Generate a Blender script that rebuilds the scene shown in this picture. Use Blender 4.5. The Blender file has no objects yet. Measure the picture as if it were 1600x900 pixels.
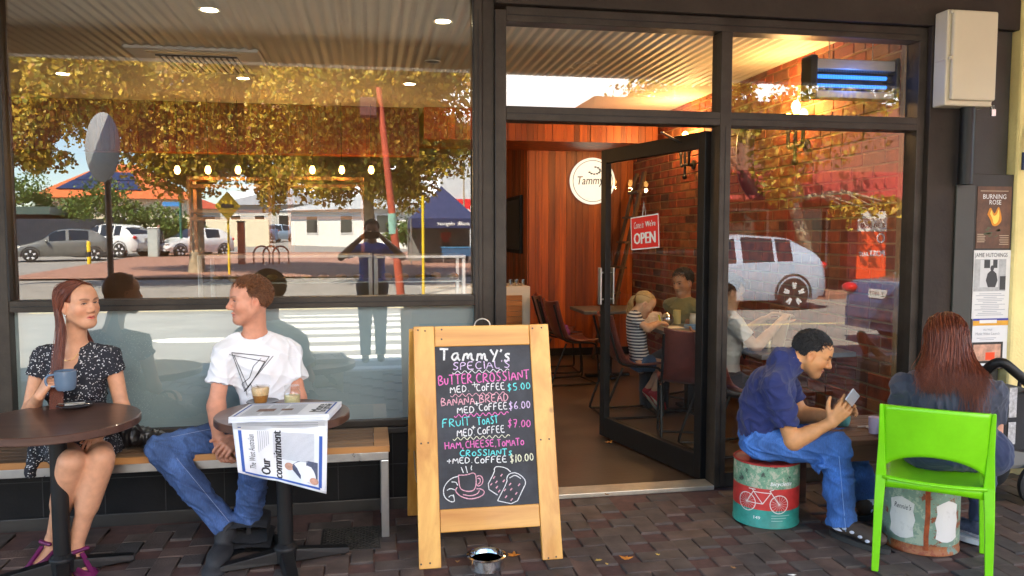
import bpy, math, random
import numpy as np
from mathutils import Vector, Matrix
R = math.radians
SC = bpy.context.scene
COL = SC.collection
# ------------------------------------------------------------------ camera
CAMPOS = (0.0, -4.5, 1.55)
YAW, PITCH, FPX = R(10.2), R(3.9), 1230.0
cd = bpy.data.cameras.new('camera'); cam = bpy.data.objects.new('camera', cd); COL.objects.link(cam)
cam.location = CAMPOS
cam.rotation_euler = (R(90) - PITCH, 0, -YAW)
cd.sensor_width = 36.0; cd.lens = 36.0 * FPX / 1600.0
cd.clip_start = 0.05; cd.clip_end = 3000
SC.camera = cam
# ------------------------------------------------------------------ sky, sun, exposure
SUN_EL, SUN_DIR = R(52), Vector((-0.6, 0.8))          # towards the sun, over the shop and to the left
w = bpy.data.worlds.new('World'); SC.world = w; w.use_nodes = True
nt = w.node_tree
bg = nt.nodes['Background']
sky = nt.nodes.new('ShaderNodeTexSky'); sky.sky_type = 'NISHITA'; sky.sun_disc = False
sky.sun_elevation = SUN_EL
sky.sun_rotation = math.atan2(SUN_DIR.x, SUN_DIR.y)
sky.air_density = 1.0; sky.dust_density = 0.1; sky.ozone_density = 2.5
# bright cloud bank added low over the street to whiten reflected sky, wispy elsewhere
_tc = nt.nodes.new('ShaderNodeTexCoord'); _mp = nt.nodes.new('ShaderNodeMapping'); _mp.inputs['Scale'].default_value = (1, 1, 2.6); nt.links.new(_tc.outputs['Generated'], _mp.inputs[0])
_nz = nt.nodes.new('ShaderNodeTexNoise'); _nz.inputs['Scale'].default_value = 3.2; _nz.inputs['Detail'].default_value = 9; _nz.inputs['Roughness'].default_value = .55; nt.links.new(_mp.outputs[0], _nz.inputs[0])
_dp = nt.nodes.new('ShaderNodeVectorMath'); _dp.operation = 'DOT_PRODUCT'; _dp.inputs[1].default_value = Vector((.30, -.93, .20)).normalized(); nt.links.new(_tc.outputs['Generated'], _dp.inputs[0])
_ma = nt.nodes.new('ShaderNodeMapRange'); _ma.inputs[1].default_value = .80; _ma.inputs[2].default_value = .97; _ma.inputs[3].default_value = -.25; _ma.inputs[4].default_value = .34; nt.links.new(_dp.outputs['Value'], _ma.inputs[0])
_ad = nt.nodes.new('ShaderNodeMath'); _ad.operation = 'ADD'; nt.links.new(_nz.outputs[0], _ad.inputs[0]); nt.links.new(_ma.outputs[0], _ad.inputs[1])
_cr = nt.nodes.new('ShaderNodeMapRange'); _cr.interpolation_type = 'SMOOTHSTEP'; _cr.inputs[1].default_value = .50; _cr.inputs[2].default_value = .72; nt.links.new(_ad.outputs[0], _cr.inputs[0])
_mx = nt.nodes.new('ShaderNodeMix'); _mx.data_type = 'RGBA'; nt.links.new(_cr.outputs[0], _mx.inputs[0]); nt.links.new(sky.outputs[0], _mx.inputs[6]); _mx.inputs[7].default_value = (13, 12.8, 12.5, 1)
nt.links.new(_mx.outputs[2], bg.inputs[0]); bg.inputs[1].default_value = 0.11
sl = bpy.data.lights.new('sun', 'SUN'); sl.energy = 5.0; sl.angle = R(0.53); sl.color = (1, .90, .74)
so = bpy.data.objects.new('sun', sl); COL.objects.link(so)
sd = Vector((SUN_DIR.x * math.cos(SUN_EL), SUN_DIR.y * math.cos(SUN_EL), math.sin(SUN_EL)))
so.rotation_euler = sd.to_track_quat('Z', 'Y').to_euler()
SC.view_settings.view_transform = 'Standard'; SC.view_settings.look = 'None'
SC.view_settings.gamma = 1.0; SC.view_settings.exposure = 3.0
SC.render.engine = 'CYCLES'
cy = SC.cycles
cy.use_denoising = True
try: cy.denoiser = 'OPENIMAGEDENOISE'
except Exception: pass
cy.max_bounces = 9; cy.diffuse_bounces = 4; cy.glossy_bounces = 4; cy.transparent_max_bounces = 14; cy.transmission_bounces = 6
cy.caustics_reflective = False; cy.caustics_refractive = False
cy.sample_clamp_indirect = 6.0
# ------------------------------------------------------------------ layout helper: a photo pixel to a point on a plane
_f = Vector((math.sin(YAW) * math.cos(PITCH), math.cos(YAW) * math.cos(PITCH), -math.sin(PITCH)))
_r = Vector((math.cos(YAW), -math.sin(YAW), 0)); _u = _r.cross(_f); _c = Vector(CAMPOS)
def ray(px, py): return _f + _r * ((px - 800) / FPX) - _u * ((py - 450) / FPX)
def onY(px, py, Y): d = ray(px, py); return _c + d * ((Y - _c.y) / d.y)
def onZ(px, py, Z): d = ray(px, py); return _c + d * ((Z - _c.z) / d.z)
def onX(px, py, X): d = ray(px, py); return _c + d * ((X - _c.x) / d.x)
def onP(px, py, o, n): d = ray(px, py); n = Vector(n); return _c + d * ((Vector(o) - _c).dot(n) / d.dot(n))
rnd = random.Random(7)
# ------------------------------------------------------------------ materials
def _nodes(name):
    m = bpy.data.materials.new(name); m.use_nodes = True
    n = m.node_tree; return m, n, n.nodes, n.links, n.nodes['Principled BSDF']
def ramp(nn, stops, interp='LINEAR'):
    r = nn.new('ShaderNodeValToRGB'); r.color_ramp.interpolation = interp
    e = r.color_ramp.elements
    while len(e) < len(stops): e.new(0.5)
    for k, (p, c) in enumerate(stops):
        e[k].position = p; e[k].color = (*c, 1) if len(c) == 3 else c
    return r
def coords(nn, ll, scale=(1, 1, 1), rot=(0, 0, 0), kind='Object'):
    t = nn.new('ShaderNodeTexCoord'); mp = nn.new('ShaderNodeMapping')
    mp.inputs['Scale'].default_value = scale; mp.inputs['Rotation'].default_value = rot
    ll.new(t.outputs[kind], mp.inputs[0]); return mp
def shade(c, k): return tuple(max(0, min(1, x * k)) for x in c)
def mat(name, c, rough=.5, metal=0., var=.15, sc=6., bump=0., bsc=80., coat=0., sheen=0., sss=0., spec=None, stretch=(1, 1, 1), emit=None, emits=0.):
    m, nt, nn, ll, b = _nodes(name)
    mp = coords(nn, ll, stretch)
    if var:
        n = nn.new('ShaderNodeTexNoise'); n.inputs['Scale'].default_value = sc; n.inputs['Detail'].default_value = 6; n.inputs['Roughness'].default_value = .65
        ll.new(mp.outputs[0], n.inputs[0])
        r = ramp(nn, [(.3, shade(c, 1 - var)), (.7, shade(c, 1 + var))]); ll.new(n.outputs[0], r.inputs[0]); ll.new(r.outputs[0], b.inputs['Base Color'])
        mr = nn.new('ShaderNodeMapRange'); mr.inputs[3].default_value = max(0, rough - .08); mr.inputs[4].default_value = min(1, rough + .08)
        ll.new(n.outputs[0], mr.inputs[0]); ll.new(mr.outputs[0], b.inputs['Roughness'])
    else:
        b.inputs['Base Color'].default_value = (*c, 1); b.inputs['Roughness'].default_value = rough
    b.inputs['Metallic'].default_value = metal
    if coat: b.inputs['Coat Weight'].default_value = coat; b.inputs['Coat Roughness'].default_value = .06
    if sheen: b.inputs['Sheen Weight'].default_value = sheen
    if sss: b.inputs['Subsurface Weight'].default_value = sss; b.inputs['Subsurface Radius'].default_value = (.012, .004, .002); b.inputs['Subsurface Scale'].default_value = .6
    if spec is not None: b.inputs['Specular IOR Level'].default_value = spec
    if emit: b.inputs['Emission Color'].default_value = (*emit, 1); b.inputs['Emission Strength'].default_value = emits
    if bump:
        n2 = nn.new('ShaderNodeTexNoise'); n2.inputs['Scale'].default_value = bsc; n2.inputs['Detail'].default_value = 5; ll.new(mp.outputs[0], n2.inputs[0])
        bp = nn.new('ShaderNodeBump'); bp.inputs['Strength'].default_value = bump; bp.inputs['Distance'].default_value = .01
        ll.new(n2.outputs[0], bp.inputs['Height']); ll.new(bp.outputs[0], b.inputs['Normal'])
    return m
def wood(name, c1, c2, axis='Z', rough=.5, sc=3., knots=False, boards=0., coat=0., bump=.15):
    """grain along an axis; boards>0 gives every board width its own tone (board index across X+Y)"""
    m, nt, nn, ll, b = _nodes(name)
    k = .06
    s = {'X': (k, 1, 1), 'Y': (1, k, 1), 'Z': (1, 1, k)}[axis]
    mp = coords(nn, ll, s)
    n = nn.new('ShaderNodeTexNoise'); n.inputs['Scale'].default_value = sc * 9; n.inputs['Detail'].default_value = 8; n.inputs['Roughness'].default_value = .6; n.inputs['Distortion'].default_value = .5
    ll.new(mp.outputs[0], n.inputs[0])
    r = ramp(nn, [(.28, c1), (.72, c2)]); ll.new(n.outputs[0], r.inputs[0])
    out = r.outputs[0]
    if knots:
        v = nn.new('ShaderNodeTexVoronoi'); v.inputs['Scale'].default_value = 5.5; mp2 = coords(nn, ll, (1, 1, .8)); ll.new(mp2.outputs[0], v.inputs[0])
        kr = ramp(nn, [(.03, (1, 1, 1)), (.10, (0, 0, 0))]); ll.new(v.outputs['Distance'], kr.inputs[0])
        mx = nn.new('ShaderNodeMix'); mx.data_type = 'RGBA'; ll.new(kr.outputs[0], mx.inputs[0]); ll.new(out, mx.inputs[6]); mx.inputs[7].default_value = (*shade(c1, .45), 1); out = mx.outputs[2]
    if boards:
        g = nn.new('ShaderNodeNewGeometry'); rr = nn.new('ShaderNodeValToRGB'); rr.color_ramp.elements[0].color = (1 - boards,) * 3 + (1,); rr.color_ramp.elements[1].color = (1 + boards, 1 + boards * .8, 1 + boards * .6, 1)
        ll.new(g.outputs['Random Per Island'], rr.inputs[0])
        mx = nn.new('ShaderNodeMix'); mx.data_type = 'RGBA'; mx.blend_type = 'MULTIPLY'; mx.inputs[0].default_value = 1; ll.new(out, mx.inputs[6]); ll.new(rr.outputs[0], mx.inputs[7]); out = mx.outputs[2]
    ll.new(out, b.inputs['Base Color']); b.inputs['Roughness'].default_value = rough
    if coat: b.inputs['Coat Weight'].default_value = coat
    bp = nn.new('ShaderNodeBump'); bp.inputs['Strength'].default_value = bump; bp.inputs['Distance'].default_value = .004
    ll.new(n.outputs[0], bp.inputs['Height']); ll.new(bp.outputs[0], b.inputs['Normal'])
    return m
def island_mat(name, stops, rough=.8, bump=.3, bsc=120., trans=0., var=.12):
    """one tone per loose piece (pavers, bricks, leaves)"""
    m, nt, nn, ll, b = _nodes(name)
    g = nn.new('ShaderNodeNewGeometry'); r = ramp(nn, stops); ll.new(g.outputs['Random Per Island'], r.inputs[0])
    out = r.outputs[0]
    mp = coords(nn, ll)
    n = nn.new('ShaderNodeTexNoise'); n.inputs['Scale'].default_value = bsc; n.inputs['Detail'].default_value = 5; ll.new(mp.outputs[0], n.inputs[0])
    if var:
        n3 = nn.new('ShaderNodeTexNoise'); n3.inputs['Scale'].default_value = 9; n3.inputs['Detail'].default_value = 8; ll.new(mp.outputs[0], n3.inputs[0])
        rr = ramp(nn, [(.25, (1 - 2 * var,) * 3), (.75, (1 + 2 * var,) * 3)]); ll.new(n3.outputs[0], rr.inputs[0])
        mx = nn.new('ShaderNodeMix'); mx.data_type = 'RGBA'; mx.blend_type = 'MULTIPLY'; mx.inputs[0].default_value = 1; ll.new(out, mx.inputs[6]); ll.new(rr.outputs[0], mx.inputs[7]); out = mx.outputs[2]
    ll.new(out, b.inputs['Base Color']); b.inputs['Roughness'].default_value = rough
    if bump:
        bp = nn.new('ShaderNodeBump'); bp.inputs['Strength'].default_value = bump; bp.inputs['Distance'].default_value = .004; ll.new(n.outputs[0], bp.inputs['Height']); ll.new(bp.outputs[0], b.inputs['Normal'])
    if trans:
        t = nn.new('ShaderNodeBsdfTranslucent'); ll.new(out, t.inputs[0]); ms = nn.new('ShaderNodeMixShader'); ms.inputs[0].default_value = trans
        ll.new(b.outputs[0], ms.inputs[1]); ll.new(t.outputs[0], ms.inputs[2]); ll.new(ms.outputs[0], nn['Material Output'].inputs[0])
    return m
def glassmat(name, tint=(1, 1, 1), r0=.12, rough=0.0, r90=.85):
    """thin sheet glass: clear with a mirror coat that grows at grazing angles, the same from both sides"""
    m = bpy.data.materials.new(name); m.use_nodes = True; nt = m.node_tree; nn, ll = nt.nodes, nt.links; nn.clear()
    o = nn.new('ShaderNodeOutputMaterial'); mx = nn.new('ShaderNodeMixShader'); t = nn.new('ShaderNodeBsdfTransparent'); g = nn.new('ShaderNodeBsdfGlossy')
    ge = nn.new('ShaderNodeNewGeometry'); dt = nn.new('ShaderNodeVectorMath'); dt.operation = 'DOT_PRODUCT'; ll.new(ge.outputs['Incoming'], dt.inputs[0]); ll.new(ge.outputs['Normal'], dt.inputs[1])
    ab = nn.new('ShaderNodeMath'); ab.operation = 'ABSOLUTE'; ll.new(dt.outputs['Value'], ab.inputs[0]); om = nn.new('ShaderNodeMath'); om.operation = 'SUBTRACT'; om.inputs[0].default_value = 1; ll.new(ab.outputs[0], om.inputs[1])
    pw = nn.new('ShaderNodeMath'); pw.operation = 'POWER'; pw.inputs[1].default_value = 5; ll.new(om.outputs[0], pw.inputs[0]); mr = nn.new('ShaderNodeMapRange'); mr.inputs[3].default_value = r0; mr.inputs[4].default_value = r90; ll.new(pw.outputs[0], mr.inputs[0])
    t.inputs[0].default_value = (*tint, 1); g.inputs['Roughness'].default_value = rough
    ll.new(mr.outputs[0], mx.inputs[0]); ll.new(t.outputs[0], mx.inputs[1]); ll.new(g.outputs[0], mx.inputs[2]); ll.new(mx.outputs[0], o.inputs[0]); return m
def emitmat(name, c, s):
    m, nt, nn, ll, b = _nodes(name); b.inputs['Base Color'].default_value = (*shade(c, .6), 1)
    b.inputs['Emission Color'].default_value = (*c, 1); b.inputs['Emission Strength'].default_value = s; return m
def attrmat(name, rough=.5, sss=.0, bump=0., bsc=300., sheen=0., spec=.4, var=.06, vsc=40.):
    """colour per vertex (pigment), with fine mottling"""
    m, nt, nn, ll, b = _nodes(name)
    a = nn.new('ShaderNodeAttribute'); a.attribute_name = 'Col'
    mp = coords(nn, ll); n = nn.new('ShaderNodeTexNoise'); n.inputs['Scale'].default_value = vsc; n.inputs['Detail'].default_value = 5; ll.new(mp.outputs[0], n.inputs[0])
    rr = ramp(nn, [(.3, (1 - var,) * 3), (.7, (1 + var,) * 3)]); ll.new(n.outputs[0], rr.inputs[0])
    mx = nn.new('ShaderNodeMix'); mx.data_type = 'RGBA'; mx.blend_type = 'MULTIPLY'; mx.inputs[0].default_value = 1; ll.new(a.outputs[0], mx.inputs[6]); ll.new(rr.outputs[0], mx.inputs[7])
    ll.new(mx.outputs[2], b.inputs['Base Color']); b.inputs['Roughness'].default_value = rough; b.inputs['Specular IOR Level'].default_value = spec
    if sheen: b.inputs['Sheen Weight'].default_value = sheen
    if sss: b.inputs['Subsurface Weight'].default_value = sss; b.inputs['Subsurface Radius'].default_value = (.012, .004, .002); b.inputs['Subsurface Scale'].default_value = .5
    if bump:
        n2 = nn.new('ShaderNodeTexNoise'); n2.inputs['Scale'].default_value = bsc; ll.new(mp.outputs[0], n2.inputs[0])
        bp = nn.new('ShaderNodeBump'); bp.inputs['Strength'].default_value = bump; bp.inputs['Distance'].default_value = .002; ll.new(n2.outputs[0], bp.inputs['Height']); ll.new(bp.outputs[0], b.inputs['Normal'])
    return m
# ------------------------------------------------------------------ things and parts
def tag(o, label=None, cat=None, group=None, kind=None):
    if label: o['label'] = label
    if cat: o['category'] = cat
    if group: o['group'] = group
    if kind: o['kind'] = kind
    return o
def thing(name, label, cat, loc=(0, 0, 0), group=None):
    o = bpy.data.objects.new(name, None); COL.objects.link(o); o.location = loc; o.empty_display_size = .1
    return tag(o, label, cat, group)
def _org(p):
    while p is not None and p.parent is not None: p = p.parent
    return Vector(p.location) if p is not None else Vector((0, 0, 0))
def dup(root, loc=None, rotz=None, label=None, group=None):
    r = root.copy(); COL.objects.link(r)
    if loc is not None: r.location = loc
    if rotz is not None: r.rotation_euler = (0, 0, rotz)
    if label: r['label'] = label
    if group: r['group'] = group
    for ch in list(root.children):
        c = ch.copy(); COL.objects.link(c); c.parent = r
        for g in list(ch.children):
            d = g.copy(); COL.objects.link(d); d.parent = c
    return r
def link_mesh(name, V, F, m, parent=None, smooth=False, cols=None, loc=None, mats=None, mi=None, quads=None):
    me = bpy.data.meshes.new(name)
    org = _org(parent) if parent is not None else Vector(loc or (0, 0, 0))
    V = np.asarray(V, dtype=np.float64).reshape(-1, 3) - np.array(org)
    if quads is not None:
        nq = len(quads); me.vertices.add(len(V)); me.vertices.foreach_set('co', V.ravel().astype(np.float32))
        k = quads.shape[1]
        me.loops.add(nq * k); me.loops.foreach_set('vertex_index', quads.ravel().astype(np.int32))
        me.polygons.add(nq); me.polygons.foreach_set('loop_start', np.arange(0, nq * k, k, dtype=np.int32))
        me.update(calc_edges=True); me.validate()
    else:
        me.from_pydata(V.tolist(), [], F)
    if smooth: me.polygons.foreach_set('use_smooth', np.ones(len(me.polygons), dtype=bool))
    for mm in (mats or [m]): me.materials.append(mm)
    if mi is not None: me.polygons.foreach_set('material_index', np.asarray(mi, dtype=np.int32))
    if cols is not None:
        a = me.color_attributes.new('Col', 'FLOAT_COLOR', 'POINT')
        c4 = np.ones((len(V), 4), dtype=np.float32); c4[:, :3] = cols; a.data.foreach_set('color', c4.ravel())
    o = bpy.data.objects.new(name, me); COL.objects.link(o)
    if parent is not None: o.parent = parent
    else: o.location = org
    return o
class MB:
    def __init__(s): s.v = []; s.f = []
    def add(s, V, F):
        n = len(s.v); s.v += [tuple(x) for x in V]; s.f += [tuple(i + n for i in f) for f in F]; return s
    def box(s, a, b, rot=None, piv=None):
        x0, y0, z0 = [min(p, q) for p, q in zip(a, b)]; x1, y1, z1 = [max(p, q) for p, q in zip(a, b)]
        V = [(x0, y0, z0), (x1, y0, z0), (x1, y1, z0), (x0, y1, z0), (x0, y0, z1), (x1, y0, z1), (x1, y1, z1), (x0, y1, z1)]
        if rot is not None:
            c = Vector(piv) if piv is not None else Vector(((x0 + x1) / 2, (y0 + y1) / 2, (z0 + z1) / 2))
            V = [tuple(rot @ (Vector(p) - c) + c) for p in V]
        return s.add(V, [(3, 2, 1, 0), (4, 5, 6, 7), (0, 1, 5, 4), (1, 2, 6, 5), (2, 3, 7, 6), (3, 0, 4, 7)])
    def beam(s, a, b, w, h, up=(0, 0, 1)):
        a, b = Vector(a), Vector(b); d = (b - a).normalized(); x = d.cross(Vector(up))
        if x.length < 1e-4: x = d.cross(Vector((0, 1, 0)))
        x.normalize(); y = x.cross(d)
        V = [tuple(p + x * (i * w / 2) + y * (j * h / 2)) for p in (a, b) for i, j in ((-1, -1), (1, -1), (1, 1), (-1, 1))]
        return s.add(V, [(3, 2, 1, 0), (4, 5, 6, 7), (0, 1, 5, 4), (1, 2, 6, 5), (2, 3, 7, 6), (3, 0, 4, 7)])
    def tube(s, pts, r, n=8, close=False, cap=True):
        pts = [Vector(p) for p in pts]; m = len(pts); rs = r if isinstance(r, (list, tuple)) else [r] * m
        V = []; F = []; prev = None
        for i, p in enumerate(pts):
            t = (pts[(i + 1) % m] - pts[i - 1]) if close else (pts[min(i + 1, m - 1)] - pts[max(i - 1, 0)])
            t.normalize()
            if prev is None:
                x = t.cross(Vector((0, 0, 1)))
                if x.length < .05: x = t.cross(Vector((1, 0, 0)))
            else: x = prev - t * prev.dot(t)
            x.normalize(); prev = x; y = t.cross(x)
            V += [tuple(p + (x * math.cos(2 * math.pi * k / n) + y * math.sin(2 * math.pi * k / n)) * rs[i]) for k in range(n)]
        for i in range(m if close else m - 1):
            j = (i + 1) % m
            F += [(i * n + k, i * n + (k + 1) % n, j * n + (k + 1) % n, j * n + k) for k in range(n)]
        if cap and not close: F += [tuple(range(n))[::-1], tuple((m - 1) * n + k for k in range(n))]
        return s.add(V, F)
    def lathe(s, prof, c=(0, 0, 0), n=32, axis=None):
        """prof: list of (radius, height) from bottom to top, about +Z or the axis given"""
        c = Vector(c); q = Vector((0, 0, 1)).rotation_difference(Vector(axis)) if axis is not None else None
        V = []; F = []
        for (r, h) in prof:
            for k in range(n):
                p = Vector((r * math.cos(2 * math.pi * k / n), r * math.sin(2 * math.pi * k / n), h))
                if q is not None: p = q @ p
                V.append(tuple(c + p))
        for i in range(len(prof) - 1):
            F += [(i * n + k, i * n + (k + 1) % n, (i + 1) * n + (k + 1) % n, (i + 1) * n + k) for k in range(n)]
        if prof[0][0] > 1e-5: F.append(tuple(range(n))[::-1])
        if prof[-1][0] > 1e-5: F.append(tuple((len(prof) - 1) * n + k for k in range(n)))
        return s.add(V, F)
    def prism(s, poly, o, ux, uy, t):
        """flat polygon (2d) in the frame o,ux,uy, thickness t along ux x uy"""
        o, ux, uy = Vector(o), Vector(ux), Vector(uy); nz = ux.cross(uy).normalized() * t; n = len(poly)
        A = [o + ux * x + uy * y for x, y in poly]; V = A + [p + nz for p in A]
        return s.add(V, [tuple(range(n))[::-1], tuple(range(n, 2 * n))] + [(i, (i + 1) % n, n + (i + 1) % n, n + i) for i in range(n)])
    def ball(s, c, r, n=12, m=8):
        r = (r, r, r) if not isinstance(r, (tuple, list)) else r
        prof = [(math.sin(math.pi * i / m), -math.cos(math.pi * i / m)) for i in range(m + 1)]
        V = [(c[0] + r[0] * a * math.cos(2 * math.pi * k / n), c[1] + r[1] * a * math.sin(2 * math.pi * k / n), c[2] + r[2] * h) for a, h in prof for k in range(n)]
        return s.add(V, [(i * n + k, i * n + (k + 1) % n, (i + 1) * n + (k + 1) % n, (i + 1) * n + k) for i in range(m) for k in range(n)])
    def sheet(s, P, th=0.):
        """grid of points P[i][j]; th gives it thickness"""
        a, b = len(P), len(P[0]); V = [p for row in P for p in row]; F = [(i * b + j, (i + 1) * b + j, (i + 1) * b + j + 1, i * b + j + 1) for i in range(a - 1) for j in range(b - 1)]
        return s.add(V, F)
    def build(s, name, m, parent=None, smooth=False, bevel=0., solid=0., loc=None, sub=0):
        o = link_mesh(name, s.v, s.f, m, parent, smooth, loc=loc)
        if solid: md = o.modifiers.new('solid', 'SOLIDIFY'); md.thickness = solid; md.offset = 0
        if sub: md = o.modifiers.new('sub', 'SUBSURF'); md.levels = md.render_levels = sub
        if bevel: md = o.modifiers.new('bevel', 'BEVEL'); md.width = bevel; md.segments = 2; md.limit_method = 'ANGLE'; md.angle_limit = R(40)
        if smooth and not sub:
            try:
                md = None
                me = o.data; me.set_sharp_from_angle(angle=R(42))
            except Exception: pass
        return o
# ------------------------------------------------------------------ lettering: glyphs of the built-in font, laid out here
GL = {}
def _glyphs():
    chars = "ABCDEFGHIJKLMNOPQRSTUVWXYZabcdefghijklmnopqrstuvwxyz0123456789$.,'-:+&"
    tmp = []
    for c in chars:
        for body in (c, 'H' + c + 'H', 'HH'):
            cu = bpy.data.curves.new('g', 'FONT'); cu.body = body; cu.size = 1; cu.resolution_u = 2
            o = bpy.data.objects.new('g', cu); COL.objects.link(o); tmp.append((c, body, o))
    bpy.context.view_layer.update(); dg = bpy.context.evaluated_depsgraph_get()
    W = {}
    for c, body, o in tmp:
        me = o.evaluated_get(dg).to_mesh(); V = [tuple(v.co) for v in me.vertices]; xs = [v[0] for v in V]
        if body == 'HH' : W[c, 'HH'] = max(xs)
        elif len(body) == 3: W[c, 'w'] = max(xs)
        else: GL[c] = [V, [tuple(p.vertices) for p in me.polygons], 0]
        o.evaluated_get(dg).to_mesh_clear()
    for c in chars: GL[c][2] = W[c, 'w'] - W[c, 'HH']
    GL[' '] = [[], [], .3]
    for c, body, o in tmp:
        cu = o.data; bpy.data.objects.remove(o); bpy.data.curves.remove(cu)
_glyphs()
def lettering(body, o, ux, uy, h, width=None, shear=0., bold=0., align='L', warp=None):
    """words as an MB of flat glyphs; o start of the baseline, h cap height, width squeezes the line to fit"""
    mb = MB(); x = 0; items = []
    for c in body:
        g = GL.get(c, GL[' ']); items.append((g, x)); x += g[2]
    k = h / .70; kx = k if width is None else width / max(x, 1e-6)
    off = {'L': 0, 'C': -x / 2, 'R': -x}[align]
    o, ux, uy = Vector(o), Vector(ux).normalized(), Vector(uy).normalized(); nz = ux.cross(uy)
    for g, gx in items:
        if not g[0]: continue
        for dx in ((0,) if not bold else (-bold, 0, bold)):
            V = []
            for v in g[0]:
                X = (v[0] + gx + off + dx + shear * v[1]) * kx; Y = v[1] * k
                V.append(tuple(o + ux * X + uy * Y + nz * dx * .004) if warp is None else tuple(warp(X, Y)))
            mb.add(V, g[1])
    return mb
# hand lettering: strokes on a 0..1 x 0..1.4 cell
SF = {'A': [[(0, 0), (.45, 1.4), (.9, 0)], [(.15, .5), (.75, .5)]], 'B': [[(0, 0), (0, 1.4), (.6, 1.3), (.65, .95), (.05, .75), (.8, .55), (.75, .1), (0, 0)]],
 'C': [[(.8, 1.2), (.5, 1.4), (.1, 1.0), (.05, .4), (.4, 0), (.85, .15)]], 'D': [[(0, 0), (.05, 1.4), (.6, 1.25), (.85, .7), (.55, .1), (0, 0)]], 'E': [[(.75, 1.35), (.05, 1.4), (0, 0), (.8, .03)], [(.03, .72), (.6, .74)]],
 'F': [[(.8, 1.38), (.05, 1.4), (0, 0)], [(.02, .75), (.6, .77)]], 'H': [[(0, 1.4), (0, 0)], [(.75, 1.4), (.75, 0)], [(-.15, .65), (.8, .75)]], 'I': [[(.1, 1.4), (.1, 0)]],
 'L': [[(0, 1.4), (0, 0), (.65, .02)]], 'M': [[(0, 0), (.1, 1.4), (.5, .5), (.9, 1.4), (1, 0)]], 'N': [[(0, 0), (.02, 1.4), (.75, .05), (.8, 1.4)]], 'O': [[(.4, 1.35), (.05, .9), (.1, .2), (.45, 0), (.8, .4), (.75, 1.1), (.4, 1.35)]],
 'o': [[(.4, .95), (.05, .6), (.1, .15), (.45, 0), (.75, .3), (.7, .8), (.4, .95)]], 'P': [[(0, 0), (.03, 1.4), (.7, 1.25), (.7, .8), (.03, .65)]], 'R': [[(0, 0), (.03, 1.4), (.7, 1.25), (.65, .8), (.03, .7), (.8, 0)]],
 'S': [[(.75, 1.25), (.4, 1.4), (.08, 1.1), (.4, .75), (.75, .4), (.4, 0), (.02, .2)]], 's': [[(.6, .85), (.3, .95), (.1, .7), (.55, .35), (.3, 0), (.02, .1)]], 'T': [[(-.05, 1.38), (.85, 1.4)], [(.42, 1.4), (.38, 0)]],
 'U': [[(0, 1.4), (.05, .3), (.4, 0), (.72, .3), (.78, 1.4)]], 'u': [[(0, .95), (.05, .2), (.35, 0), (.62, .25), (.66, .95)]], 'Y': [[(0, 1.4), (.4, .75)], [(.8, 1.4), (.25, -.1)]], '.': [[(.1, .04), (.16, .08)]], ',': [[(.15, .1), (.02, -.25)]], "'": [[(.1, 1.45), (.03, 1.15)]],
 '+': [[(.4, 1.2), (.4, .1)], [(0, .65), (.8, .68)]], '$': [[(.7, 1.15), (.35, 1.3), (.08, 1.0), (.65, .45), (.35, .1), (0, .25)], [(.42, 1.55), (.3, -.2)]], '0': [[(.35, 1.3), (.05, .9), (.08, .2), (.38, 0), (.68, .4), (.65, 1.05), (.35, 1.3)]],
 '1': [[(.25, 1.4), (.1, -.05)]], '5': [[(.7, 1.4), (.15, 1.35), (.1, .8), (.6, .75), (.65, .25), (.3, 0), (0, .15)]], '6': [[(.6, 1.4), (.15, .8), (.05, .25), (.4, 0), (.7, .3), (.5, .65), (.1, .45)]], '7': [[(0, 1.35), (.7, 1.4), (.25, -.1)], [(.15, .7), (.65, .75)]],
 'a': [[(.75, .9), (.3, .95), (.05, .4), (.25, .02), (.6, .3), (.75, .95), (.7, .25), (.95, .05)]], 'm': [[(0, 0), (.15, .95), (.2, .7), (.45, .95), (.5, .1), (.6, .7), (.85, .95), (.9, .15), (1.15, .1)]]}
def strokes(body, w, jit=.03, gap=.28):
    """list of polylines filling width w, cell height 1 for capitals"""
    out = []; x = 0
    for c in body:
        if c == ' ': x += .6; continue
        g = SF[c]; mx = max(p[0] for l in g for p in l)
        for l in g: out.append([(x + p[0] + rnd.uniform(-jit, jit), p[1] / 1.4 + rnd.uniform(-jit, jit) * .7) for p in l])
        x += mx + gap
    k = w / max(x - gap, 1e-6)
    return [[(p[0] * k, p[1]) for p in l] for l in out]
def smooth_line(pts, it=2):
    for _ in range(it):
        q = [pts[0]]
        for a, b in zip(pts, pts[1:]):
            q += [tuple(a[i] * .75 + b[i] * .25 for i in range(len(a))), tuple(a[i] * .25 + b[i] * .75 for i in range(len(a)))]
        pts = q + [pts[-1]]
    return pts
def ribbon(mb, pts, w, nz):
    """flat stroke along 3d points, facing nz"""
    pts = [Vector(p) for p in pts]; nz = Vector(nz); V = []
    for i, p in enumerate(pts):
        t = pts[min(i + 1, len(pts) - 1)] - pts[max(i - 1, 0)]
        if t.length < 1e-7: t = Vector((1, 0, 0))
        s = t.normalized().cross(nz).normalized() * (w / 2 * rnd.uniform(.75, 1.1)); V += [tuple(p - s), tuple(p + s)]
    mb.add(V, [(2 * i, 2 * i + 1, 2 * i + 3, 2 * i + 2) for i in range(len(pts) - 1)])
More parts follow.
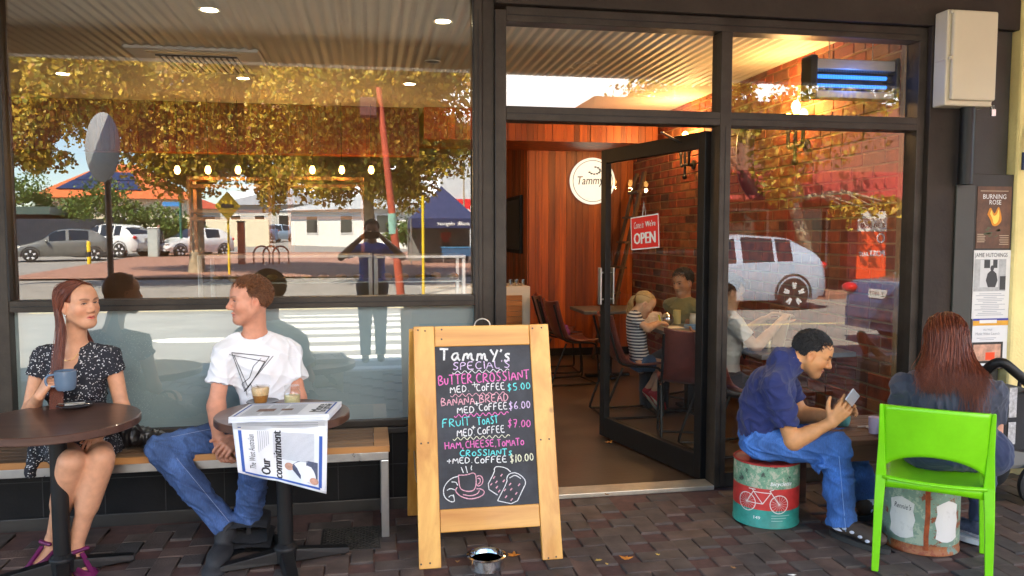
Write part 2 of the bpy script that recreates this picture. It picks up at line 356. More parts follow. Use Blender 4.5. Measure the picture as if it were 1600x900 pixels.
# ------------------------------------------------------------------ soft modelling: blended solids meshed to one continuous surface
def _box(op):
    k = op[0]
    if k in ('c', 'f'): a, b = np.array(op[1]), np.array(op[2]); r = max(op[3], op[4]); return np.minimum(a, b) - r, np.maximum(a, b) + r
    if k in ('e', '-e'): c = np.array(op[1]); r = max(op[2]); return c - r, c + r
    return None
def solid(ops, h=.0035, K=.012):
    bs = [_box(o) for o in ops if o[0] in ('c', 'f', 'e')]
    lo = np.min([b[0] for b in bs], axis=0) - 4 * h; hi = np.max([b[1] for b in bs], axis=0) + 4 * h
    n = np.ceil((hi - lo) / h).astype(int) + 1
    D = np.full(n, .2, dtype=np.float32)
    ax = [(lo[i] + h * np.arange(n[i])).astype(np.float32) for i in range(3)]
    for op in ops:
        kk = op[-1] if op[-1] is not None else K
        if op[0] == 'cut':                                   # ('cut', p, n, rad, None): planar trim near p
            p = np.array(op[1]); nv = np.array(op[2]) / np.linalg.norm(op[2]); b = (p - op[3], p + op[3])
        else: b = _box(op); b = (b[0] - kk - 2 * h, b[1] + kk + 2 * h)
        i0 = np.clip(np.floor((b[0] - lo) / h).astype(int), 0, n); i1 = np.clip(np.ceil((b[1] - lo) / h).astype(int) + 1, 0, n)
        if (i1 <= i0).any(): continue
        sl = tuple(slice(a, c) for a, c in zip(i0, i1))
        X = ax[0][sl[0]][:, None, None]; Y = ax[1][sl[1]][None, :, None]; Z = ax[2][sl[2]][None, None, :]
        if op[0] in ('c', 'f'):
            a = np.array(op[1], dtype=np.float32); bb = np.array(op[2], dtype=np.float32); ab = bb - a; L2 = max(float(ab @ ab), 1e-9); L = math.sqrt(L2)
            px, py, pz = X - a[0], Y - a[1], Z - a[2]
            t0 = (px * ab[0] + py * ab[1] + pz * ab[2]) / L2; t = np.clip(t0, 0, 1)
            if op[0] == 'c':
                d = np.sqrt((px - t * ab[0]) ** 2 + (py - t * ab[1]) ** 2 + (pz - t * ab[2]) ** 2) - (op[3] + (op[4] - op[3]) * t)
            else:
                rad = np.sqrt(np.maximum((px - t0 * ab[0]) ** 2 + (py - t0 * ab[1]) ** 2 + (pz - t0 * ab[2]) ** 2, 0)) - (op[3] + (op[4] - op[3]) * t)
                d = np.maximum(rad, np.abs(t0 - .5) * L - L / 2)
        elif op[0] in ('e', '-e'):
            c = op[1]; r = op[2]; M3 = op[3]
            px, py, pz = X - np.float32(c[0]), Y - np.float32(c[1]), Z - np.float32(c[2])
            if M3 is not None:
                q = [px * np.float32(M3[i][0]) + py * np.float32(M3[i][1]) + pz * np.float32(M3[i][2]) for i in range(3)]
            else: q = [px, py, pz]
            k0 = np.sqrt((q[0] / r[0]) ** 2 + (q[1] / r[1]) ** 2 + (q[2] / r[2]) ** 2); k1 = np.sqrt((q[0] / r[0] ** 2) ** 2 + (q[1] / r[1] ** 2) ** 2 + (q[2] / r[2] ** 2) ** 2)
            d = k0 * (k0 - 1) / np.maximum(k1, 1e-6)
        else:
            d = (X - p[0]) * nv[0] + (Y - p[1]) * nv[1] + (Z - p[2]) * nv[2]
        A = D[sl]
        if op[0] in ('c', 'f', 'e'):
            hh = np.maximum(kk - np.abs(A - d), 0) / kk; D[sl] = np.minimum(A, d) - hh * hh * kk / 4
        elif op[0] == '-e':
            hh = np.maximum(kk - np.abs(A + d), 0) / kk; D[sl] = np.maximum(A, -d) + hh * hh * kk / 4
        else: D[sl] = np.maximum(A, d)
    return nets(D, lo, h)
def nets(D, lo, h):
    s = D < 0; n = D.shape; cnt = np.zeros((n[0] - 1, n[1] - 1, n[2] - 1), dtype=np.int8)
    cor = [(i, j, k) for i in (0, 1) for j in (0, 1) for k in (0, 1)]
    for i, j, k in cor: cnt += s[i:n[0] - 1 + i, j:n[1] - 1 + j, k:n[2] - 1 + k]
    act = np.argwhere((cnt > 0) & (cnt < 8)); m = len(act)
    ids = np.full(cnt.shape, -1, dtype=np.int32); ids[act[:, 0], act[:, 1], act[:, 2]] = np.arange(m)
    val = {c: D[act[:, 0] + c[0], act[:, 1] + c[1], act[:, 2] + c[2]] for c in cor}
    P = np.zeros((m, 3)); W = np.zeros(m)
    for a in cor:
        for x in range(3):
            if a[x]: continue
            b = list(a); b[x] = 1; b = tuple(b); va, vb = val[a], val[b]; ms = (va < 0) != (vb < 0)
            t = np.where(ms, va / np.where(ms, va - vb, 1), 0); e = np.tile(np.array(a, dtype=float), (m, 1)); e[:, x] = t
            P += e * ms[:, None]; W += ms
    V = lo + h * (act + P / W[:, None]); Q = []
    for x in range(3):
        o = [i for i in range(3) if i != x]
        sa = np.take(s, range(n[x] - 1), axis=x); sb = np.take(s, range(1, n[x]), axis=x); ed = np.argwhere(sa != sb)
        ed = ed[(ed[:, o[0]] > 0) & (ed[:, o[1]] > 0) & (ed[:, o[0]] < n[o[0]] - 1) & (ed[:, o[1]] < n[o[1]] - 1)]
        if not len(ed): continue
        def cell(da, db): c = ed.copy(); c[:, o[0]] += da; c[:, o[1]] += db; return ids[c[:, 0], c[:, 1], c[:, 2]]
        q = np.stack([cell(-1, -1), cell(0, -1), cell(0, 0), cell(-1, 0)], axis=1)
        fl = s[ed[:, 0], ed[:, 1], ed[:, 2]]
        if x == 1: fl = ~fl
        q[~fl] = q[~fl][:, ::-1]; Q.append(q)
    Q = np.concatenate(Q); return V, Q[(Q >= 0).all(axis=1)]
def vnormals(V, Q):
    a, b, c, d = V[Q[:, 0]], V[Q[:, 1]], V[Q[:, 2]], V[Q[:, 3]]; fn = np.cross(c - a, d - b); N = np.zeros_like(V)
    for i in range(4): np.add.at(N, Q[:, i], fn)
    return N / np.maximum(np.linalg.norm(N, axis=1, keepdims=True), 1e-9)
def relax(V, Q, it=1):
    for _ in range(it):
        S = np.zeros_like(V); C = np.zeros(len(V))
        for i in range(4):
            for j in (i - 1, (i + 1) % 4): np.add.at(S, Q[:, i], V[Q[:, j]]); np.add.at(C, Q[:, i], 1)
        V = V * .5 + .5 * S / np.maximum(C, 1)[:, None]
    return V
def folds(V, Q, amp, wave, seed=0, stretch=(1, 1, 1)):
    rs = np.random.RandomState(seed); N = vnormals(V, Q); P = V * np.array(stretch); d = np.zeros(len(V))
    wp = P + .35 * wave * np.stack([np.sin(P @ (rs.randn(3) * 3 / wave) + rs.rand() * 6) for _ in range(3)], axis=1)
    for i in range(7):
        kv = rs.randn(3); kv *= (2 * math.pi / (wave * rs.uniform(.7, 1.9))) / np.linalg.norm(kv); d += (1 - np.abs(np.sin(wp @ kv / 2 + rs.rand() * 6))) ** 2 - .35
    return V + N * (amp * d / 2.2)[:, None]
def soft(name, ops, m, parent, h=.0035, K=.012, fold=None, col=None, rel=1, loc=None):
    V, Q = solid(ops, h, K)
    if rel: V = relax(V, Q, rel)
    if fold: V = folds(V, Q, *fold)
    c = col(V) if callable(col) else col
    o = link_mesh(name, V, None, m, parent, True, cols=c, quads=Q, loc=loc); return o, V
# ------------------------------------------------------------------ people
v3 = lambda *a: np.array(a, dtype=float)
unit = lambda a: np.asarray(a, float) / np.linalg.norm(a)
def hand_ops(w, d, n, side, sz=1., curl=(30, 30, 30, 30), thumb=(.6, .5, .35), spread=.06, tcurl=20):
    """w wrist, d towards the fingers, n back of the hand, side: towards the thumb"""
    w, d, n = v3(*w), unit(d), unit(n); n = unit(n - d * (n @ d)); s = unit(side); s = unit(s - d * (s @ d) - n * (s @ n)); ops = []
    kn = [w + d * .088 * sz + s * x * sz + n * z * sz for x, z in ((.031, .002), (.0105, .005), (-.0105, .003), (-.030, -.002))]
    for i, q in enumerate(kn): ops.append(('c', w + s * (.016 - .011 * i) * sz, q, .014 * sz, .0115 * sz, .012))
    L = (.072, .080, .074, .058)
    for i, q in enumerate(kn):
        a = 0; p = q; dd0 = unit(d + s * spread * (1.5 - i))
        for j, (f, r1, r2) in enumerate(((.46, .0098, .0086), (.30, .0086, .0078), (.24, .0078, .0066))):
            a += R(curl[i]) * (1, 1.15, .75)[j]; dd = dd0 * math.cos(a) - n * math.sin(a); e = p + dd * L[i] * f * sz; ops.append(('c', p, e, r1 * sz, r2 * sz, .003)); p = e
    t0 = w + d * .022 * sz + s * .022 * sz - n * .006 * sz; td = unit(d * thumb[0] + s * thumb[1] - n * thumb[2]); t1 = t0 + td * .042 * sz
    td2 = unit(td + (d - s * .3) * math.sin(R(tcurl))); t2 = t1 + td2 * .032 * sz; td3 = unit(td2 + (d - s * .3) * math.sin(R(tcurl))); t3 = t2 + td3 * .026 * sz
    ops += [('c', t0, t1, .0165 * sz, .0125 * sz, .012), ('c', t1, t2, .0115 * sz, .0105 * sz, .004), ('c', t2, t3, .0102 * sz, .008 * sz, .003)]
    return ops
class Head:
    def __init__(s, c, F, U, sc=1.):
        s.c = v3(*c); s.F = unit(F); U = unit(U); s.Rt = unit(np.cross(s.F, U)); s.U = np.cross(s.Rt, s.F); s.k = sc; s.M = np.stack([s.Rt, s.F, s.U])
    def w(s, x, y, z): return s.c + (s.Rt * x + s.F * y + s.U * z) * s.k
    def l(s, V): return ((np.asarray(V) - s.c) @ s.M.T) / s.k
    def ops(s, neck, male=True, fat=1., nr=.052, nose=1.):
        k = s.k; E = lambda x, y, z, rx, ry, rz, kk: ('e', s.w(x, y, z), (rx * k, ry * k, rz * k), s.M, kk); S = lambda *a: ('-e',) + E(*a)[1:]
        C = lambda a, b, r1, r2, kk: ('c', s.w(*a), s.w(*b), r1 * k, r2 * k, kk)
        jw = 1.06 if male else .95
        o = [E(0, -.012, .032, .074, .094, .083, .02), E(0, .028, -.035, .058 * fat, .060, .078, .04), E(0, .050, .038, .056, .042, .050, .03)]
        for q in (-1, 1):
            o += [C((q * .058 * jw * fat, -.004, -.045), (q * .020, .060, -.098), .020, .018, .035), E(q * .041 * fat, .052, -.030, .026, .027, .026, .03), C((q * .012, .084, .016), (q * .048, .066, .017), .010, .009, .018)]
        o += [E(0, .064, -.100, .022 * jw, .020, .018, .03)]
        for q in (-1, 1): o += [S(q * .031, .098, .001, .023, .0215, .0135, .012)]
        for q in (-1, 1): o += [E(q * .031, .0700, .001, .0175, .0135, .013, .005)]
        o += [C((0, .085, .010), (0, .1075 * (.55 + .45 * nose), -.028), .0085, .0105, .012), E(0, .103 * (.6 + .4 * nose), -.034, .0115, .0125, .0105, .010)]
        for q in (-1, 1): o += [E(q * .0125, .092, -.038, .0095, .011, .009, .008)]
        o += [C((-.019, .079, -.0665), (0, .0905, -.0635), .0048, .0062, .005), C((.019, .079, -.0665), (0, .0905, -.0635), .0048, .0062, .005), C((-.016, .079, -.0745), (.016, .079, -.0745), .005, .005, .004), E(0, .086, -.0755, .017, .008, .0068, .005), S(0, .099, -.0692, .026, .014, .0016, .004)]
        for q in (-1, 1):
            Me = s.M; o += [E(q * .078, -.006, -.012, .0095, .020, .033, .008), S(q * .090, -.002, -.008, .010, .011, .018, .006)]
        nb = v3(*neck); o += [('c', s.w(0, -.022, -.055), nb, nr * k, (nr + .008) * k, .035)]
        return o
    def pig(s, V, base, lip, C, stub=None, brow=None):
        L = s.l(V)
        def put(m, c): C[:] = C * (1 - m[:, None]) + np.array(c) * m[:, None]
        f = lambda d, a, b: np.clip((b - d) / (b - a), 0, 1)
        hd = (np.linalg.norm(L - v3(0, .02, -.02), axis=1) < .17)
        for q in (-1, 1): put(.45 * f(np.linalg.norm((L - v3(q * .046, .066, -.036)) / v3(.9, 1.4, .8), axis=1), .012, .040) * hd, shade(base, 1) * np.array([1.0, .74, .66]))
        put(.35 * f(np.linalg.norm(L - v3(0, .108, -.034), axis=1), .004, .022) * hd, np.array(base) * v3(1.0, .72, .64))
        for q in (-1, 1): put(.4 * f(np.linalg.norm(L - v3(q * .08, -.006, -.012), axis=1), .01, .035) * hd, np.array(base) * v3(1.02, .68, .6))
        if stub is not None:
            d = np.maximum(f(np.linalg.norm((L - v3(0, .055, -.09)) / v3(1.35, 1.3, .9), axis=1), .03, .065), .8 * f(np.abs(L[:, 2] + .053), .006, .014) * f(np.abs(L[:, 0]), .02, .034) * (L[:, 1] > .07)); put(stub[1] * d * hd, stub[0])
        m = f(np.linalg.norm((L - v3(0, .085, -.0695)) / v3(.024, .02, .0105), axis=1), .75, 1.1) * hd; put(.95 * m, lip); put(.8 * f(np.linalg.norm((L - v3(0, .086, -.0692)) / v3(.021, .02, .0022), axis=1), .8, 1.3) * hd, (.16, .04, .03))  # dark line between the lips is shade painted into the skin colour
        if brow is not None:
            for q in (-1, 1):
                t = (L[:, 0] * q - .010) / .042; zc = .0185 + .006 * np.sin(np.clip(t, 0, 1) * 2.4); m = f(np.abs(L[:, 2] - zc), .0025, .0058) * f(np.abs(t - .5), .42, .56) * (L[:, 1] > .045) * hd; put(brow[1] * m, brow[0])
        return C
    def surf(s, L, x, z):
        m = (np.abs(L[:, 0] - x) < .0045) & (np.abs(L[:, 2] - z) < .0045) & (L[:, 1] > 0)
        return float(L[m, 1].max()) if m.any() else .078
    def eyes(s, parent, V, gaze=(0, 1, 0), iris=(.08, .05, .03), open_=1., lash=(.03, .02, .015)):
        L = s.l(V)
        for q in (-1, 1):
            x0 = q * .031; y0 = s.surf(L, x0, .001); mb = MB(); n, m = 16, 10; rx, ry, rz = .0138, .0075, .0056 * open_
            mb.ball((0, 0, 0), 1., n, m); P = np.array(mb.v); sq = P.copy(); sq[:, 0] = P[:, 0] * rx; sq[:, 2] = P[:, 2] * rz * (1 - .35 * np.abs(P[:, 0])); sq[:, 1] = P[:, 1] * ry
            g = unit(gaze); gx, gz = g[0] * .009, g[2] * .005; cols = np.tile(v3(.72, .68, .64), (len(P), 1)); dd = np.hypot(sq[:, 0] - gx, (sq[:, 2] - gz) * 1.0); cols[dd < .0062] = iris; cols[dd < .0028] = (.01, .01, .01)
            W = np.array([s.w(x0 + a[0], y0 - .0042 + a[1] - abs(a[0]) * .12 - q * a[0] * .25, .001 + a[2]) for a in sq]); b = MB()
            pts = [s.w(x0 + rx * 1.06 * t, y0 + .0036 - abs(t) ** 2 * .0055 - q * rx * t * .25, .001 + rz * 1.02 * (1 - t * t) * (1.0) - .0004) for t in np.linspace(-1, 1, 9)]
            b.tube(pts, [.0009 + .0016 * (1 - abs(t) ** 3) for t in np.linspace(-1, 1, 9)], 5); k = len(W)
            Fs = list(mb.f) + [tuple(i + k for i in f) for f in b.f]; W = np.concatenate([W, np.array(b.v)]); cols = np.concatenate([cols, np.tile(v3(*lash), (len(b.v), 1))])
            link_mesh('eye', W, Fs, MAT['eye'], parent, True, cols=cols)
def strands(curves, r, n=4):
    """many tapering locks: curves (S,T,3)"""
    C = np.asarray(curves, float); S, T, _ = C.shape; t = np.gradient(C, axis=1); t /= np.maximum(np.linalg.norm(t, axis=2, keepdims=True), 1e-9)
    a = np.cross(t, np.array([.3, .5, .81])); a /= np.maximum(np.linalg.norm(a, axis=2, keepdims=True), 1e-9); b = np.cross(t, a)
    tt = np.linspace(0, 1, T); rad = np.asarray(r).reshape(-1, 1) * np.where(tt < .7, 1, 1 - (tt - .7) / .3 * .85)[None, :]
    rings = [C + (a * math.cos(2 * math.pi * k / n) + b * math.sin(2 * math.pi * k / n)) * rad[:, :, None] for k in range(n)]
    V = np.stack(rings, axis=2).reshape(-1, 3); idx = np.arange(S * T * n).reshape(S, T, n)
    q = [np.stack([idx[:, :-1, k], idx[:, 1:, k], idx[:, 1:, (k + 1) % n], idx[:, :-1, (k + 1) % n]], axis=-1).reshape(-1, 4) for k in range(n)]
    return V, np.concatenate(q)
def hair_mesh(name, curves, r, m, parent, cap=None):
    V, Q = strands(curves, r)
    if cap is not None: cv, cq = cap; Q = np.concatenate([Q, cq + len(V)]); V = np.concatenate([V, cv])
    return link_mesh(name, V, None, m, parent, True, quads=Q)
def short_hair(hd, parent, m, seed=1, N=2600, L=.026, hairline=.062, grow=.006, side=-.012, curl=.5, name='hair', back=-.075):
    """cropped hair: a fitted cap and short locks lying along the skull"""
    rs = np.random.RandomState(seed); P = []
    c0 = v3(0, -.012, .032); rad = v3(.074, .094, .083)
    while len(P) < N:
        d = unit(rs.randn(3)); p = c0 + d * rad
        lim = hairline if abs(p[0]) < .055 else hairline - .0
        ok = p[2] > (side if p[1] > -.03 else back * (1 - .2 * rs.rand())) and not (p[1] > .03 and p[2] < hairline + rs.uniform(-.006, .006)) and not (p[1] > -.025 and p[1] <= .03 and p[2] < .012 + (p[1] + .02) * .7)
        if ok: P.append((p, d))
    base = np.array([p for p, d in P]); dr = np.array([d for p, d in P]); T = 5
    flow = np.stack([base[:, 0] * 4, -.25 + 0 * base[:, 1], -(.083 - np.abs(base[:, 2])) * 6], axis=1) * .6 + rs.randn(N, 3) * curl
    flow -= dr * (flow * dr).sum(1, keepdims=True); flow /= np.linalg.norm(flow, axis=1, keepdims=True); le = L * rs.uniform(.6, 1.2, N); rs_l = rs.uniform(-.002, .008, N)
    C = np.stack([base + dr * .002 + dr * (grow * 1.9 * math.sin(t * 2.0)) + dr * (rs_l[:, None] * t) + flow * (le * t)[:, None] for t in np.linspace(0, 1, T)], axis=1)
    cap = [('e', c0 + v3(0, 0, .0), tuple(rad + grow * .45), None, .01), ('-e', (0, .115, .0 + hairline - .075), (.11, .085, .072), None, .01), ('-e', (-.085, .02, -.03), (.04, .045, .046), None, .008), ('-e', (.085, .02, -.03), (.04, .045, .046), None, .008), ('cut', (0, 0, back + .01), (0, .35, -1), .2, .01)]
    cv, cq = solid(cap, .004, .01); cw = hd.c + (cv * hd.k) @ hd.M; W = hd.c + (C * hd.k) @ hd.M
    return hair_mesh(name, W, np.full(N, .0017 * hd.k), m, parent, (cw, cq))
def torso_frame(pel, chest, right):
    U = unit(v3(*chest) - v3(*pel)); Rt = unit(right); Rt = unit(Rt - U * (Rt @ U)); return np.stack([Rt, np.cross(U, Rt), U])
def shoe_ops(an, toe, up=(0, 0, 1), sz=1.):
    """low shoe along heel->toe"""
    an, toe = v3(*an), v3(*toe); d = unit(toe - an); heel = an - d * .045 * sz; u = unit(up); s = np.cross(d, u)
    M3 = np.stack([d, s, u]); sole = lambda t, z: heel + d * t * sz + u * z
    return [('e', sole(.045, .0) , (.055 * sz, .037 * sz, .045 * sz), M3, .02), ('e', sole(.13, -.005), (.085 * sz, .043 * sz, .036 * sz), M3, .03), ('e', sole(.205, -.012), (.055 * sz, .045 * sz, .030 * sz), M3, .03), ('c', sole(.04, .02), an + u * .05 * sz, .040 * sz, .038 * sz, .02)], M3
MAT = {}
def setmats():
    A = MAT
    A['bronze'] = mat('dark window aluminium', (.055, .05, .045), .42, .5, .12, 5, .05, 200)
    A['frame_grey'] = mat('grey brown window aluminium', (.044, .036, .029), .45, .2, .35, 5, .12, 70, spec=.25)
    A['black'] = mat('black paint', (.011, .0105, .0105), .45, 0, .25, 5, .1, 90, spec=.3)
    A['beam'] = mat('brown black beam paint', (.034, .025, .019), .6, 0, .3, 3, .25, 30, spec=.25)
    A['tile'] = mat('black plinth tiles', (.009, .009, .010), .4, 0, .3, 3, .12, 60, spec=.25)
    A['soffit'] = mat('cream soffit', (.56, .52, .41), .5, 0, .06, 2)
    A['ceil'] = mat('white ceiling', (.68, .62, .52), .7, 0, .05, 2)
    A['glass'] = glassmat('window glass', (.88, .91, .90), .19)
    A['sideglass'] = glassmat('side window glass', (.90, .93, .92), .125)
    A['doorglass'] = glassmat('door glass', (.90, .93, .91), .03, 0., .5)
    A['frost'] = mat('pale blue frosted panel', (.36, .44, .45), .5, 0, .06, 1.5, coat=0)
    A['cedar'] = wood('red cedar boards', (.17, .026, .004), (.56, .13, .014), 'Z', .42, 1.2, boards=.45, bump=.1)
    A['cedardim'] = wood('dimmed cedar boards', (.07, .011, .002), (.20, .042, .006), 'Z', .5, 1.2, boards=.25, bump=.05)  # the same cedar, darkened so the bulkhead looks dimly lit
    A['cedarshelf'] = wood('shelf timber', (.30, .10, .02), (.52, .22, .06), 'X', .45, 2)
    A['floor'] = mat('worn cafe floor', (.075, .050, .033), .32, 0, .45, 2.2, .08, 30)
    A['white'] = mat('white paint', (.75, .73, .68), .45, 0, .05)
    A['cream'] = mat('cream enamel', (.62, .55, .40), .45, 0, .05, 2)
    A['yellow'] = mat('yellow render', (.78, .64, .27), .8, 0, .12, 3, .35, 60)
    A['steel'] = mat('brushed steel', (.55, .54, .52), .3, .95, .1, 8, .05, 200)
    A['chrome'] = mat('polished steel', (.72, .72, .72), .12, 1., .05)
    A['eye'] = attrmat('eye', .15, spec=.5, var=0)
    A['asphalt'] = mat('asphalt', (.25, .235, .21), .9, 0, .2, 1.2, .4, 120)
    A['rust'] = mat('iron', (.05, .045, .04), .6, .6, .3, 20, .3, 90)
    A['dark'] = mat('dark', (.02, .02, .02), .6, 0, .2)
    A['txtw'] = mat('white lettering', (.8, .8, .78), .6, 0, 0); A['txtk'] = mat('black lettering', (.02, .02, .025), .6, 0, 0)
    A['red'] = mat('red', (.72, .02, .02), .5, 0, .08); A['orange'] = mat('orange red', (.8, .07, .01), .5, 0, .06)
    A['leather'] = mat('oxblood leather', (.13, .03, .02), .35, 0, .25, 14, .15, 200)
    A['paverjoint'] = mat('sand joints', (.10, .05, .04), .95, 0, .3, 20)
    A['paver'] = island_mat('clay pavers', [(0, (.064, .050, .042)), (.3, (.098, .068, .055)), (.6, (.075, .061, .054)), (.85, (.118, .072, .055)), (1, (.058, .052, .049))], .72, .5, 90, var=.22)
    A['brick'] = island_mat('red face bricks', [(0, (.20, .036, .012)), (.35, (.30, .062, .02)), (.6, (.17, .032, .013)), (.8, (.29, .10, .034)), (1, (.08, .023, .014))], .8, .6, 40, var=.25)
    A['mortar'] = mat('pale mortar', (.34, .20, .09), .95, 0, .15, 20, .4, 60)
setmats()
# ------------------------------------------------------------------ ground, road, kerb, crossing
def gz(Y):
    d = -Y
    return -.12 if d < 12 else -.12 + .020 * (d - 12)
mb = MB(); P = []
for Y in (-4.72, -8, -12, -20, -35, -60, -100, -400):
    P.append([(X, Y, gz(max(Y, -100)) if Y > -100 else gz(-100)) for X in (-400, -60, -20, 0, 20, 60, 400)])
mb.sheet(P); tag(mb.build('road', MAT['asphalt']), kind='structure')
mb = MB(); mb.sheet([[(X, Y, z) for X in (-400, 400)] for Y, z in ((40, -.3), (-4.70, -.3))]); tag(mb.build('ground', MAT['paverjoint']), kind='structure')
def pavers():
    mb = MB(); L, W, g = .232, .114, .0035
    def one(x, y, lx, ly):
        c = .004; z = rnd.uniform(-.0018, .0012)
        a = [(x + g, y + g), (x + lx - g, y + g), (x + lx - g, y + ly - g), (x + g, y + ly - g)]; b = [(x + g + c, y + g + c), (x + lx - g - c, y + g + c), (x + lx - g - c, y + ly - g - c), (x + g + c, y + ly - g - c)]
        t = [rnd.uniform(-.0008, .0008) for _ in range(4)]
        mb.add([(p[0], p[1], -.014) for p in a] + [(p[0], p[1], z - .003 + t[i]) for i, p in enumerate(a)] + [(p[0], p[1], z + t[i]) for i, p in enumerate(b)],
               [(0, 1, 5, 4), (1, 2, 6, 5), (2, 3, 7, 6), (3, 0, 4, 7), (4, 5, 9, 8), (5, 6, 10, 9), (6, 7, 11, 10), (7, 4, 8, 11), (8, 9, 10, 11)])
    w = W; h2 = 2 * W
    for i in range(-46, 60):                                   # 90 degree herringbone
        for j in range(-46, 60):
            if (i - j) % 4 == 0: x, y, lx, ly = i * w, j * w, h2, w
            elif (i - j) % 4 == 2: x, y, lx, ly = i * w, j * w, w, h2
            else: continue
            if -4.55 < y and y + ly <= -.055 and -3.6 < x < 6: one(x, y, lx, ly)
    return mb
tag(pavers().build('pavement', MAT['paver']), kind='structure')
mb = MB(); mb.box((-12, -4.56, -.3), (12, .02, -.0125)); tag(mb.build('pavement_bed', MAT['paverjoint']), kind='structure')
mb = MB(); mb.box((-60, -4.72, -.3), (60, -4.56, -.004)); tag(mb.build('kerb', mat('concrete', (.36, .34, .31), .85, 0, .15, 5, .3, 60), bevel=.015), kind='structure')
mb = MB()
for y in (-5.05, -6.0, -7.0, -8.0, -9.0, -10.0, -11.0, -12.0): mb.box((-1.75, y - .5, -.13), (2.6, y, -.116))
mb.add([(-3.5, -8.6, -.115), (-3.15, -8.25, -.115), (-2.2, -8.2, -.115), (-2.2, -8.75, -.115), (-3.1, -8.85, -.115)], [(0, 1, 2, 3, 4)]); tag(mb.build('zebra_crossing', mat('road marking paint', (.74, .72, .64), .8, 0, .1, 5)), kind='structure')
mb = MB(); mb.box((-7, -13.4, -.13), (7, -13.28, -.09)); mb.box((-60, -5.3, -.13), (-4, -5.18, -.116)); mb.box((3.5, -5.3, -.13), (60, -5.18, -.116)); mb.box((3.5, -9.0, -.13), (60, -8.88, -.116))
tag(mb.build('road_line', mat('road line paint', (.7, .6, .3), .8, 0, .1, 5)), kind='structure')
# far footpaths: right side in front of the shops, left the corner island
fp = mat('red brick footpath', (.30, .15, .10), .85, 0, .25, 6, .2, 60)
mb = MB(); mb.box((6.0, -30, -.3), (70, -13.6, .03)); tag(mb.build('footpath', fp), kind='structure')
mb = MB(); mb.sheet([[(X, Y, gz(Y) + .06) for X in (-11.5, 6.0)] for Y in (-22.5, -30, -42)]); mb.build('x', fp).name = 'plaza'; tag(bpy.data.objects['plaza'], kind='structure')
mb = MB(); mb.sheet([[(X, Y, gz(Y) + .09) for X in (-90, -19.5)] for Y in (-36.5, -45, -90)]); tag(mb.build('verge', fp), kind='structure')
# ------------------------------------------------------------------ the cafe building
CAFE = thing('cafe_building', 'cafe shopfront with dark metal window frames, timber lined interior and brick side wall', 'building', (0, 0, 0))
XL, XR, CEIL, SOF = -6.2, 3.36, 2.95, 3.46
mb = MB()
mb.box((-6.5, -.05, -.3), (.60, .10, .43)); mb.build('plinth_wall', MAT['tile'], CAFE, bevel=.004)
mb = MB()
for x in np.arange(-3.55, .6, .305): mb.box((x, -.0525, .0), (x + .004, -.0495, .43))
mb.box((-6.5, -.0525, .245), (.6, -.0495, .249)); mb.build('tile_joint', mat('grout', (.035, .035, .037), .8), CAFE)
mb = MB(); mb.box((-6.5, -.075, .43), (.60, .10, .462)); mb.box((-6.5, -.062, -.02), (.60, -.05, .055)); mb.build('ledge', MAT['bronze'], CAFE, bevel=.004)
# left window: sill rail, jambs, head
mb = MB()
mb.box((-1.84, -.055, 1.145), (.585, .05, 1.205)); mb.box((-1.91, -.06, .462), (-1.84, .06, SOF)); mb.box((.585, -.06, .462), (.63, .06, SOF))
mb.box((-1.84, -.04, .462), (.585, .05, .50)); mb.box((-1.84, -.055, 3.20), (.585, .05, 3.30)); mb.build('window_frame', MAT['frame_grey'], CAFE, bevel=.004)
mb = MB(); mb.box((.63, -.045, .0), (.70, .06, SOF)); mb.box((.70, -.07, .0), (.765, .07, 2.805)); mb.build('corner_post', MAT['frame_grey'], CAFE, bevel=.004)
mb = MB(); mb.box((-3.4, -.045, .462), (-1.91, .06, SOF)); mb.build('side_column', MAT['frame_grey'], CAFE, bevel=.004)
mb = MB(); mb.sheet([[(-1.84, 0, 1.2), (.59, 0, 1.2)], [(-1.84, 0, 3.21), (.59, 0, 3.21)]]); mb.build('window_pane', MAT['glass'], CAFE)
# frosted panel with a glass face in front of it
mb = MB(); mb.box((-1.84, .006, .49), (.59, .016, 1.15)); mb.build('frosted_panel', MAT['frost'], CAFE)
mb = MB(); mb.sheet([[(-1.84, -.004, .49), (.59, -.004, .49)], [(-1.84, -.004, 1.15), (.59, -.004, 1.15)]]); mb.build('panel_glass', MAT['glass'], CAFE)
# beam, transom, mullions
mb = MB(); mb.box((.70, -.10, 2.83), (6.5, .16, SOF)); mb.build('beam', MAT['beam'], CAFE, bevel=.008)
mb = MB(); mb.box((.765, -.06, 2.745), (3.42, .06, 2.827)); mb.box((.765, -.062, 2.195), (3.37, .062, 2.275)); mb.box((2.055, -.065, 0), (2.125, .065, 2.745)); mb.box((3.365, -.06, 0), (3.42, .06, 2.745)); mb.box((2.125, -.055, .0), (3.365, .055, .09)); mb.build('door_frame', MAT['frame_grey'], CAFE, bevel=.004)
mb = MB(); mb.sheet([[(.765, 0, 2.27), (2.056, 0, 2.27)], [(.765, 0, 2.75), (2.056, 0, 2.75)]]); mb.build('transom_pane', MAT['sideglass'], CAFE)
mb = MB(); mb.sheet([[(2.125, 0, 2.27), (3.366, 0, 2.27)], [(2.125, 0, 2.75), (3.366, 0, 2.75)]]); mb.build('transom_pane', MAT['sideglass'], CAFE)
mb = MB(); mb.sheet([[(2.125, 0, .09), (3.366, 0, .09)], [(2.125, 0, 2.20), (3.366, 0, 2.20)]]); mb.build('window_pane', MAT['sideglass'], CAFE)
mb = MB(); mb.box((.765, -.07, -.012), (2.055, .07, .016)); mb.build('threshold', mat('worn aluminium sill', (.5, .46, .38), .45, .6, .2, 10), CAFE, bevel=.004)
mb = MB()
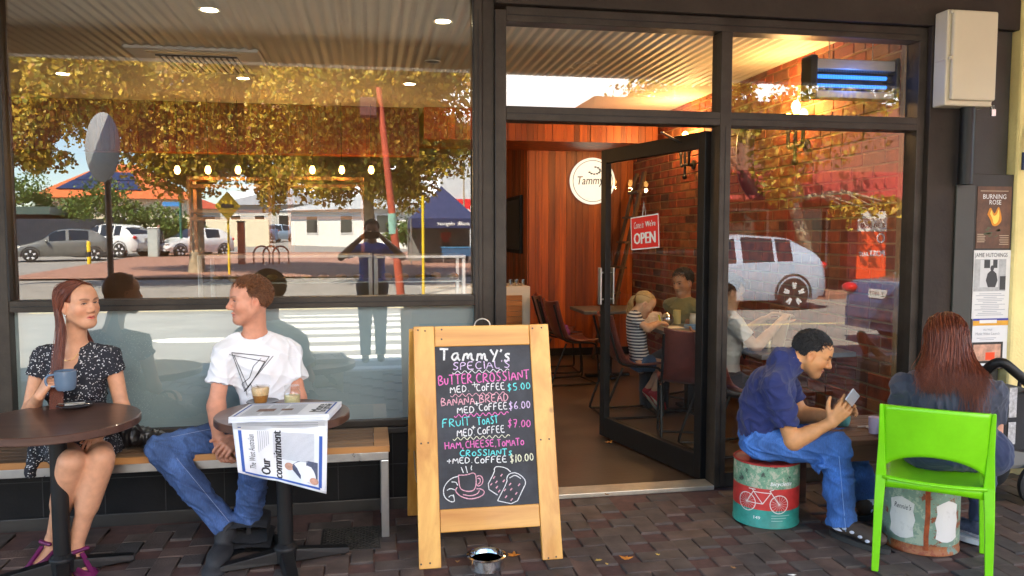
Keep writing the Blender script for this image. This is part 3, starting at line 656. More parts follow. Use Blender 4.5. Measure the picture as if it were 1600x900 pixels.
for x in (-1.838, .582): mb.box((x - .006, -.0575, 1.206), (x + .006, -.02, 3.20))
for z in (1.175,): mb.box((-1.83, -.0585, z - .0025), (.58, -.0545, z + .0025))
for x in (.606, .702): mb.box((x - .003, -.0725 if x > .65 else -.0625, .47 if x < .65 else .02), (x + .003, -.0445, 2.80))
mb.box((.77, -.0625, 2.778), (3.36, -.0595, 2.783)); mb.box((.77, -.0645, 2.232), (2.054, -.0615, 2.237)); mb.box((2.126, -.0645, 2.232), (3.364, -.0615, 2.237)); mb.box((2.088, -.0675, .02), (2.092, -.0645, 2.19))
mb.build('gasket_groove_line', MAT['black'], CAFE)  # strips by the panes are gaskets; the rest paint in shaded frame grooves
# pier to the right and the rear walls
mb = MB(); mb.box((3.42, -.10, -.3), (3.66, .3, 2.83)); mb.build('pier', MAT['beam'], CAFE, bevel=.006)
mb = MB(); mb.box((3.66, -.06, -.3), (4.02, .3, 2.83)); mb.build('pier_panel', mat('dark green black paint', (.028, .027, .022), .5, 0, .2, 4, .15, 40), CAFE, bevel=.006)
mb = MB(); mb.box((XL - .1, -.02, -.3), (XR, 9.6, -.006)); mb.build('floor', MAT['floor'], CAFE)
mb = MB(); mb.box((XL - .1, .1, CEIL), (XR + .3, 9.6, CEIL + .1)); mb.build('ceiling', MAT['ceil'], CAFE)
mb = MB(); xs = np.arange(XL, XR, .0127); zz = CEIL - .012 + .005 * np.cos(xs / .076 * 2 * math.pi)
mb.sheet([[(x, .1, z) for x, z in zip(xs, zz)], [(x, 2.55, z) for x, z in zip(xs, zz)]]); mb.build('added_corrugation', MAT['soffit'], CAFE)  # corrugated sheet added inside to strengthen the soffit's reflection in the glass
mb = MB(); mb.box((XL - .2, .1, -.1), (XL, 9.6, 3.4)); mb.box((XL, 9.5, -.1), (1.95, 9.7, 3.4)); mb.build('kitchen_wall', mat('dim plaster', (.30, .22, .15), .8, 0, .1), CAFE)
mb = MB(); mb.box((-9, .4, 3.05), (9, 9.7, 4.6)); mb.box((-9, -.02, SOF + .05), (9, .4, 4.6)); mb.box((3.6, .3, -.2), (9, 9.7, 3.1)); mb.box((-9, .3, -.2), (-6.4, 9.7, 3.1)); mb.build('upper_wall', mat('painted parapet', (.45, .40, .33), .8, 0, .1), CAFE)
# brick side wall, bricks as separate faces proud of the mortar
def bricks():
    mb = MB(); L, Hh, j = .235, .076, .012; z = .0; row = 0
    while z < CEIL - .02:
        y = .10 - (row % 2) * (L + j) / 2
        while y < 5.3:
            a, b = max(y, .10), min(y + L * rnd.choice((1, 1, 1, .5)), 5.3)
            h1 = min(z + Hh, CEIL - .004)
            if b - a > .03:
                p = rnd.uniform(.004, .011); q = .004
                V = [(XR, a, z), (XR, b, z), (XR, b, h1), (XR, a, h1)]; n = [(XR - p, a + q, z + q), (XR - p, b - q, z + q), (XR - p, b - q, h1 - q), (XR - p, a + q, h1 - q)]
                mb.add(V + n, [(4, 7, 6, 5), (0, 4, 5, 1), (1, 5, 6, 2), (2, 6, 7, 3), (3, 7, 4, 0)])
            y = b + j
        z += Hh + j; row += 1
    return mb
mb = MB(); mb.box((XR, .065, -.1), (XR + .2, 9.6, CEIL)); bw = mb.build('brick_wall', MAT['mortar'], CAFE)
bricks().build('brick_face', MAT['brick'], bw)
# timber lined block at the back: front boards and the side towards the kitchen
def boards(x0, x1, z0, z1, along, const, sgn, w=.085):
    mb = MB(); x = x0
    while x < x1 - .005:
        e = min(x + w * rnd.choice((.5, .5, 1, 1, .75)), x1); d = rnd.uniform(.012, .022)
        if along == 'X': mb.box((x + .0015, const, z0), (e - .0015, const + sgn * d, z1))
        else: mb.box((const, x + .0015, z0), (const + sgn * d, e - .0015, z1))
        x = e
    return mb
TX, TY = 1.975, 5.3
boards(TX, XR - .012, .09, CEIL - .004, 'X', TY, -1).build('timber_wall', MAT['cedar'], CAFE)
boards(TY, 9.5, .09, CEIL - .004, 'Y', TX, -1).build('timber_wall', MAT['cedar'], CAFE)
mb = MB(); mb.box((TX + .003, TY + .003, -.1), (XR, 9.5, CEIL - .002)); mb.build('timber_core', MAT['dark'], CAFE)
mb = MB(); mb.box((TX - .002, TY - .025, -.006), (XR - .012, TY, .09)); mb.build('skirting', MAT['black'], CAFE)
# timber bulkhead over the counter and a timber ceiling strip in front of it
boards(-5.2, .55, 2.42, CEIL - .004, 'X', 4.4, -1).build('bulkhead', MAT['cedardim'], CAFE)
boards(.6, 3.3, 2.60, CEIL - .004, 'X', 4.3, -1).build('bulkhead', MAT['cedar'], CAFE)
mb = MB(); mb.box((-5.2, 4.405, 2.42), (.55, 4.6, CEIL - .004)); mb.box((.6, 4.305, 2.60), (3.3, 5.28, CEIL - .004)); mb.build('bulkhead_core', MAT['cedar'], CAFE)
# awning: corrugated soffit, edge beam, posts at its ends
AW = thing('awning', 'veranda roof with cream corrugated lining and edge beam over the footpath', 'awning', (0, -2, 0))
mb = MB(); xs = np.arange(-9, 9, .0127)
zz = SOF + .007 * np.cos(xs / .076 * 2 * math.pi)
mb.sheet([[(x, -.02, z) for x, z in zip(xs, zz)], [(x, -3.72, z) for x, z in zip(xs, zz)]]); mb.build('corrugated_lining', MAT['soffit'], AW)
mb = MB(); mb.box((-9, -3.86, 3.24), (9, -3.70, 3.60)); mb.build('edge_beam', MAT['soffit'], AW, bevel=.006)
mb = MB(); mb.box((-9, -3.86, 3.60), (9, -.03, 3.66)); mb.build('roof_sheet', MAT['steel'], AW)
for x in (-6.5, 6.5):
    mb = MB(); mb.tube([(x, -3.78, 0), (x, -3.78, 3.26)], .05, 16); mb.build('post', MAT['black'], AW, True)
# ------------------------------------------------------------------ the open door (swung inwards, hinged on the mullion)
H0, D1 = Vector((2.045, .075, 0)), Vector((1.745, 1.275, 0)); dv = (D1 - H0).normalized(); dn = Vector((-dv.y, dv.x, 0)); DW = (D1 - H0).length
def dbox(mb, a, b, z0, z1, t=.022): mb.beam(H0 + dv * ((a + b) / 2) + Vector((0, 0, z0)), H0 + dv * ((a + b) / 2) + Vector((0, 0, z1)), b - a, 2 * t, up=dn)
def door():
    f = MB()
    def bar(a, b, z0, z1, t=.024):
        P = [H0 + dv * s + dn * n + Vector((0, 0, z)) for z in (z0, z1) for s, n in ((a, -t), (b, -t), (b, t), (a, t))]
        f.add([tuple(p) for p in P], [(3, 2, 1, 0), (4, 5, 6, 7), (0, 1, 5, 4), (1, 2, 6, 5), (2, 3, 7, 6), (3, 0, 4, 7)])
    bar(0, .07, .01, 2.18); bar(DW - .07, DW, .01, 2.18); bar(.07, DW - .07, 2.08, 2.18); bar(.07, DW - .07, .01, .16)
    fr = f.build('door', MAT['black'], CAFE, bevel=.003)
    g = MB(); g.add([tuple(H0 + dv * s + Vector((0, 0, z))) for s, z in ((.06, .15), (DW - .06, .15), (DW - .06, 2.09), (.06, 2.09))], [(0, 1, 2, 3)]); g.build('door_pane', MAT['doorglass'], fr)
    h = MB()
    for q in (-1, 1):
        p = H0 + dv * (DW - .045) + dn * q * .055
        h.beam(p + Vector((0, 0, 1.02)), p + Vector((0, 0, 1.30)), .045, .012, up=dn)
        for z in (1.06, 1.26): h.tube([p + Vector((0, 0, z)), p - dn * q * .04 + Vector((0, 0, z))], .008, 8)
    h.build('handle', MAT['steel'], fr, bevel=.003)
    c = MB(); p = H0 + dv * .30 - dn * .04 + Vector((0, 0, 2.13)); c.beam(p - dv * .12, p + dv * .12, .05, .05); c.beam(p, Vector((1.75, .10, 2.17)), .018, .012); c.build('closer', MAT['steel'], fr, bevel=.004)
door()
# ------------------------------------------------------------------ inside the cafe
def spot(name, loc, e, parent, size=R(120), col=(1, .88, .70), blend=.6, rad=.05):
    l = bpy.data.lights.new(name, 'SPOT'); l.energy = e; l.spot_size = size; l.spot_blend = blend; l.color = col; l.shadow_soft_size = rad
    o = bpy.data.objects.new(name, l); COL.objects.link(o); o.parent = parent; o.location = Vector(loc) - _org(parent); return o
def bulb_light(name, loc, e, parent, col=(1, .55, .20), rad=.03):
    l = bpy.data.lights.new(name, 'POINT'); l.energy = e; l.color = col; l.shadow_soft_size = rad
    o = bpy.data.objects.new(name, l); COL.objects.link(o); o.parent = parent; o.location = Vector(loc) - _org(parent); return o
LEDM = emitmat('lamp disc', (1, .88, .62), 4.)
RIMM = MAT['white']
dl = [('front row, left of the cassette', 327, 15), ('front row, beside the corner post', 692, 33), ('second row, at the far left', 98, 115), ('second row, right of the cassette', 380, 122), ('second row, right of the street pole', 640, 131), ('back row, beside the left jamb', 30, 238), ('back row, above the round sign', 233, 238), ('unlit, near the corner post', 676, 96)]
for i, (w_, px, py) in enumerate(dl):
    p = onZ(px, py, CEIL - .024)
    if p.y > 9: p = Vector((-2.6 + 1.3 * i - 5.5, 7.6, CEIL - .004))
    t = thing('downlight', 'round ceiling downlight ' + w_, 'downlight', p, 'ceiling downlights')
    m = MB(); m.lathe([(.048, .0), (.062, -.006), (.066, 0)], p, 24); m.build('rim', RIMM, t, True)
    m = MB(); m.lathe([(.0, -.002), (.049, -.002)], p, 24); m.build('lamp', LEDM if 'unlit' not in w_ else MAT['steel'], t, True)
    if 'unlit' not in w_: spot('lamp_light', (p.x, p.y, p.z - .03), 7 if p.y < 3 else 1.2, t)
p = onZ(912, 101, CEIL - .003); t = thing('ceiling_speaker', 'round white ceiling speaker above the door', 'speaker', p)
m = MB(); m.lathe([(.10, 0), (.125, -.012), (.14, 0)], p, 32); m.build('rim', RIMM, t, True)
m = MB(); m.lathe([(0, -.012), (.10, -.006), (.101, 0)], p, 32); m.build('grille', mat('grille', (.5, .47, .4), .7), t, True)
# ceiling cassette
a, b = onZ(205, 70, CEIL), onZ(395, 78, CEIL); cx, cyy = (a.x + b.x) / 2, a.y + .42
t = thing('ceiling_cassette', 'square air conditioning cassette in the ceiling behind the big window', 'air conditioner', (cx, cyy, CEIL))
m = MB(); wd = .48; m.box((cx - wd, cyy - wd, CEIL - .035), (cx + wd, cyy + wd, CEIL - .001)); m.build('panel', MAT['white'], t, bevel=.012)
m = MB(); m.box((cx - wd * .62, cyy - wd * .62, CEIL - .044), (cx + wd * .62, cyy + wd * .62, CEIL - .034)); m.build('grille_back', MAT['dark'], t)
m = MB()
for k in range(14): x = cx - wd * .6 + k * wd * 1.2 / 13; m.box((x - .012, cyy - wd * .6, CEIL - .052), (x + .012, cyy + wd * .6, CEIL - .045))
m.build('grille', MAT['white'], t)
m = MB()
for q in (-1, 1): m = MB(); m.box((cx - wd * .7, cyy + q * wd * .83 - .03, CEIL - .042), (cx + wd * .7, cyy + q * wd * .83 + .03, CEIL - .034)); m.build('louvre', MAT['cream'], t)
# hanging filament bulbs
BULB = emitmat('glowing filament bulb', (1, .50, .12), 3.)
for k, px in enumerate((277, 325, 372, 488, 534, 580)):
    p = onY(px, 264, 4.2); where = ('leftmost', 'second from left', 'third from left', 'fourth from left', 'fifth from left', 'rightmost')[k]
    t = thing('pendant_bulb', 'bare glowing bulb on a cord over the counter, %s of the six' % where, 'pendant light', (p.x, p.y, p.z), 'pendant bulbs over the counter')
    m = MB(); m.tube([(p.x, p.y, p.z + .06), (p.x, p.y, CEIL)], .004, 6); m.build('cord', MAT['black'], t)
    m = MB(); m.lathe([(.0, .03), (.016, .03), (.018, .07), (.0, .075)], p, 12); m.build('socket', MAT['black'], t, True)
    m = MB(); m.lathe([(0, -.055), (.022, -.045), (.032, -.015), (.022, .02), (.014, .035), (0, .036)], p, 14); m.build('bulb', BULB, t, True)
    bulb_light('bulb_light', (p.x, p.y, p.z - .09), 1.2, t)
# two hanging timber shelf frames
for k, (x0, x1) in enumerate(((296, 424), (452, 567))):
    a, b = onY(x0, 276, 4.25), onY(x1, 400, 4.25); z1, z0 = a.z, 1.36
    t = thing('shelf_frame', 'orange timber shelf frame over the counter, the %s of two' % ('left' if k == 0 else 'right'), 'shelf', ((a.x + b.x) / 2, 4.3, z0), 'timber shelf frames')
    m = MB()
    for x in (a.x, b.x):
        for y in (4.2, 4.5): m.beam((x, y, z0), (x, y, z1), .035, .035)
    m.build('upright', MAT['cedarshelf'], t)
    for z in (z1 - .02, z1 - .10, z1 - .36, z1 - .44): m = MB(); m.box((a.x, 4.19, z - .018), (b.x, 4.51, z + .018)); m.build('board', MAT['cedarshelf'], t)
    m = MB(); m.box((a.x, 4.46, z1 - .40), (b.x, 4.48, z1 - .36 + .02)); m.build('back_rail', MAT['cedarshelf'], t)
# display cabinets
gl = MAT['glass']; cg = glassmat('cabinet glass', (.9, .97, .97), .05)
for k, (x0, x1, py) in enumerate(((308, 582, 404), (584, 728, 404))):
    a, b = onY(x0, py, 2.9), onY(x1, py, 2.9); z1 = a.z
    t = thing('display_cabinet', 'glass fronted food display cabinet behind the window, %s' % ('the long left one' if k == 0 else 'the short right one'), 'cabinet', ((a.x + b.x) / 2, 3.2, 0), 'display cabinets')
    m = MB()
    for x in (a.x + .02, b.x - .02):
        for y in (2.92, 3.48): m.box((x - .018, y - .018, .6), (x + .018, y + .018, z1))
    m.box((a.x, 2.9, z1), (b.x, 3.5, z1 + .03)); m.box((a.x, 2.9, .0), (b.x, 3.5, .62)); m.build('body', MAT['steel'], t, bevel=.004)
    m = MB(); m.sheet([[(a.x + .03, 2.905, .62), (b.x - .03, 2.905, .62)], [(a.x + .03, 2.905, z1), (b.x - .03, 2.905, z1)]]); m.build('front_glass', cg, t)
    m = MB()
    for z in (.86, 1.10): m.box((a.x + .04, 2.94, z), (b.x - .04, 3.46, z + .012))
    m.build('shelf', MAT['steel'], t)
    m = MB()
    for q in range(int((b.x - a.x) / .16)):
        for z in (.872, 1.112):
            x = a.x + .12 + q * .16; m.ball((x, 3.08 + rnd.uniform(0, .2), z + .03), (.055, .06, rnd.uniform(.025, .045)), 10, 6)
    m.build('pastries', mat('pastry', (.50, .26, .08), .6, 0, .3, 20), t, True)
# white counter end with timber inset seen through the doorway, cups on it
a, b = onY(788, 448, 4.4), onY(829, 448, 4.4)
t = thing('service_counter', 'white counter end with a slatted timber inset behind the doorway', 'counter', (1.2, 4.6, 0)); z1 = a.z
m = MB(); m.box((.6, 4.42, 0), (b.x, 5.1, z1)); m.build('body', MAT['white'], t, bevel=.006)
m = MB()
for k in range(14): m.box((.6, 4.40, z1 - .16 - k * .062), (b.x - .10, 4.418, z1 - .102 - k * .062))
m.build('timber_inset', MAT['cedarshelf'], t)
for k in range(5):
    x = b.x - .06 - .075 * k; m = MB(); m.lathe([(.0, .004), (.022, .0), (.028, .075), (.026, .075), (.02, .006), (0, .006)], (x, 4.52 + .03 * (k % 2), z1), 16)
    tag(m.build('tumbler', MAT['chrome'], None, True, loc=(x, 4.52, z1)), 'small metallic tumbler upside down on the white counter, %s from the right end' % ('first', 'second', 'third', 'fourth', 'fifth')[k], 'tumbler', 'tumblers on the counter')
# wall screen on the side of the timber block
t = thing('wall_screen', 'dark menu screen on the timber side wall beyond the doorway', 'screen', (TX - .05, 6.6, 1.75))
za, zb = 2.06, 1.30
m = MB(); m.box((TX - .06, 5.55, zb), (TX - .024, 8.2, za)); m.build('casing', MAT['black'], t, bevel=.005)
m = MB(); m.box((TX - .064, 5.6, zb + .05), (TX - .0605, 8.15, za - .05)); m.build('display', mat('blank display', (.012, .012, .014), .2), t)
# round sign
p = Vector(onY(926, 283, TY - .08)); r0 = (onY(961, 283, TY - .08) - onY(891, 283, TY - .08)).length / 2
t = thing('round_sign', 'round white cafe name sign on the timber wall', 'sign', p)
m = MB(); m.lathe([(r0 * .96, 0), (r0, .006), (r0, .038), (r0 * .98, .044), (0, .044)], p + Vector((0, .035, 0)), 48, axis=(0, -1, 0)); m.build('disc', mat('lit white acrylic', (.78, .80, .70), .4, 0, 0, emit=(1, 1, .85), emits=.10), t, True)
m = MB(); pts = [p + Vector((r0 * .88 * math.cos(q), -.0095, r0 * .88 * math.sin(q))) for q in np.linspace(0, 2 * math.pi, 49)[:-1]]; m.tube(pts, .004, 6, close=True)
m.build('ring', MAT['txtk'], t)
m = lettering("Tammy's", p + Vector((-r0 * .74, -.011, -r0 * .16)), (1, 0, .03), (0, 0, 1), r0 * .36, r0 * 1.42, shear=.22, bold=.008)
m.build('lettering', MAT['txtk'], t)
m = MB()
for q in np.linspace(-2.6, 1.4, 9): m.ball((p.x + .02 + .075 * math.cos(q), p.y - .011, p.z + r0 * .45 + .045 * math.sin(q)), (.017, .003, .010), 10, 6)
m.build('wreath', MAT['txtk'], t, True)
# sconces: black pipe arms with bulbs on the brick wall
def sconce(y, z, label):
    t = thing('wall_sconce', label, 'wall lamp', (XR, y, z), 'pipe sconces on the brick wall'); m = MB(); X = XR - .012
    m.lathe([(.05, 0), (.05, .012), (.02, .02), (.016, .10), (0, .10)], (X, y, z), 16, axis=(-1, 0, 0))
    for dy, h in ((-.11, .16), (0, .24), (.11, .16)):
        m.tube(smooth_line([(X - .10, y, z), (X - .10, y + dy * .95, z - .02), (X - .10, y + dy, z + .05), (X - .10, y + dy, z + h - .05)], 2), .014, 10); m.lathe([(.022, -.05), (.022, -.01), (.014, 0)], (X - .10, y + dy, z + h), 12)
    m.tube([(X - .1, y, z), (X - .1, y, z - .12)], .014, 10); m.ball((X - .1, y, z - .13), .026); m.build('pipe_arm', MAT['black'], t, True)
    for dy, h in ((-.11, .16), (0, .24), (.11, .16)):
        m = MB(); m.lathe([(0, -.01), (.014, -.005), (.034, .05), (.03, .08), (.016, .10), (0, .105)], (X - .10, y + dy, z + h), 14); m.build('bulb', BULB, t, True)
        bulb_light('bulb_light', (X - .17, y + dy, z + h + .12), 2.0, t)
q = onX(1245, 215, XR - .1); sconce(q.y, q.z - .06, 'black pipe wall lamp with three bulbs just under the bug zapper')
q = onX(1072, 245, XR - .1); sconce(q.y, q.z - .08, 'black pipe wall lamp with three bulbs seen through the open door')
# bug zapper hung inside the right window
Y = .085; a, b = onY(1268, 90, Y), onY(1402, 156, Y)
t = thing('bug_zapper', 'electric bug zapper with two blue glowing tubes and wire grid above the right window', 'bug zapper', ((a.x + b.x) / 2, Y, b.z))
m = MB(); m.box((a.x + .04, Y, a.z - .065), (b.x - .02, Y + .10, a.z)); m.box((a.x + .04, Y, b.z), (b.x - .02, Y + .10, b.z + .045)); m.box((a.x + .04, Y + .085, b.z), (b.x - .02, Y + .10, a.z)); m.build('body', mat('grey aluminium', (.45, .44, .40), .35, .6, .05), t, bevel=.006)
m = MB(); m.box((a.x + .042, Y + .075, b.z + .047), (b.x - .022, Y + .0845, a.z - .067)); m.build('dark_backing', MAT['black'], t)  # black sheet added so the housing behind the tubes looks dark
m = MB(); m.box((a.x - .01, Y - .015, b.z - .015), (a.x + .04, Y + .11, a.z + .02)); m.box((b.x - .02, Y - .015, b.z - .015), (b.x + .01, Y + .11, a.z + .02)); m.build('end_cap', MAT['black'], t, bevel=.012)
BLUE = emitmat('ultraviolet tube', (.04, .26, 1.), .30)
for fz in (.42, .66): z = a.z + (b.z - a.z) * fz; m = MB(); m.tube([(a.x + .045, Y + .05, z), (b.x - .05, Y + .05, z)], .013, 12); m.build('tube', BLUE, t, True)
m = MB()
for k in range(46): x = a.x + .05 + k * (b.x - a.x - .09) / 45; m.tube([(x, Y + .01, b.z + .04), (x, Y + .01, a.z - .06)], .0011, 4)
for fz in (.36, .55, .74): z = a.z + (b.z - a.z) * fz; m.tube([(a.x + .045, Y + .006, z), (b.x - .025, Y + .006, z)], .002, 4)
m.build('wire_grid', MAT['black'], t)
m = MB()
for x in (a.x + .15, b.x - .15): m.tube([(x, Y + .05, a.z - .01), (x, Y + .05, CEIL)], .003, 5)
m.build('hanger', MAT['steel'], t)
bulb_light('tube_light', ((a.x + b.x) / 2, Y - .06, (a.z + b.z) / 2), .35, t, (.1, .25, 1), .1)
# black duct beside the sconce
t = thing('wall_pipe', 'black bent duct on the brick wall beside the yellow leaves', 'pipe', (XR, 1.9, 1.9)); m = MB(); m.tube(smooth_line([(XR - .02, 1.95, 2.50), (XR - .14, 1.95, 2.45), (XR - .14, 1.95, 2.05), (XR - .02, 1.95, 1.9)], 2), .075, 16); m.build('duct', MAT['black'], t, True)
# step ladder leaning at the back against the bricks
t = thing('wooden_ladder', 'old wooden ladder leaning against the bricks behind the door', 'ladder', (3.1, 4.7, 0)); m = MB()
A0, A1 = Vector((2.72, 4.75, 0)), Vector((3.26, 4.75, 2.3))
lw = wood('old ladder timber', (.05, .025, .012), (.16, .08, .035), 'Z', .7, 2)
for q in (-.18, .18): m.beam(A0 + Vector((0, q, 0)), A1 + Vector((0, q * .75, 0)), .075, .03)
m.build('rail', lw, t); m = MB()
for k in range(7): c = A0.lerp(A1, (k + .8) / 7.6); m.beam(c + Vector((0, -.18, 0)), c + Vector((0, .18, 0)), .09, .025)
m.build('rung', lw, t)
# cafe tables and sling chairs
darkwood = wood('dark table timber', (.045, .022, .014), (.11, .055, .035), 'X', .4, 2)
def cafe_table(x, y, lab, lx=.70, ly=.62, z=.745):
    t = thing('cafe_table', lab, 'table', (x, y, 0), 'tables inside the cafe')
    m = MB(); m.box((x - lx / 2, y - ly / 2, z - .035), (x + lx / 2, y + ly / 2, z)); m.build('tabletop', mat('grey stone top', (.10, .095, .09), .35, 0, .2, 12), t, bevel=.004)
    m = MB(); m.box((x - .04, y - .04, .03), (x + .04, y + .04, z - .035)); m.build('column', MAT['black'], t, bevel=.004)
    m = MB(); m.box((x - .25, y - .035, 0), (x + .25, y + .035, .03)); m.box((x - .035, y - .25, 0.001), (x + .035, y + .25, .029)); m.build('foot', MAT['black'], t, bevel=.004)
def sling_chair(label):
    t = thing('sling_chair', label, 'chair', (0, 0, 0), 'leather sling chairs inside')
    P = [];                                                           # seat shell, facing +X
    for u, (x, z) in enumerate(smooth_line([(-.24, .86), (-.20, .70), (-.15, .55), (-.10, .47), (0, .44), (.12, .445), (.22, .455)], 2)):
        P.append([(x + .05 * (abs(s) ** 2), s * (.20 + .03 * (z < .5)), z + .02 * abs(s) ** 2) for s in np.linspace(-1, 1, 9)])
    m = MB(); m.sheet(P); m.build('sling_seat', MAT['leather'], t, True, solid=.016)
    m = MB()
    for q in (-1, 1):
        m.tube(smooth_line([(-.235, q * .205, .84), (-.155, q * .21, .55), (-.11, q * .215, .45), (.20, q * .215, .44), (.24, q * .215, .40), (.27, q * .215, .03), (.24, q * .215, .012), (-.24, q * .215, .012), (-.27, q * .215, .03), (-.10, q * .215, .44)], 2), .010, 8)
    for x, z in ((.24, .012), (-.24, .012)): m.tube([(x, -.215, z), (x, .215, z)], .009, 8)
    m.build('frame', MAT['black'], t, True); return t
cafe_table(2.75, 1.95, 'grey topped cafe table where the girl is drawing')
cafe_table(2.55, 3.75, 'grey topped cafe table against the back timber wall'); cafe_table(2.92, .66, 'grey topped cafe table just inside the right window')
ch = sling_chair('oxblood sling chair with the striped girl sitting on it'); ch.location = (2.16, 1.95, 0)
dup(ch, (2.02, 3.45, 0), R(8), 'oxblood sling chair left of the door edge with a toy hanging from it')
dup(ch, (2.05, 4.15, 0), R(-4), 'oxblood sling chair farthest back beside the timber wall')
dup(ch, (2.33, .98, 0), R(72), 'oxblood sling chair with its back to the door glass')
dup(ch, (3.06, 2.50, 0), R(205), 'oxblood sling chair under the person in the olive top')
dup(ch, (2.50, .72, 0), R(5), 'oxblood sling chair under the person reading a menu')
def clutter(name, lab, cat, prof, c, m_, n=20):
    mm = MB(); mm.lathe(prof, c, n); return tag(mm.build(name, m_, None, True, loc=c), lab, cat)
clutter('sugar_bowl', 'round shiny steel sugar bowl on the girls table', 'bowl', [(.03, 0), (.058, .03), (.06, .06), (.045, .095), (.02, .11), (0, .112)], (2.60, 2.13, .745), MAT['chrome'])
clutter('candle_jar', 'tall glass holder with cream candle behind the girls drawing', 'candle', [(.032, 0), (.035, .01), (.035, .12), (.03, .125), (0, .125)], (2.72, 2.2, .745), mat('cream wax', (.6, .5, .2), .4))
clutter('preserve_jar', 'clear jar of pale sugar with lid on the girls table', 'jar', [(.036, 0), (.042, .01), (.042, .07), (.036, .085), (.038, .10), (0, .102)], (2.84, 2.1, .745), mat('pale jar', (.55, .50, .38), .15))
clutter('brass_shaker', 'tall brass cylinder on the table inside the right window', 'shaker', [(.028, 0), (.03, .005), (.03, .13), (.026, .14), (0, .142)], (2.76, .62, .745), mat('brass', (.75, .60, .28), .2, 1))
t = thing('colouring_tray', 'pale blue plastic pencil tray on the girls table', 'tray', (2.80, 1.80, .745)); m = MB(); m.box((2.66, 1.72, .746), (2.95, 1.90, .752)); m.box((2.66, 1.72, .752), (2.95, 1.728, .775)); m.box((2.66, 1.892, .752), (2.95, 1.90, .775)); m.box((2.66, 1.728, .752), (2.668, 1.892, .775)); m.box((2.942, 1.728, .752), (2.95, 1.892, .775)); m.build('dish', mat('blue plastic', (.14, .26, .42), .4), t, bevel=.003)
m = MB(); m.box((2.50, 1.84, .7465), (2.65, 2.02, .749)); tag(m.build('drawing_paper', MAT['white'], loc=(2.57, 1.93, .747)), 'white sheet the girl is drawing on', 'paper')
m = MB(); m.ball((2.06, 3.62, .50), (.035, .03, .055), 10, 8); m.ball((2.05, 3.63, .56), (.025, .025, .025)); m.tube([(2.05, 3.63, .57), (1.90, 3.63, .80)], .003, 5); tag(m.build('toy_bag', mat('purple plush', (.22, .05, .22), .8, 0, .3, 30), None, True, loc=(2.06, 3.62, .5)), 'small purple and red toy hanging from the sling chair', 'toy')
# OPEN sign hung inside the door glass
def open_sign():
    c = H0 + dv * (DW * .50) + dn * .035; z = onY(1013, 363, c.y).z; ux = -dv; n = dn
    ux = -dv if (-dv).x > 0 else dv
    tl = R(-4); U = Vector((0, 0, 1)) * math.cos(tl) + ux * math.sin(tl); X = ux * math.cos(tl) - Vector((0, 0, 1)) * math.sin(tl)
    nz = X.cross(U); c = H0 + dv * (DW * .54) + nz * .03; hw, hh = .20, .115
    q = onP(1013, 363, H0, dn); c = Vector((q.x, q.y, q.z)) + nz * .03
    hw = .105 / max(.25, abs(dv.y)) * .9; hw = .17; hh = .115
    t = thing('open_sign', 'red card sign reading OPEN hung on the door glass', 'sign', c)
    m = MB(); m.prism([(-hw, -hh), (hw, -hh), (hw, hh), (-hw, hh)], c - nz * .004, X, U, .004); m.build('card', MAT['red'], t)
    m = MB()
    for x0, y0, x1, y1 in ((-hw, -hh, hw, -hh + .008), (-hw, hh - .008, hw, hh), (-hw, -hh + .008, -hw + .008, hh - .008), (hw - .008, -hh + .008, hw, hh - .008)): m.prism([(x0, y0), (x1, y0), (x1, y1), (x0, y1)], c + nz * .0008, X, U, .0004)
    m.build('border', MAT['txtw'], t)
    lettering('OPEN', c + X * (-hw * .80) + U * (-hh * .66) + nz * .002, X, U, hh * .68, hw * 1.6, bold=.05).build('lettering', MAT['txtw'], t)
    lettering("Come in", c + X * (-hw * .78) + U * (hh * .28) + nz * .002, X, U, hh * .42, hw * .72, shear=.3, bold=.01).build('lettering', MAT['txtw'], t)
    lettering("We're", c + X * (hw * .08) + U * (hh * .32) + nz * .002, X, U, hh * .34, hw * .72, bold=.04).build('lettering', MAT['txtw'], t)
    m = MB(); m.tube([c + X * (-.02) + U * hh, c + U * (hh + .10), c + X * .02 + U * hh], .0015, 4); m.build('string', MAT['steel'], t)
open_sign()
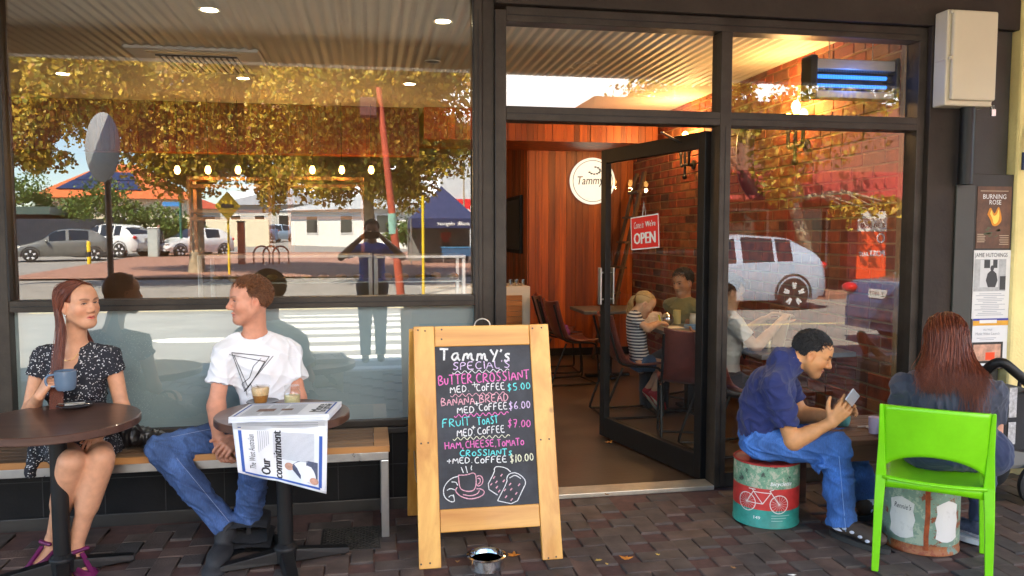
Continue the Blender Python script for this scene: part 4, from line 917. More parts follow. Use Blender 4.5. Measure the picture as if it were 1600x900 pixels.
# ------------------------------------------------------------------ the street behind the camera, seen in the glass
def vir(px, d, z=None):
    r_ = ray(px, 366); p = _c + r_ * d; Y = -p.y; return Vector((p.x, Y, gz(Y) if z is None else z))
def vz(py, d): return 1.55 - (py - 366) / FPX * d
LEAF = island_mat('autumn plane leaves', [(0, (.55, .32, .02)), (.3, (.70, .50, .06)), (.5, (.42, .34, .03)), (.7, (.24, .25, .03)), (.86, (.40, .17, .02)), (1, (.22, .10, .02))], .55, 0, trans=.35, var=0)
LEAFG = island_mat('green leaves', [(0, (.05, .10, .015)), (.5, (.10, .17, .025)), (1, (.18, .22, .03))], .6, 0, trans=.3, var=0)
BARK = mat('plane bark', (.34, .27, .17), .9, 0, .5, 4, .5, 20)
def leaf_cloud(blobs, N, size, seed):
    rs = np.random.RandomState(seed); wts = np.array([b[3] ** 2 for b in blobs]); wts = wts / wts.sum(); C = []
    for b, wq in zip(blobs, wts):
        n = int(N * wq); d = rs.randn(n, 3); d /= np.linalg.norm(d, axis=1, keepdims=True); r = b[3] * (rs.rand(n) ** .45) * (.8 + .35 * np.sin(d @ (rs.randn(3) * 3) + 1)); C.append(np.array(b[:3]) + d * r[:, None] * np.array([1, 1, .78]))
    C = np.concatenate(C); n = len(C); a = rs.randn(n, 3); a /= np.linalg.norm(a, axis=1, keepdims=True); b = np.cross(a, rs.randn(n, 3)); b /= np.linalg.norm(b, axis=1, keepdims=True)
    s = size * rs.uniform(.55, 1.25, (n, 1)); nn_ = np.cross(a, b)
    V = np.stack([C - a * s, C + b * s * .62 + nn_ * s * .12, C + a * s, C - b * s * .62 + nn_ * s * .12], axis=1).reshape(-1, 3)
    return V, np.arange(n * 4).reshape(-1, 4)
def tree(name, label, base, top, blobs, N, size, leaf, r0=.22, seed=1, lean=(0, 0)):
    base = Vector(base); t = thing(name, label, 'tree', base); m = MB(); fork = Vector((base.x + lean[0], base.y + lean[1], top))
    m.tube(smooth_line([tuple(base), tuple(base.lerp(fork, .5) + Vector((.06, .05, 0))), tuple(fork)], 1), [r0 * 1.15, r0 * 1.0, r0 * .92, r0 * .86, r0 * .8, r0 * .78][:len(smooth_line([(0, 0), (0, 1), (0, 2)], 1))], 12)
    for b in blobs:
        e = Vector(b[:3]); mid = fork.lerp(e, .5) + Vector((0, 0, .25)); m.tube(smooth_line([tuple(fork - Vector((0, 0, .15))), tuple(mid), tuple(e)], 1), [r0 * .55, r0 * .42, r0 * .33, r0 * .25, r0 * .16, r0 * .1][:6], 7)
        for q in range(3):
            o = Vector((rnd.uniform(-1, 1), rnd.uniform(-1, 1), rnd.uniform(-.6, .9))) * b[3] * .8; m.tube([tuple(mid), tuple(e + o)], [r0 * .2, r0 * .05], 5)
    m.build('trunk', BARK, t, True); V, Q = leaf_cloud(blobs, N, size, seed); link_mesh('crown', V, None, leaf, t, False, quads=Q); return t
def blob(px, py, d, r): p = vir(px, d); return (p.x, p.y, vz(py, d), r)
tree('plane_tree', 'large yellow leaved plane tree with pale trunk reflected in the big window', vir(306, 28), 3.3, [blob(300, 190, 27, 2.6), blob(420, 150, 26, 2.8), blob(190, 150, 27, 2.5), blob(360, 90, 26, 3.0), blob(480, 220, 25, 2.3), blob(250, 90, 27, 2.6), blob(430, 270, 26, 1.6), blob(290, 265, 27, 1.5), blob(120, 95, 26, 2.4), blob(520, 110, 25, 2.4), blob(370, 210, 26, 2.2), blob(240, 215, 27, 1.9)], 78000, .10, LEAF, .27, 3)
tree('plane_tree', 'broad brown and yellow plane tree behind the leaning red pole', vir(575, 24), 3.0, [blob(590, 210, 23, 2.1), blob(660, 230, 23, 1.7), blob(540, 160, 22, 2.2), blob(640, 160, 22, 2.0), blob(580, 110, 22, 2.2), blob(520, 270, 23, 1.5), blob(625, 290, 23, 1.1), blob(690, 120, 22, 1.2)], 42000, .092, LEAF, .2, 4)
tree('plane_tree', 'plane tree at the left edge of the big window hiding part of the tiled roof', vir(-60, 22), 3.0, [blob(30, 180, 21, 1.9), blob(90, 130, 21, 2.0), blob(20, 110, 21, 1.8), blob(60, 245, 21, .9), blob(130, 160, 21, 1.2), blob(180, 110, 21, 1.6)], 18000, .095, LEAF, .2, 5)
tree('plane_tree', 'leaning pale plane tree with yellow leaves behind the silver wagon', vir(1275, 20.5, .03), 2.55, [blob(1215, 250, 20, 1.1), blob(1160, 190, 20, 1.3), blob(1120, 130, 20, 1.6), blob(1260, 190, 20, 1.5), blob(1330, 330, 20, .55), blob(1215, 300, 20, .6), blob(1330, 150, 20, 1.6), blob(1390, 320, 20, .5)], 9500, .085, LEAF, .18, 6, lean=(-.75, 0))
tree('street_tree', 'pale leaved tree low against the sky in the glass over the door', vir(1010, 34), 3.0, [blob(1000, 175, 33, 1.6), blob(1065, 140, 33, 2.2), blob(1090, 200, 33, 2.0), blob(940, 195, 33, .9)], 6000, .11, LEAF, .2, 8)
for k, (px, py, d, r_, lab) in enumerate(((38, 300, 44, 1.5, 'round green shrub beside the dark fence at the left jamb'), (112, 332, 46, 1.1, 'small bright green bush in front of the white house wall'), (165, 310, 41, 1.5, 'olive bush behind the white wagon'), (232, 345, 43, 1.6, 'dense green bush beside the grey cabinet'), (275, 355, 44, 1.4, 'dark green bush behind the white hatchback'), (725, 215, 44, 1.4, 'tree top against the pale building near the corner post'), (640, 360, 37, 1.0, 'green potted shrub at the left of the blue tent'))):
    p = vir(px, d); z = vz(py, d); V, Q = leaf_cloud([(p.x, p.y, z, r_), (p.x + .7 * r_, p.y, z - .4 * r_, .7 * r_), (p.x - .7 * r_, p.y + .2, z - .3 * r_, .65 * r_)], 2200, .10, 20 + k)
    t = thing('bush', lab, 'bush', p); link_mesh('foliage', V, None, LEAFG, t, False, quads=Q); m = MB(); m.tube([tuple(p), (p.x, p.y, z)], [.07, .03], 6); m.build('stem', BARK, t)
# ---- cars
PROF = {'hatch': dict(L=3.9, W=1.68, zb=[(0, .52), (.04, .66), (.25, .86), (.45, .92), (.9, .98), (.97, .86), (1, .55)], zr=[(0, .53), (.04, .68), (.27, .93), (.44, 1.40), (.58, 1.47), (.82, 1.42), (.93, 1.12), (.985, .90), (1, .56)], scr=(.27, .45), rear=(.84, .95), win=[(.36, .53), (.55, .76)], wh=(.18, .82), R=.30),
 'suv': dict(L=4.43, W=1.82, zb=[(0, .6), (.03, .78), (.24, 1.0), (.5, 1.04), (.93, 1.10), (.98, .95), (1, .6)], zr=[(0, .61), (.03, .80), (.26, 1.06), (.42, 1.58), (.55, 1.67), (.80, 1.60), (.91, 1.34), (.98, 1.0), (1, .62)], scr=(.26, .43), rear=(.83, .93), win=[(.34, .505), (.515, .69), (.70, .80)], wh=(.19, .80), R=.36),
 'ute': dict(L=5.1, W=1.82, zb=[(0, .65), (.03, .85), (.22, 1.05), (.6, 1.08), (.62, 1.08), (.99, 1.1), (1, .65)], zr=[(0, .66), (.03, .87), (.24, 1.1), (.35, 1.66), (.45, 1.76), (.57, 1.72), (.62, 1.12), (.985, 1.12), (1, .67)], scr=(.24, .36), rear=(.575, .615), win=[(.31, .43), (.45, .56)], wh=(.18, .80), R=.38),
 'sedan': dict(L=4.6, W=1.78, zb=[(0, .5), (.04, .65), (.28, .86), (.5, .90), (.85, .95), (.97, .92), (1, .55)], zr=[(0, .51), (.04, .67), (.30, .92), (.43, 1.38), (.55, 1.44), (.68, 1.38), (.83, 1.0), (.97, .97), (1, .57)], scr=(.30, .44), rear=(.69, .82), win=[(.37, .52), (.54, .68)], wh=(.19, .79), R=.32)}
TYRE = mat('tyre rubber', (.02, .02, .02), .8, 0, .2, 20); CARGL = mat('tinted car glass', (.015, .02, .022), .05, 0, 0, spec=.8); TAIL = mat('red lens', (.55, .01, .01), .15, 0, 0, coat=.5); HEADL = mat('clear lens', (.6, .6, .58), .1, .3, 0); BUMP = mat('dark bumper plastic', (.03, .03, .032), .6)
def car(kind, label, paint, loc, heading, group=None, plate=None):
    p = PROF[kind]; L, W = p['L'], p['W']; t = thing('parked_car', label, 'car', (0, 0, 0), group or 'cars parked along the street'); n = 61
    xs = np.linspace(0, 1, n); it = lambda k: np.interp(xs, [a for a, b in p[k]], [b for a, b in p[k]])
    sm = lambda v: np.convolve(np.pad(v, 1, mode='edge'), [.22, .56, .22], 'valid')
    zb, zr = sm(it('zb')), sm(sm(it('zr'))); zr = np.maximum(zr, zb + .012); pl = np.clip(np.minimum(xs / .07, (1 - xs) / .05), 0, 1) ** .5; rows = []
    for i in range(n):
        w_ = W / 2 * (.78 + .22 * pl[i]); x = (xs[i] - .5) * L; cab = min(1, (zr[i] - zb[i]) / .45); wr = w_ * (.96 - .20 * cab); zs = .22 if .05 < xs[i] < .95 else .30
        half = [(w_ * .90, zs), (w_ * .985, zs + .16), (w_ * 1.0, zb[i] * .72), (w_ * .965, zb[i] - .015), (w_ * .945, zb[i]), (wr, zr[i] - .055 * cab - .004), (wr * .90, zr[i] - .02 * cab - .002), (wr * .5, zr[i] + .004), (0, zr[i] + .010)]
        rows.append([(x, y, z) for y, z in half] + [(x, -y, z) for y, z in half[-2::-1]])
    m = MB(); m.sheet(rows); k = len(rows[0]); m.add(rows[0], [tuple(range(k))]); m.add(rows[-1], [tuple(range(k))[::-1]]); m.build('body', paint, t, True)
    def band(i0, i1, j0, j1, name, mt, off=.006):
        a = MB(); R_ = [[Vector(rows[i][j]) for j in range(j0, j1 + 1)] for i in range(i0, i1 + 1)]; c = Vector((0, 0, .75)); out = []
        for r in R_: out.append([tuple(q + (Vector((0, q.y, max(q.z - .7, 0.05))).normalized() + Vector(((.6 if i0 > n * .6 else -.6) if j1 - j0 > 3 else 0, 0, 0))) * off) for q in r])
        a.sheet(out); a.build(name, mt, t, True)
    for a, b in p['win']:
        i0, i1 = int(a * n) + 1, int(b * n)
        for j0, j1 in ((4, 5), (11, 12)): band(i0, i1, j0, j1, 'window', CARGL)
    band(int(p['scr'][0] * n) + 1, int(p['scr'][1] * n), 5, 11, 'windscreen', CARGL); band(int(p['rear'][0] * n) + 1, int(p['rear'][1] * n) + 1, 5, 11, 'rear_window', CARGL)
    for fx in p['wh']:
        for q in (-1, 1):
            x = (fx - .5) * L; c = Vector((x, q * (W / 2 - .10), p['R'])); r = p['R']; a = MB(); a.lathe([(r * .74, .12), (r * .93, .12), (r, .08), (r, -.10), (r * .5, -.10)], c, 28, axis=(0, q, 0)); wl = a.build('wheel', TYRE, t, True)
            a = MB(); a.lathe([(0, .09), (r * .16, .10), (r * .2, .075), (r * .70, .085), (r * .76, .115)], c, 28, axis=(0, q, 0))
            for s in range(5):
                an = s * 2 * math.pi / 5 + .3
                for da in (-.13, .13): e0 = c + Vector((math.cos(an + da * .6) * r * .15, q * .10, math.sin(an + da * .6) * r * .15)); e1 = c + Vector((math.cos(an + da) * r * .71, q * .115, math.sin(an + da) * r * .71)); a.beam(e0, e1, .045, .03, up=(0, 1, 0))
            a.build('rim', ALLOY, wl); a = MB()
            pts = [(x + math.cos(f) * (r + .055), q * (W / 2 - .012), r + .01 + math.sin(f) * (r + .055)) for f in np.linspace(-.25, math.pi + .25, 22)]; a.tube(pts, .030, 6); a.build('wheel_arch', BUMP, t, True)
    for q in (-1, 1):
        a = MB(); a.ball((L / 2 * (.95 if kind != 'sedan' else .965), q * W / 2 * .80, zb[-8] * .90), (.10, .15, .085), 12, 8); a.build('tail_light', TAIL, t, True)
        a = MB(); a.ball((-L / 2 * .93, q * W / 2 * .74, zb[4] * .95), (.14, .17, .075), 12, 8); a.build('headlight', HEADL, t, True)
        a = MB(); a.ball(((p['scr'][0] + .07 - .5) * L, q * (W / 2 + .07), zb[20] + .04), (.07, .10, .065), 10, 8); a.build('wing_mirror', paint, t, True)
    a = MB(); a.box((-L / 2 * .985, -W / 2 * .80, .24), (-L / 2 * .955 - .02, W / 2 * .80, .40)); a.build('front_bumper', BUMP, t, bevel=.02); a = MB(); a.box((L / 2 * .96, -W / 2 * .80, .26), (L / 2 * 1.0, W / 2 * .80, .46)); a.build('rear_bumper', BUMP if kind != 'sedan' else paint, t, bevel=.02)
    z = zb[-4] * .86; x = L / 2 * .985 + .012; a = MB(); a.box((x - .02, -.19, z - .065), (x, .19, z + .065)); pp = a.build('number_plate', MAT['white'], t, bevel=.003)
    if plate: lettering(plate, (x + .0025, -.165, z - .035), (0, 1, 0), (0, 0, 1), .07, .33).build('lettering', MAT['txtk'], pp)
    t.location = loc; t.rotation_euler = (0, 0, math.atan2(-heading[1], -heading[0])); return t
ALLOY = mat('alloy wheel', (.74, .74, .72), .35, .1, 0)
paint = lambda n_, c, me=0.: mat(n_, c, .32, me, .03, 2, coat=.8)
car('hatch', 'grey hatchback parked by the dark fence', paint('grey paint', (.20, .20, .18), .3), vir(97, 36), (-.94, .33))
car('suv', 'white wagon with red tail lights behind the grey hatchback', paint('white paint gloss', (.74, .74, .72)), vir(172, 40), (-.90, -.42))
car('hatch', 'white hatchback facing the crossing beside the pale tree trunk', paint('white paint gloss', (.76, .76, .74)), vir(302, 41), (-.72, .69))
car('ute', 'silver blue pickup farther up the side street', paint('blue silver paint', (.20, .30, .46), .3), vir(384, 62), (-.75, .66))
car('hatch', 'pale blue hatchback behind the pickup', paint('pale blue paint', (.40, .52, .60), .2), vir(428, 66), (-.6, .8))
rw = vir(1240, 17.3, -.12); car('suv', 'silver blue wagon in the street reflected in the right window', paint('silver blue paint', (.46, .54, .64), .1), (rw.x - 1.33, rw.y - .85, -.12), (-1, 0))
car('sedan', 'dark blue saloon tail with number plate at the right edge of the right window', paint('dark blue paint', (.05, .09, .19), .3), (9.6, -6.0, -.12), (1, -.04), plate='Z 1977')
# ---- houses and shops across the street
TILE = mat('orange roof tiles', (.60, .14, .035), .8, 0, .2, 3, .4, 12); CREAMW = mat('cream house wall', (.68, .60, .42), .85, 0, .08)
PANEL = mat('solar panel', (.03, .045, .12), .15, .2, .1)
def hip_house(name, label, a, b, depth, zg, ze, zr, wallm, roofm, solar=False):
    """a,b: front corners"""
    a, b = Vector((a.x, a.y, 0)), Vector((b.x, b.y, 0)); d = (b - a).normalized(); n = Vector((-d.y, d.x, 0));
    if n.y > 0: n = -n
    w_ = (b - a).length; t = thing(name, label, 'house', (a + b) / 2 + Vector((0, 0, zg))); o = lambda s, q, z: tuple(a + d * s + n * q + Vector((0, 0, z)))
    m = MB(); m.add([o(0, 0, zg), o(w_, 0, zg), o(w_, depth, zg), o(0, depth, zg), o(0, 0, ze), o(w_, 0, ze), o(w_, depth, ze), o(0, depth, ze)], [(0, 1, 5, 4), (1, 2, 6, 5), (2, 3, 7, 6), (3, 0, 4, 7)]); m.build('wall', wallm, t)
    e = .6; h = min(w_, depth) / 2; m = MB(); m.add([o(-e, -e, ze - .12), o(w_ + e, -e, ze - .12), o(w_ + e, depth + e, ze - .12), o(-e, depth + e, ze - .12), o(w_ * .40, depth / 2, zr), o(w_ * .62, depth / 2, zr)], [(0, 1, 5, 4), (1, 2, 5), (2, 3, 4, 5), (3, 0, 4), (3, 2, 1, 0)]); rf = m.build('roof', roofm, t)
    if solar:
        A, B, C_, D_ = [Vector(q) for q in (o(-e, -e, ze - .12), o(w_ + e, -e, ze - .12), o(w_ * .62, depth / 2, zr), o(w_ * .40, depth / 2, zr))]; nz = (B - A).cross(D_ - A).normalized(); nz = nz if nz.z > 0 else -nz
        q = lambda u, v: (A.lerp(B, u)).lerp(D_.lerp(C_, u), v)
        for r in range(2):
            for s in range(7):
                u0, u1, v0, v1 = .08 + s * .085, .16 + s * .085, .20 + r * .26, .44 + r * .26
                if s == 3 : continue
                P = [q(u0, v0), q(u1, v0), q(u1, v1), q(u0, v1)]; m = MB(); m.add([tuple(x + nz * .06) for x in P] + [tuple(x + nz * .12) for x in P], [(0, 1, 2, 3), (4, 5, 6, 7), (0, 1, 5, 4), (1, 2, 6, 5), (2, 3, 7, 6), (3, 0, 4, 7)]); m.build('solar_panel', PANEL, rf)
    for s in (.2, .5, .8):
        c = a + d * w_ * s - n * .03; z0 = zg + 1.0; m = MB(); m.beam(c + Vector((0, 0, z0)), c + Vector((0, 0, z0 + 1.3)), 1.2, .06, up=n); f = m.build('window', MAT['white'], t)
        c = a + d * w_ * s - n * .07; m = MB(); m.beam(c + Vector((0, 0, z0 + .08)), c + Vector((0, 0, z0 + 1.22)), 1.06, .03, up=n); m.build('pane', CARGL, f)
    return t
hip_house('tiled_house', 'cream house with orange tiled roof and solar panels', vir(60, 56), vir(300, 60), 13, .6, 4.3, 7.2, CREAMW, TILE, True)
hip_house('tiled_house', 'low house with red roof behind the pale tree trunk', vir(250, 66), vir(345, 70), 9, .9, 3.9, 5.6, CREAMW, mat('dark red tiles', (.42, .07, .03), .8, 0, .2, 3, .3, 12))
hip_house('grey_house', 'grey weatherboard house behind the pickup', vir(345, 80), vir(470, 78), 10, 1.2, 4.6, 6.3, mat('grey boards', (.42, .42, .38), .8, 0, .1), mat('grey roof', (.3, .31, .32), .6, 0, .1))
hip_house('white_house', 'white house with veranda seen through the shelf frame', vir(455, 58), vir(640, 52), 10, .6, 3.4, 4.9, mat('white boards', (.7, .68, .62), .8, 0, .1), mat('pale roof', (.4, .42, .42), .6, 0, .1))
def block(name, label, cat, a, b, depth, z0, z1, m_):
    t = thing(name, label, cat, ((a.x + b.x) / 2, (a.y + b.y) / 2, z0)); d = Vector((b.x - a.x, b.y - a.y, 0)); n = Vector((-d.y, d.x, 0)).normalized(); n = n if n.y < 0 else -n; m = MB()
    P = [Vector((a.x, a.y, 0)), Vector((b.x, b.y, 0)), Vector((b.x, b.y, 0)) + n * depth, Vector((a.x, a.y, 0)) + n * depth]
    m.add([tuple(p + Vector((0, 0, z0))) for p in P] + [tuple(p + Vector((0, 0, z1))) for p in P], [(3, 2, 1, 0), (4, 5, 6, 7), (0, 1, 5, 4), (1, 2, 6, 5), (2, 3, 7, 6), (3, 0, 4, 7)]); return t, m
t, m = block('pale_hall', 'tall pale corrugated building behind the blue tent', 'building', vir(688, 50), vir(800, 50), 12, .5, 8.6, None); m.build('wall', mat('pale metal cladding', (.55, .57, .58), .5, .2, .1, 2), t)
a, b = vir(690, 49.7), vir(752, 49.7); za, zb_ = vz(345, 49.7), vz(311, 49.7); m = MB(); m.box((a.x, a.y, za), (b.x, a.y + .06, zb_)); bn = m.build('banner', MAT['red'], t)
lettering('New Deli', (b.x - .3, a.y + .065, za + .35), (-1, 0, 0), (0, 0, 1), .62, (b.x - a.x) - .6, bold=.03).build('lettering', MAT['txtw'], bn)
m = MB(); m.box((a.x, a.y - .3, vz(195, 49.7)), (vir(800, 50).x, a.y + .8, vz(187, 49.7))); m.build('eave', MAT['white'], t)
a, b = vir(18, 42), vir(165, 42); t, m = block('metal_fence', 'dark navy sheet metal fence behind the grey hatchback', 'fence', a, b, .08, gz(a.y), gz(a.y) + 1.9, None); m.build('panel', mat('navy fence sheet', (.025, .03, .042), .5, 0, .15), t); m = MB()
for k in range(40): q = a.lerp(b, (k + .5) / 40); m.box((q.x - .03, q.y, gz(a.y)), (q.x + .03, q.y + .03, gz(a.y) + 1.9))
m.build('rib', mat('navy fence rib', (.03, .036, .05), .5), t)
a, b = vir(20, 43), vir(82, 44); t, m = block('shed', 'low dark shed with green roof edge behind the fence', 'shed', a, b, 4, gz(a.y), vz(335, 43), None); m.build('wall', mat('dark shed brick', (.10, .04, .035), .8), t); m = MB(); m.box((a.x - .3, a.y - 4, vz(335, 43)), (b.x + .3, a.y + .4, vz(323, 43))); m.build('roof', mat('green metal', (.06, .10, .08), .5), t)
t = thing('picket_fence', 'white picket railing behind the white wagon', 'fence', vir(190, 45)); a, b = vir(168, 45), vir(216, 45); m = MB()
for k in range(22): q = a.lerp(b, k / 21); m.box((q.x - .03, q.y, gz(q.y)), (q.x + .03, q.y + .03, gz(q.y) + 1.5))
m.build('pickets', MAT['white'], t); m = MB(); m.beam(a + Vector((0, 0, 1.3)), b + Vector((0, 0, 1.3)), .05, .06); m.build('rail', MAT['white'], t)
a, b = vir(322, 55), vir(420, 55); t, m = block('garden_wall', 'cream garden wall behind the white hatchback', 'wall', a, b, .2, .5, 2.6, None); m.build('render', CREAMW, t)
# pink shop on the right
t = thing('pink_shop', 'row of shops with pink fascia and columns across the street', 'shop', (20, -17, 0)); PINK = mat('pink red paint', (.48, .07, .06), .7, 0, .1, 3)
m = MB(); m.box((6.2, -26, 0), (60, -17.0, 5.4)); m.build('wall', mat('shop brick', (.28, .13, .08), .85, 0, .3, 12), t)
m = MB(); m.box((6.0, -17.0, 2.55), (60, -16.2, 3.35)); m.build('fascia', PINK, t, bevel=.02); m = MB(); m.box((6.0, -16.2, 2.45), (60, -14.6, 2.56)); m.build('shade_roof', PINK, t)
for x in (6.3, 8.9, 11.8, 13.6): m = MB(); m.box((x, -16.6, 0), (x + .35, -16.25, 2.55)); m.build('column', PINK, t, bevel=.02)
for x0, x1 in ((6.8, 8.7), (9.4, 11.5), (12.3, 13.4)): m = MB(); m.box((x0, -16.99, .5), (x1, -16.94, 2.3)); f = m.build('window', MAT['white'], t); m = MB(); m.box((x0 + .08, -16.935, .58), (x1 - .08, -16.925, 2.22)); m.build('pane', CARGL, f)
lettering('DELICIOUS', (9.6, -16.185, 2.78), (-1, 0, 0), (0, 0, 1), .3, 2.2).build('lettering', mat('faded red letters', (.25, .04, .04), .7), t)
p = Vector((vir(1384, 20.0).x, -14.1, .12)); t = thing('post_banner', 'orange red POST banner on its stand outside the shops', 'banner', p)
m = MB(); m.box((p.x - .42, p.y - .03, .15), (p.x + .42, p.y + .01, 1.62)); m.build('panel', MAT['orange'], t, bevel=.01); m = MB(); m.box((p.x - .42, p.y - .025, 1.625), (p.x + .42, p.y + .005, 2.15)); m.build('notice', MAT['white'], t)
lettering('POST', (p.x + .38, p.y + .013, .98), (-1, 0, 0), (0, 0, 1), .15, .47, bold=.05).build('lettering', MAT['txtw'], t); lettering('FAST', (p.x - .10, p.y + .013, .98), (-1, 0, 0), (0, 0, 1), .11, .26, shear=.3, bold=.05).build('lettering', MAT['txtw'], t)
m = MB(); m.tube([(p.x + .24 + .1 * math.cos(q), p.y + .014, 1.45 + .11 * math.sin(q)) for q in np.linspace(0, 6.28, 20)[:-1]], .02, 6, close=True); m.build('emblem', MAT['txtw'], t)
lettering('8.30-5.00', (p.x + .36, p.y + .008, 1.72), (-1, 0, 0), (0, 0, 1), .12, .7, bold=.03).build('lettering', MAT['txtk'], t)
m = MB()
for q in (-.3, .3): m.box((p.x + q - .04, p.y - .25, .03), (p.x + q + .04, p.y + .25, .07)); m.box((p.x + q - .02, p.y - .028, .07), (p.x + q + .02, p.y + .008, .15))
m.build('stand', MAT['steel'], t)
# ---- street furniture
p = vir(171, 8.4, 0); t = thing('traffic_sign', 'back of a round traffic sign on a dark pole in the big window', 'sign', p)
m = MB(); m.tube([(p.x, p.y, 0), (p.x, p.y, 2.62)], .032, 12); m.build('pole', mat('painted pole', (.16, .13, .11), .45, .6, .2), t, True)
ax = Vector((.72, -.69, 0)); c = Vector((p.x, p.y, vz(232, 8.4))); m = MB(); m.lathe([(0, 0), (.36, 0), (.365, .003), (.36, .006), (0, .006)], c - ax * .05, 40, axis=tuple(ax)); m.build('disc', mat('bare aluminium', (.36, .37, .37), .5, .3, .12), t, True)
m = MB()
for z in (-.16, .16): s = ax.cross(Vector((0, 0, 1))); m.beam(c + s * .22 + Vector((0, 0, z)), c - s * .22 + Vector((0, 0, z)), .03, .05)
m.build('bracket', MAT['steel'], t)
p0, p1 = vir(626, 19.5), vir(594, 19.5); zt = vz(140, 19.5); t = thing('lamp_pole', 'leaning red brown pole with a box near the top', 'pole', p0); RP = mat('red brown coat', (.40, .07, .03), .5, 0, .25, 6)  # red in the pole's colour stands for tint mixed in by the glass
m = MB(); m.tube([tuple(p0), (p1.x, p1.y, zt)], [.105, .07], 14); m.build('pole', RP, t, True); m = MB(); m.box((p1.x - .45, p1.y - .2, vz(185, 19.5)), (p1.x - .05, p1.y + .2, vz(157, 19.5))); m.build('signal_box', mat('dark box', (.09, .03, .02), .6), t, bevel=.02)
m = MB(); q = p0.lerp(Vector((p1.x, p1.y, zt)), .36); m.tube([tuple(q - Vector((0, 0, .25))), tuple(q + Vector((-.025, 0, .25)))], .108, 14); m.build('sticker', mat('green sticker', (.25, .45, .35), .5, 0, .6, 9), t, True)
p = vir(661, 19); t = thing('yellow_pole', 'thin yellow pole beside the leaning red pole', 'pole', p); YE = mat('yellow paint', (.75, .50, .01), .45, 0, .05); m = MB(); m.tube([tuple(p), (p.x, p.y, vz(306, 19))], .034, 10); m.build('pole', YE, t, True); m = MB(); m.lathe([(.10, 0), (.10, .02), (.04, .03)], p, 14); m.build('base', MAT['rust'], t)
p = vir(357, 27); t = thing('warning_sign', 'yellow diamond warning sign on a yellow post', 'sign', p); m = MB(); m.tube([tuple(p), (p.x, p.y, vz(330, 27))], .04, 10); m.build('post', YE, t, True); z = vz(322, 27); m = MB(); m.prism([(-.42, 0), (0, -.5), (.42, 0), (0, .5)], (p.x, p.y + .05, z), (-1, 0, 0), (0, 0, 1), .01); m.build('plate', YE, t); m = MB(); m.prism([(-.2, -.06), (.2, -.06), (.2, .06), (-.2, .06)], (p.x, p.y + .062, z), (-1, 0, 0), (0, 0, 1), .004); m.build('symbol', MAT['txtk'], t)
p = vir(240, 39); t = thing('service_cabinet', 'tall grey roadside cabinet beside the green bush', 'cabinet', p); m = MB(); m.box((p.x - .24, p.y - .2, p.z), (p.x + .24, p.y + .2, p.z + 1.45)); m.build('body', mat('grey green cabinet', (.42, .47, .44), .6, 0, .05), t, bevel=.02); m = MB(); m.box((p.x - .26, p.y - .22, p.z + 1.45), (p.x + .26, p.y + .22, p.z + 1.50)); m.build('lid', MAT['steel'], t, bevel=.01); m = MB(); m.box((p.x - .2, p.y + .2, p.z + .1), (p.x + .2, p.y + .212, p.z + 1.38)); m.build('door', mat('cabinet door', (.45, .50, .47), .6), t)
p = vir(283, 40); t = thing('street_sign', 'blue street name blade on a green pole', 'sign', p); m = MB(); m.tube([tuple(p), (p.x, p.y, vz(300, 40))], .06, 10); m.build('pole', mat('green paint', (.02, .13, .08), .5), t, True); m = MB(); z = vz(319, 40); m.box((p.x - .85, p.y - .02, z - .11), (p.x - .04, p.y + .02, z + .11)); m.build('blade', mat('sign blue', (.05, .25, .6), .5), t)
p = vir(138, 33); t = thing('bollard', 'yellow and black bollard at the tail of the grey hatchback', 'bollard', p); m = MB(); m.lathe([(.08, 0), (.08, .95), (.05, 1.0), (0, 1.0)], p, 14); m.build('post', YE, t, True); m = MB(); m.lathe([(.083, .35), (.083, .55)], p, 14); m.build('band', MAT['txtk'], t, True)
p = vir(377, 33); t = thing('bollard', 'tall red brown timber post near the yellow diamond sign', 'bollard', p); m = MB(); m.box((p.x - .14, p.y - .14, p.z), (p.x + .14, p.y + .14, p.z + 1.8)); m.build('post', RP, t, bevel=.02); m = MB(); m.box((p.x - .16, p.y - .16, p.z + 1.8), (p.x + .16, p.y + .16, p.z + 1.87)); m.build('cap', MAT['rust'], t, bevel=.01)
t = thing('bike_rack', 'row of dark hoop bicycle racks on the corner', 'bike rack', vir(428, 33)); 
for k in range(3): p = vir(408 + 15 * k, 33); m = MB(); m.tube([(p.x - .32, p.y, p.z)] + [(p.x - .32 * math.cos(q), p.y, p.z + .5 + .32 * math.sin(q)) for q in np.linspace(0, math.pi, 12)] + [(p.x + .32, p.y, p.z)], .035, 8); m.build('hoop', RP, t, True)
# tent
p = vir(690, 35); t = thing('market_tent', 'navy blue market tent with white lettering on its valance', 'tent', p); hw = 1.42; zt, ze = vz(291, 35), vz(342, 35); NAVY = mat('navy canvas', (.012, .022, .09), .7, 0, .1)
m = MB(); A_ = [(p.x - hw, p.y + hw, ze), (p.x + hw, p.y + hw, ze), (p.x + hw, p.y - hw, ze), (p.x - hw, p.y - hw, ze), (p.x, p.y, zt)]; m.add(A_, [(0, 1, 4), (1, 2, 4), (2, 3, 4), (3, 0, 4)])
m.add([A_[i] for i in range(4)] + [(x, y, ze - .42) for x, y, z in A_[:4]], [(0, 1, 5, 4), (1, 2, 6, 5), (2, 3, 7, 6), (3, 0, 4, 7)]); m.build('canopy', NAVY, t)
m = MB(); m.box((p.x - hw, p.y - hw - .02, p.z), (p.x + hw, p.y - hw, ze - .3)); m.build('back_wall', mat('grey tent wall', (.2, .2, .19), .8), t)
for sx in (-1, 1):
    for sy in (-1, 1): m = MB(); m.tube([(p.x + sx * hw, p.y + sy * hw, p.z), (p.x + sx * hw, p.y + sy * hw, ze)], .03, 8); m.build('leg', MAT['steel'], t)
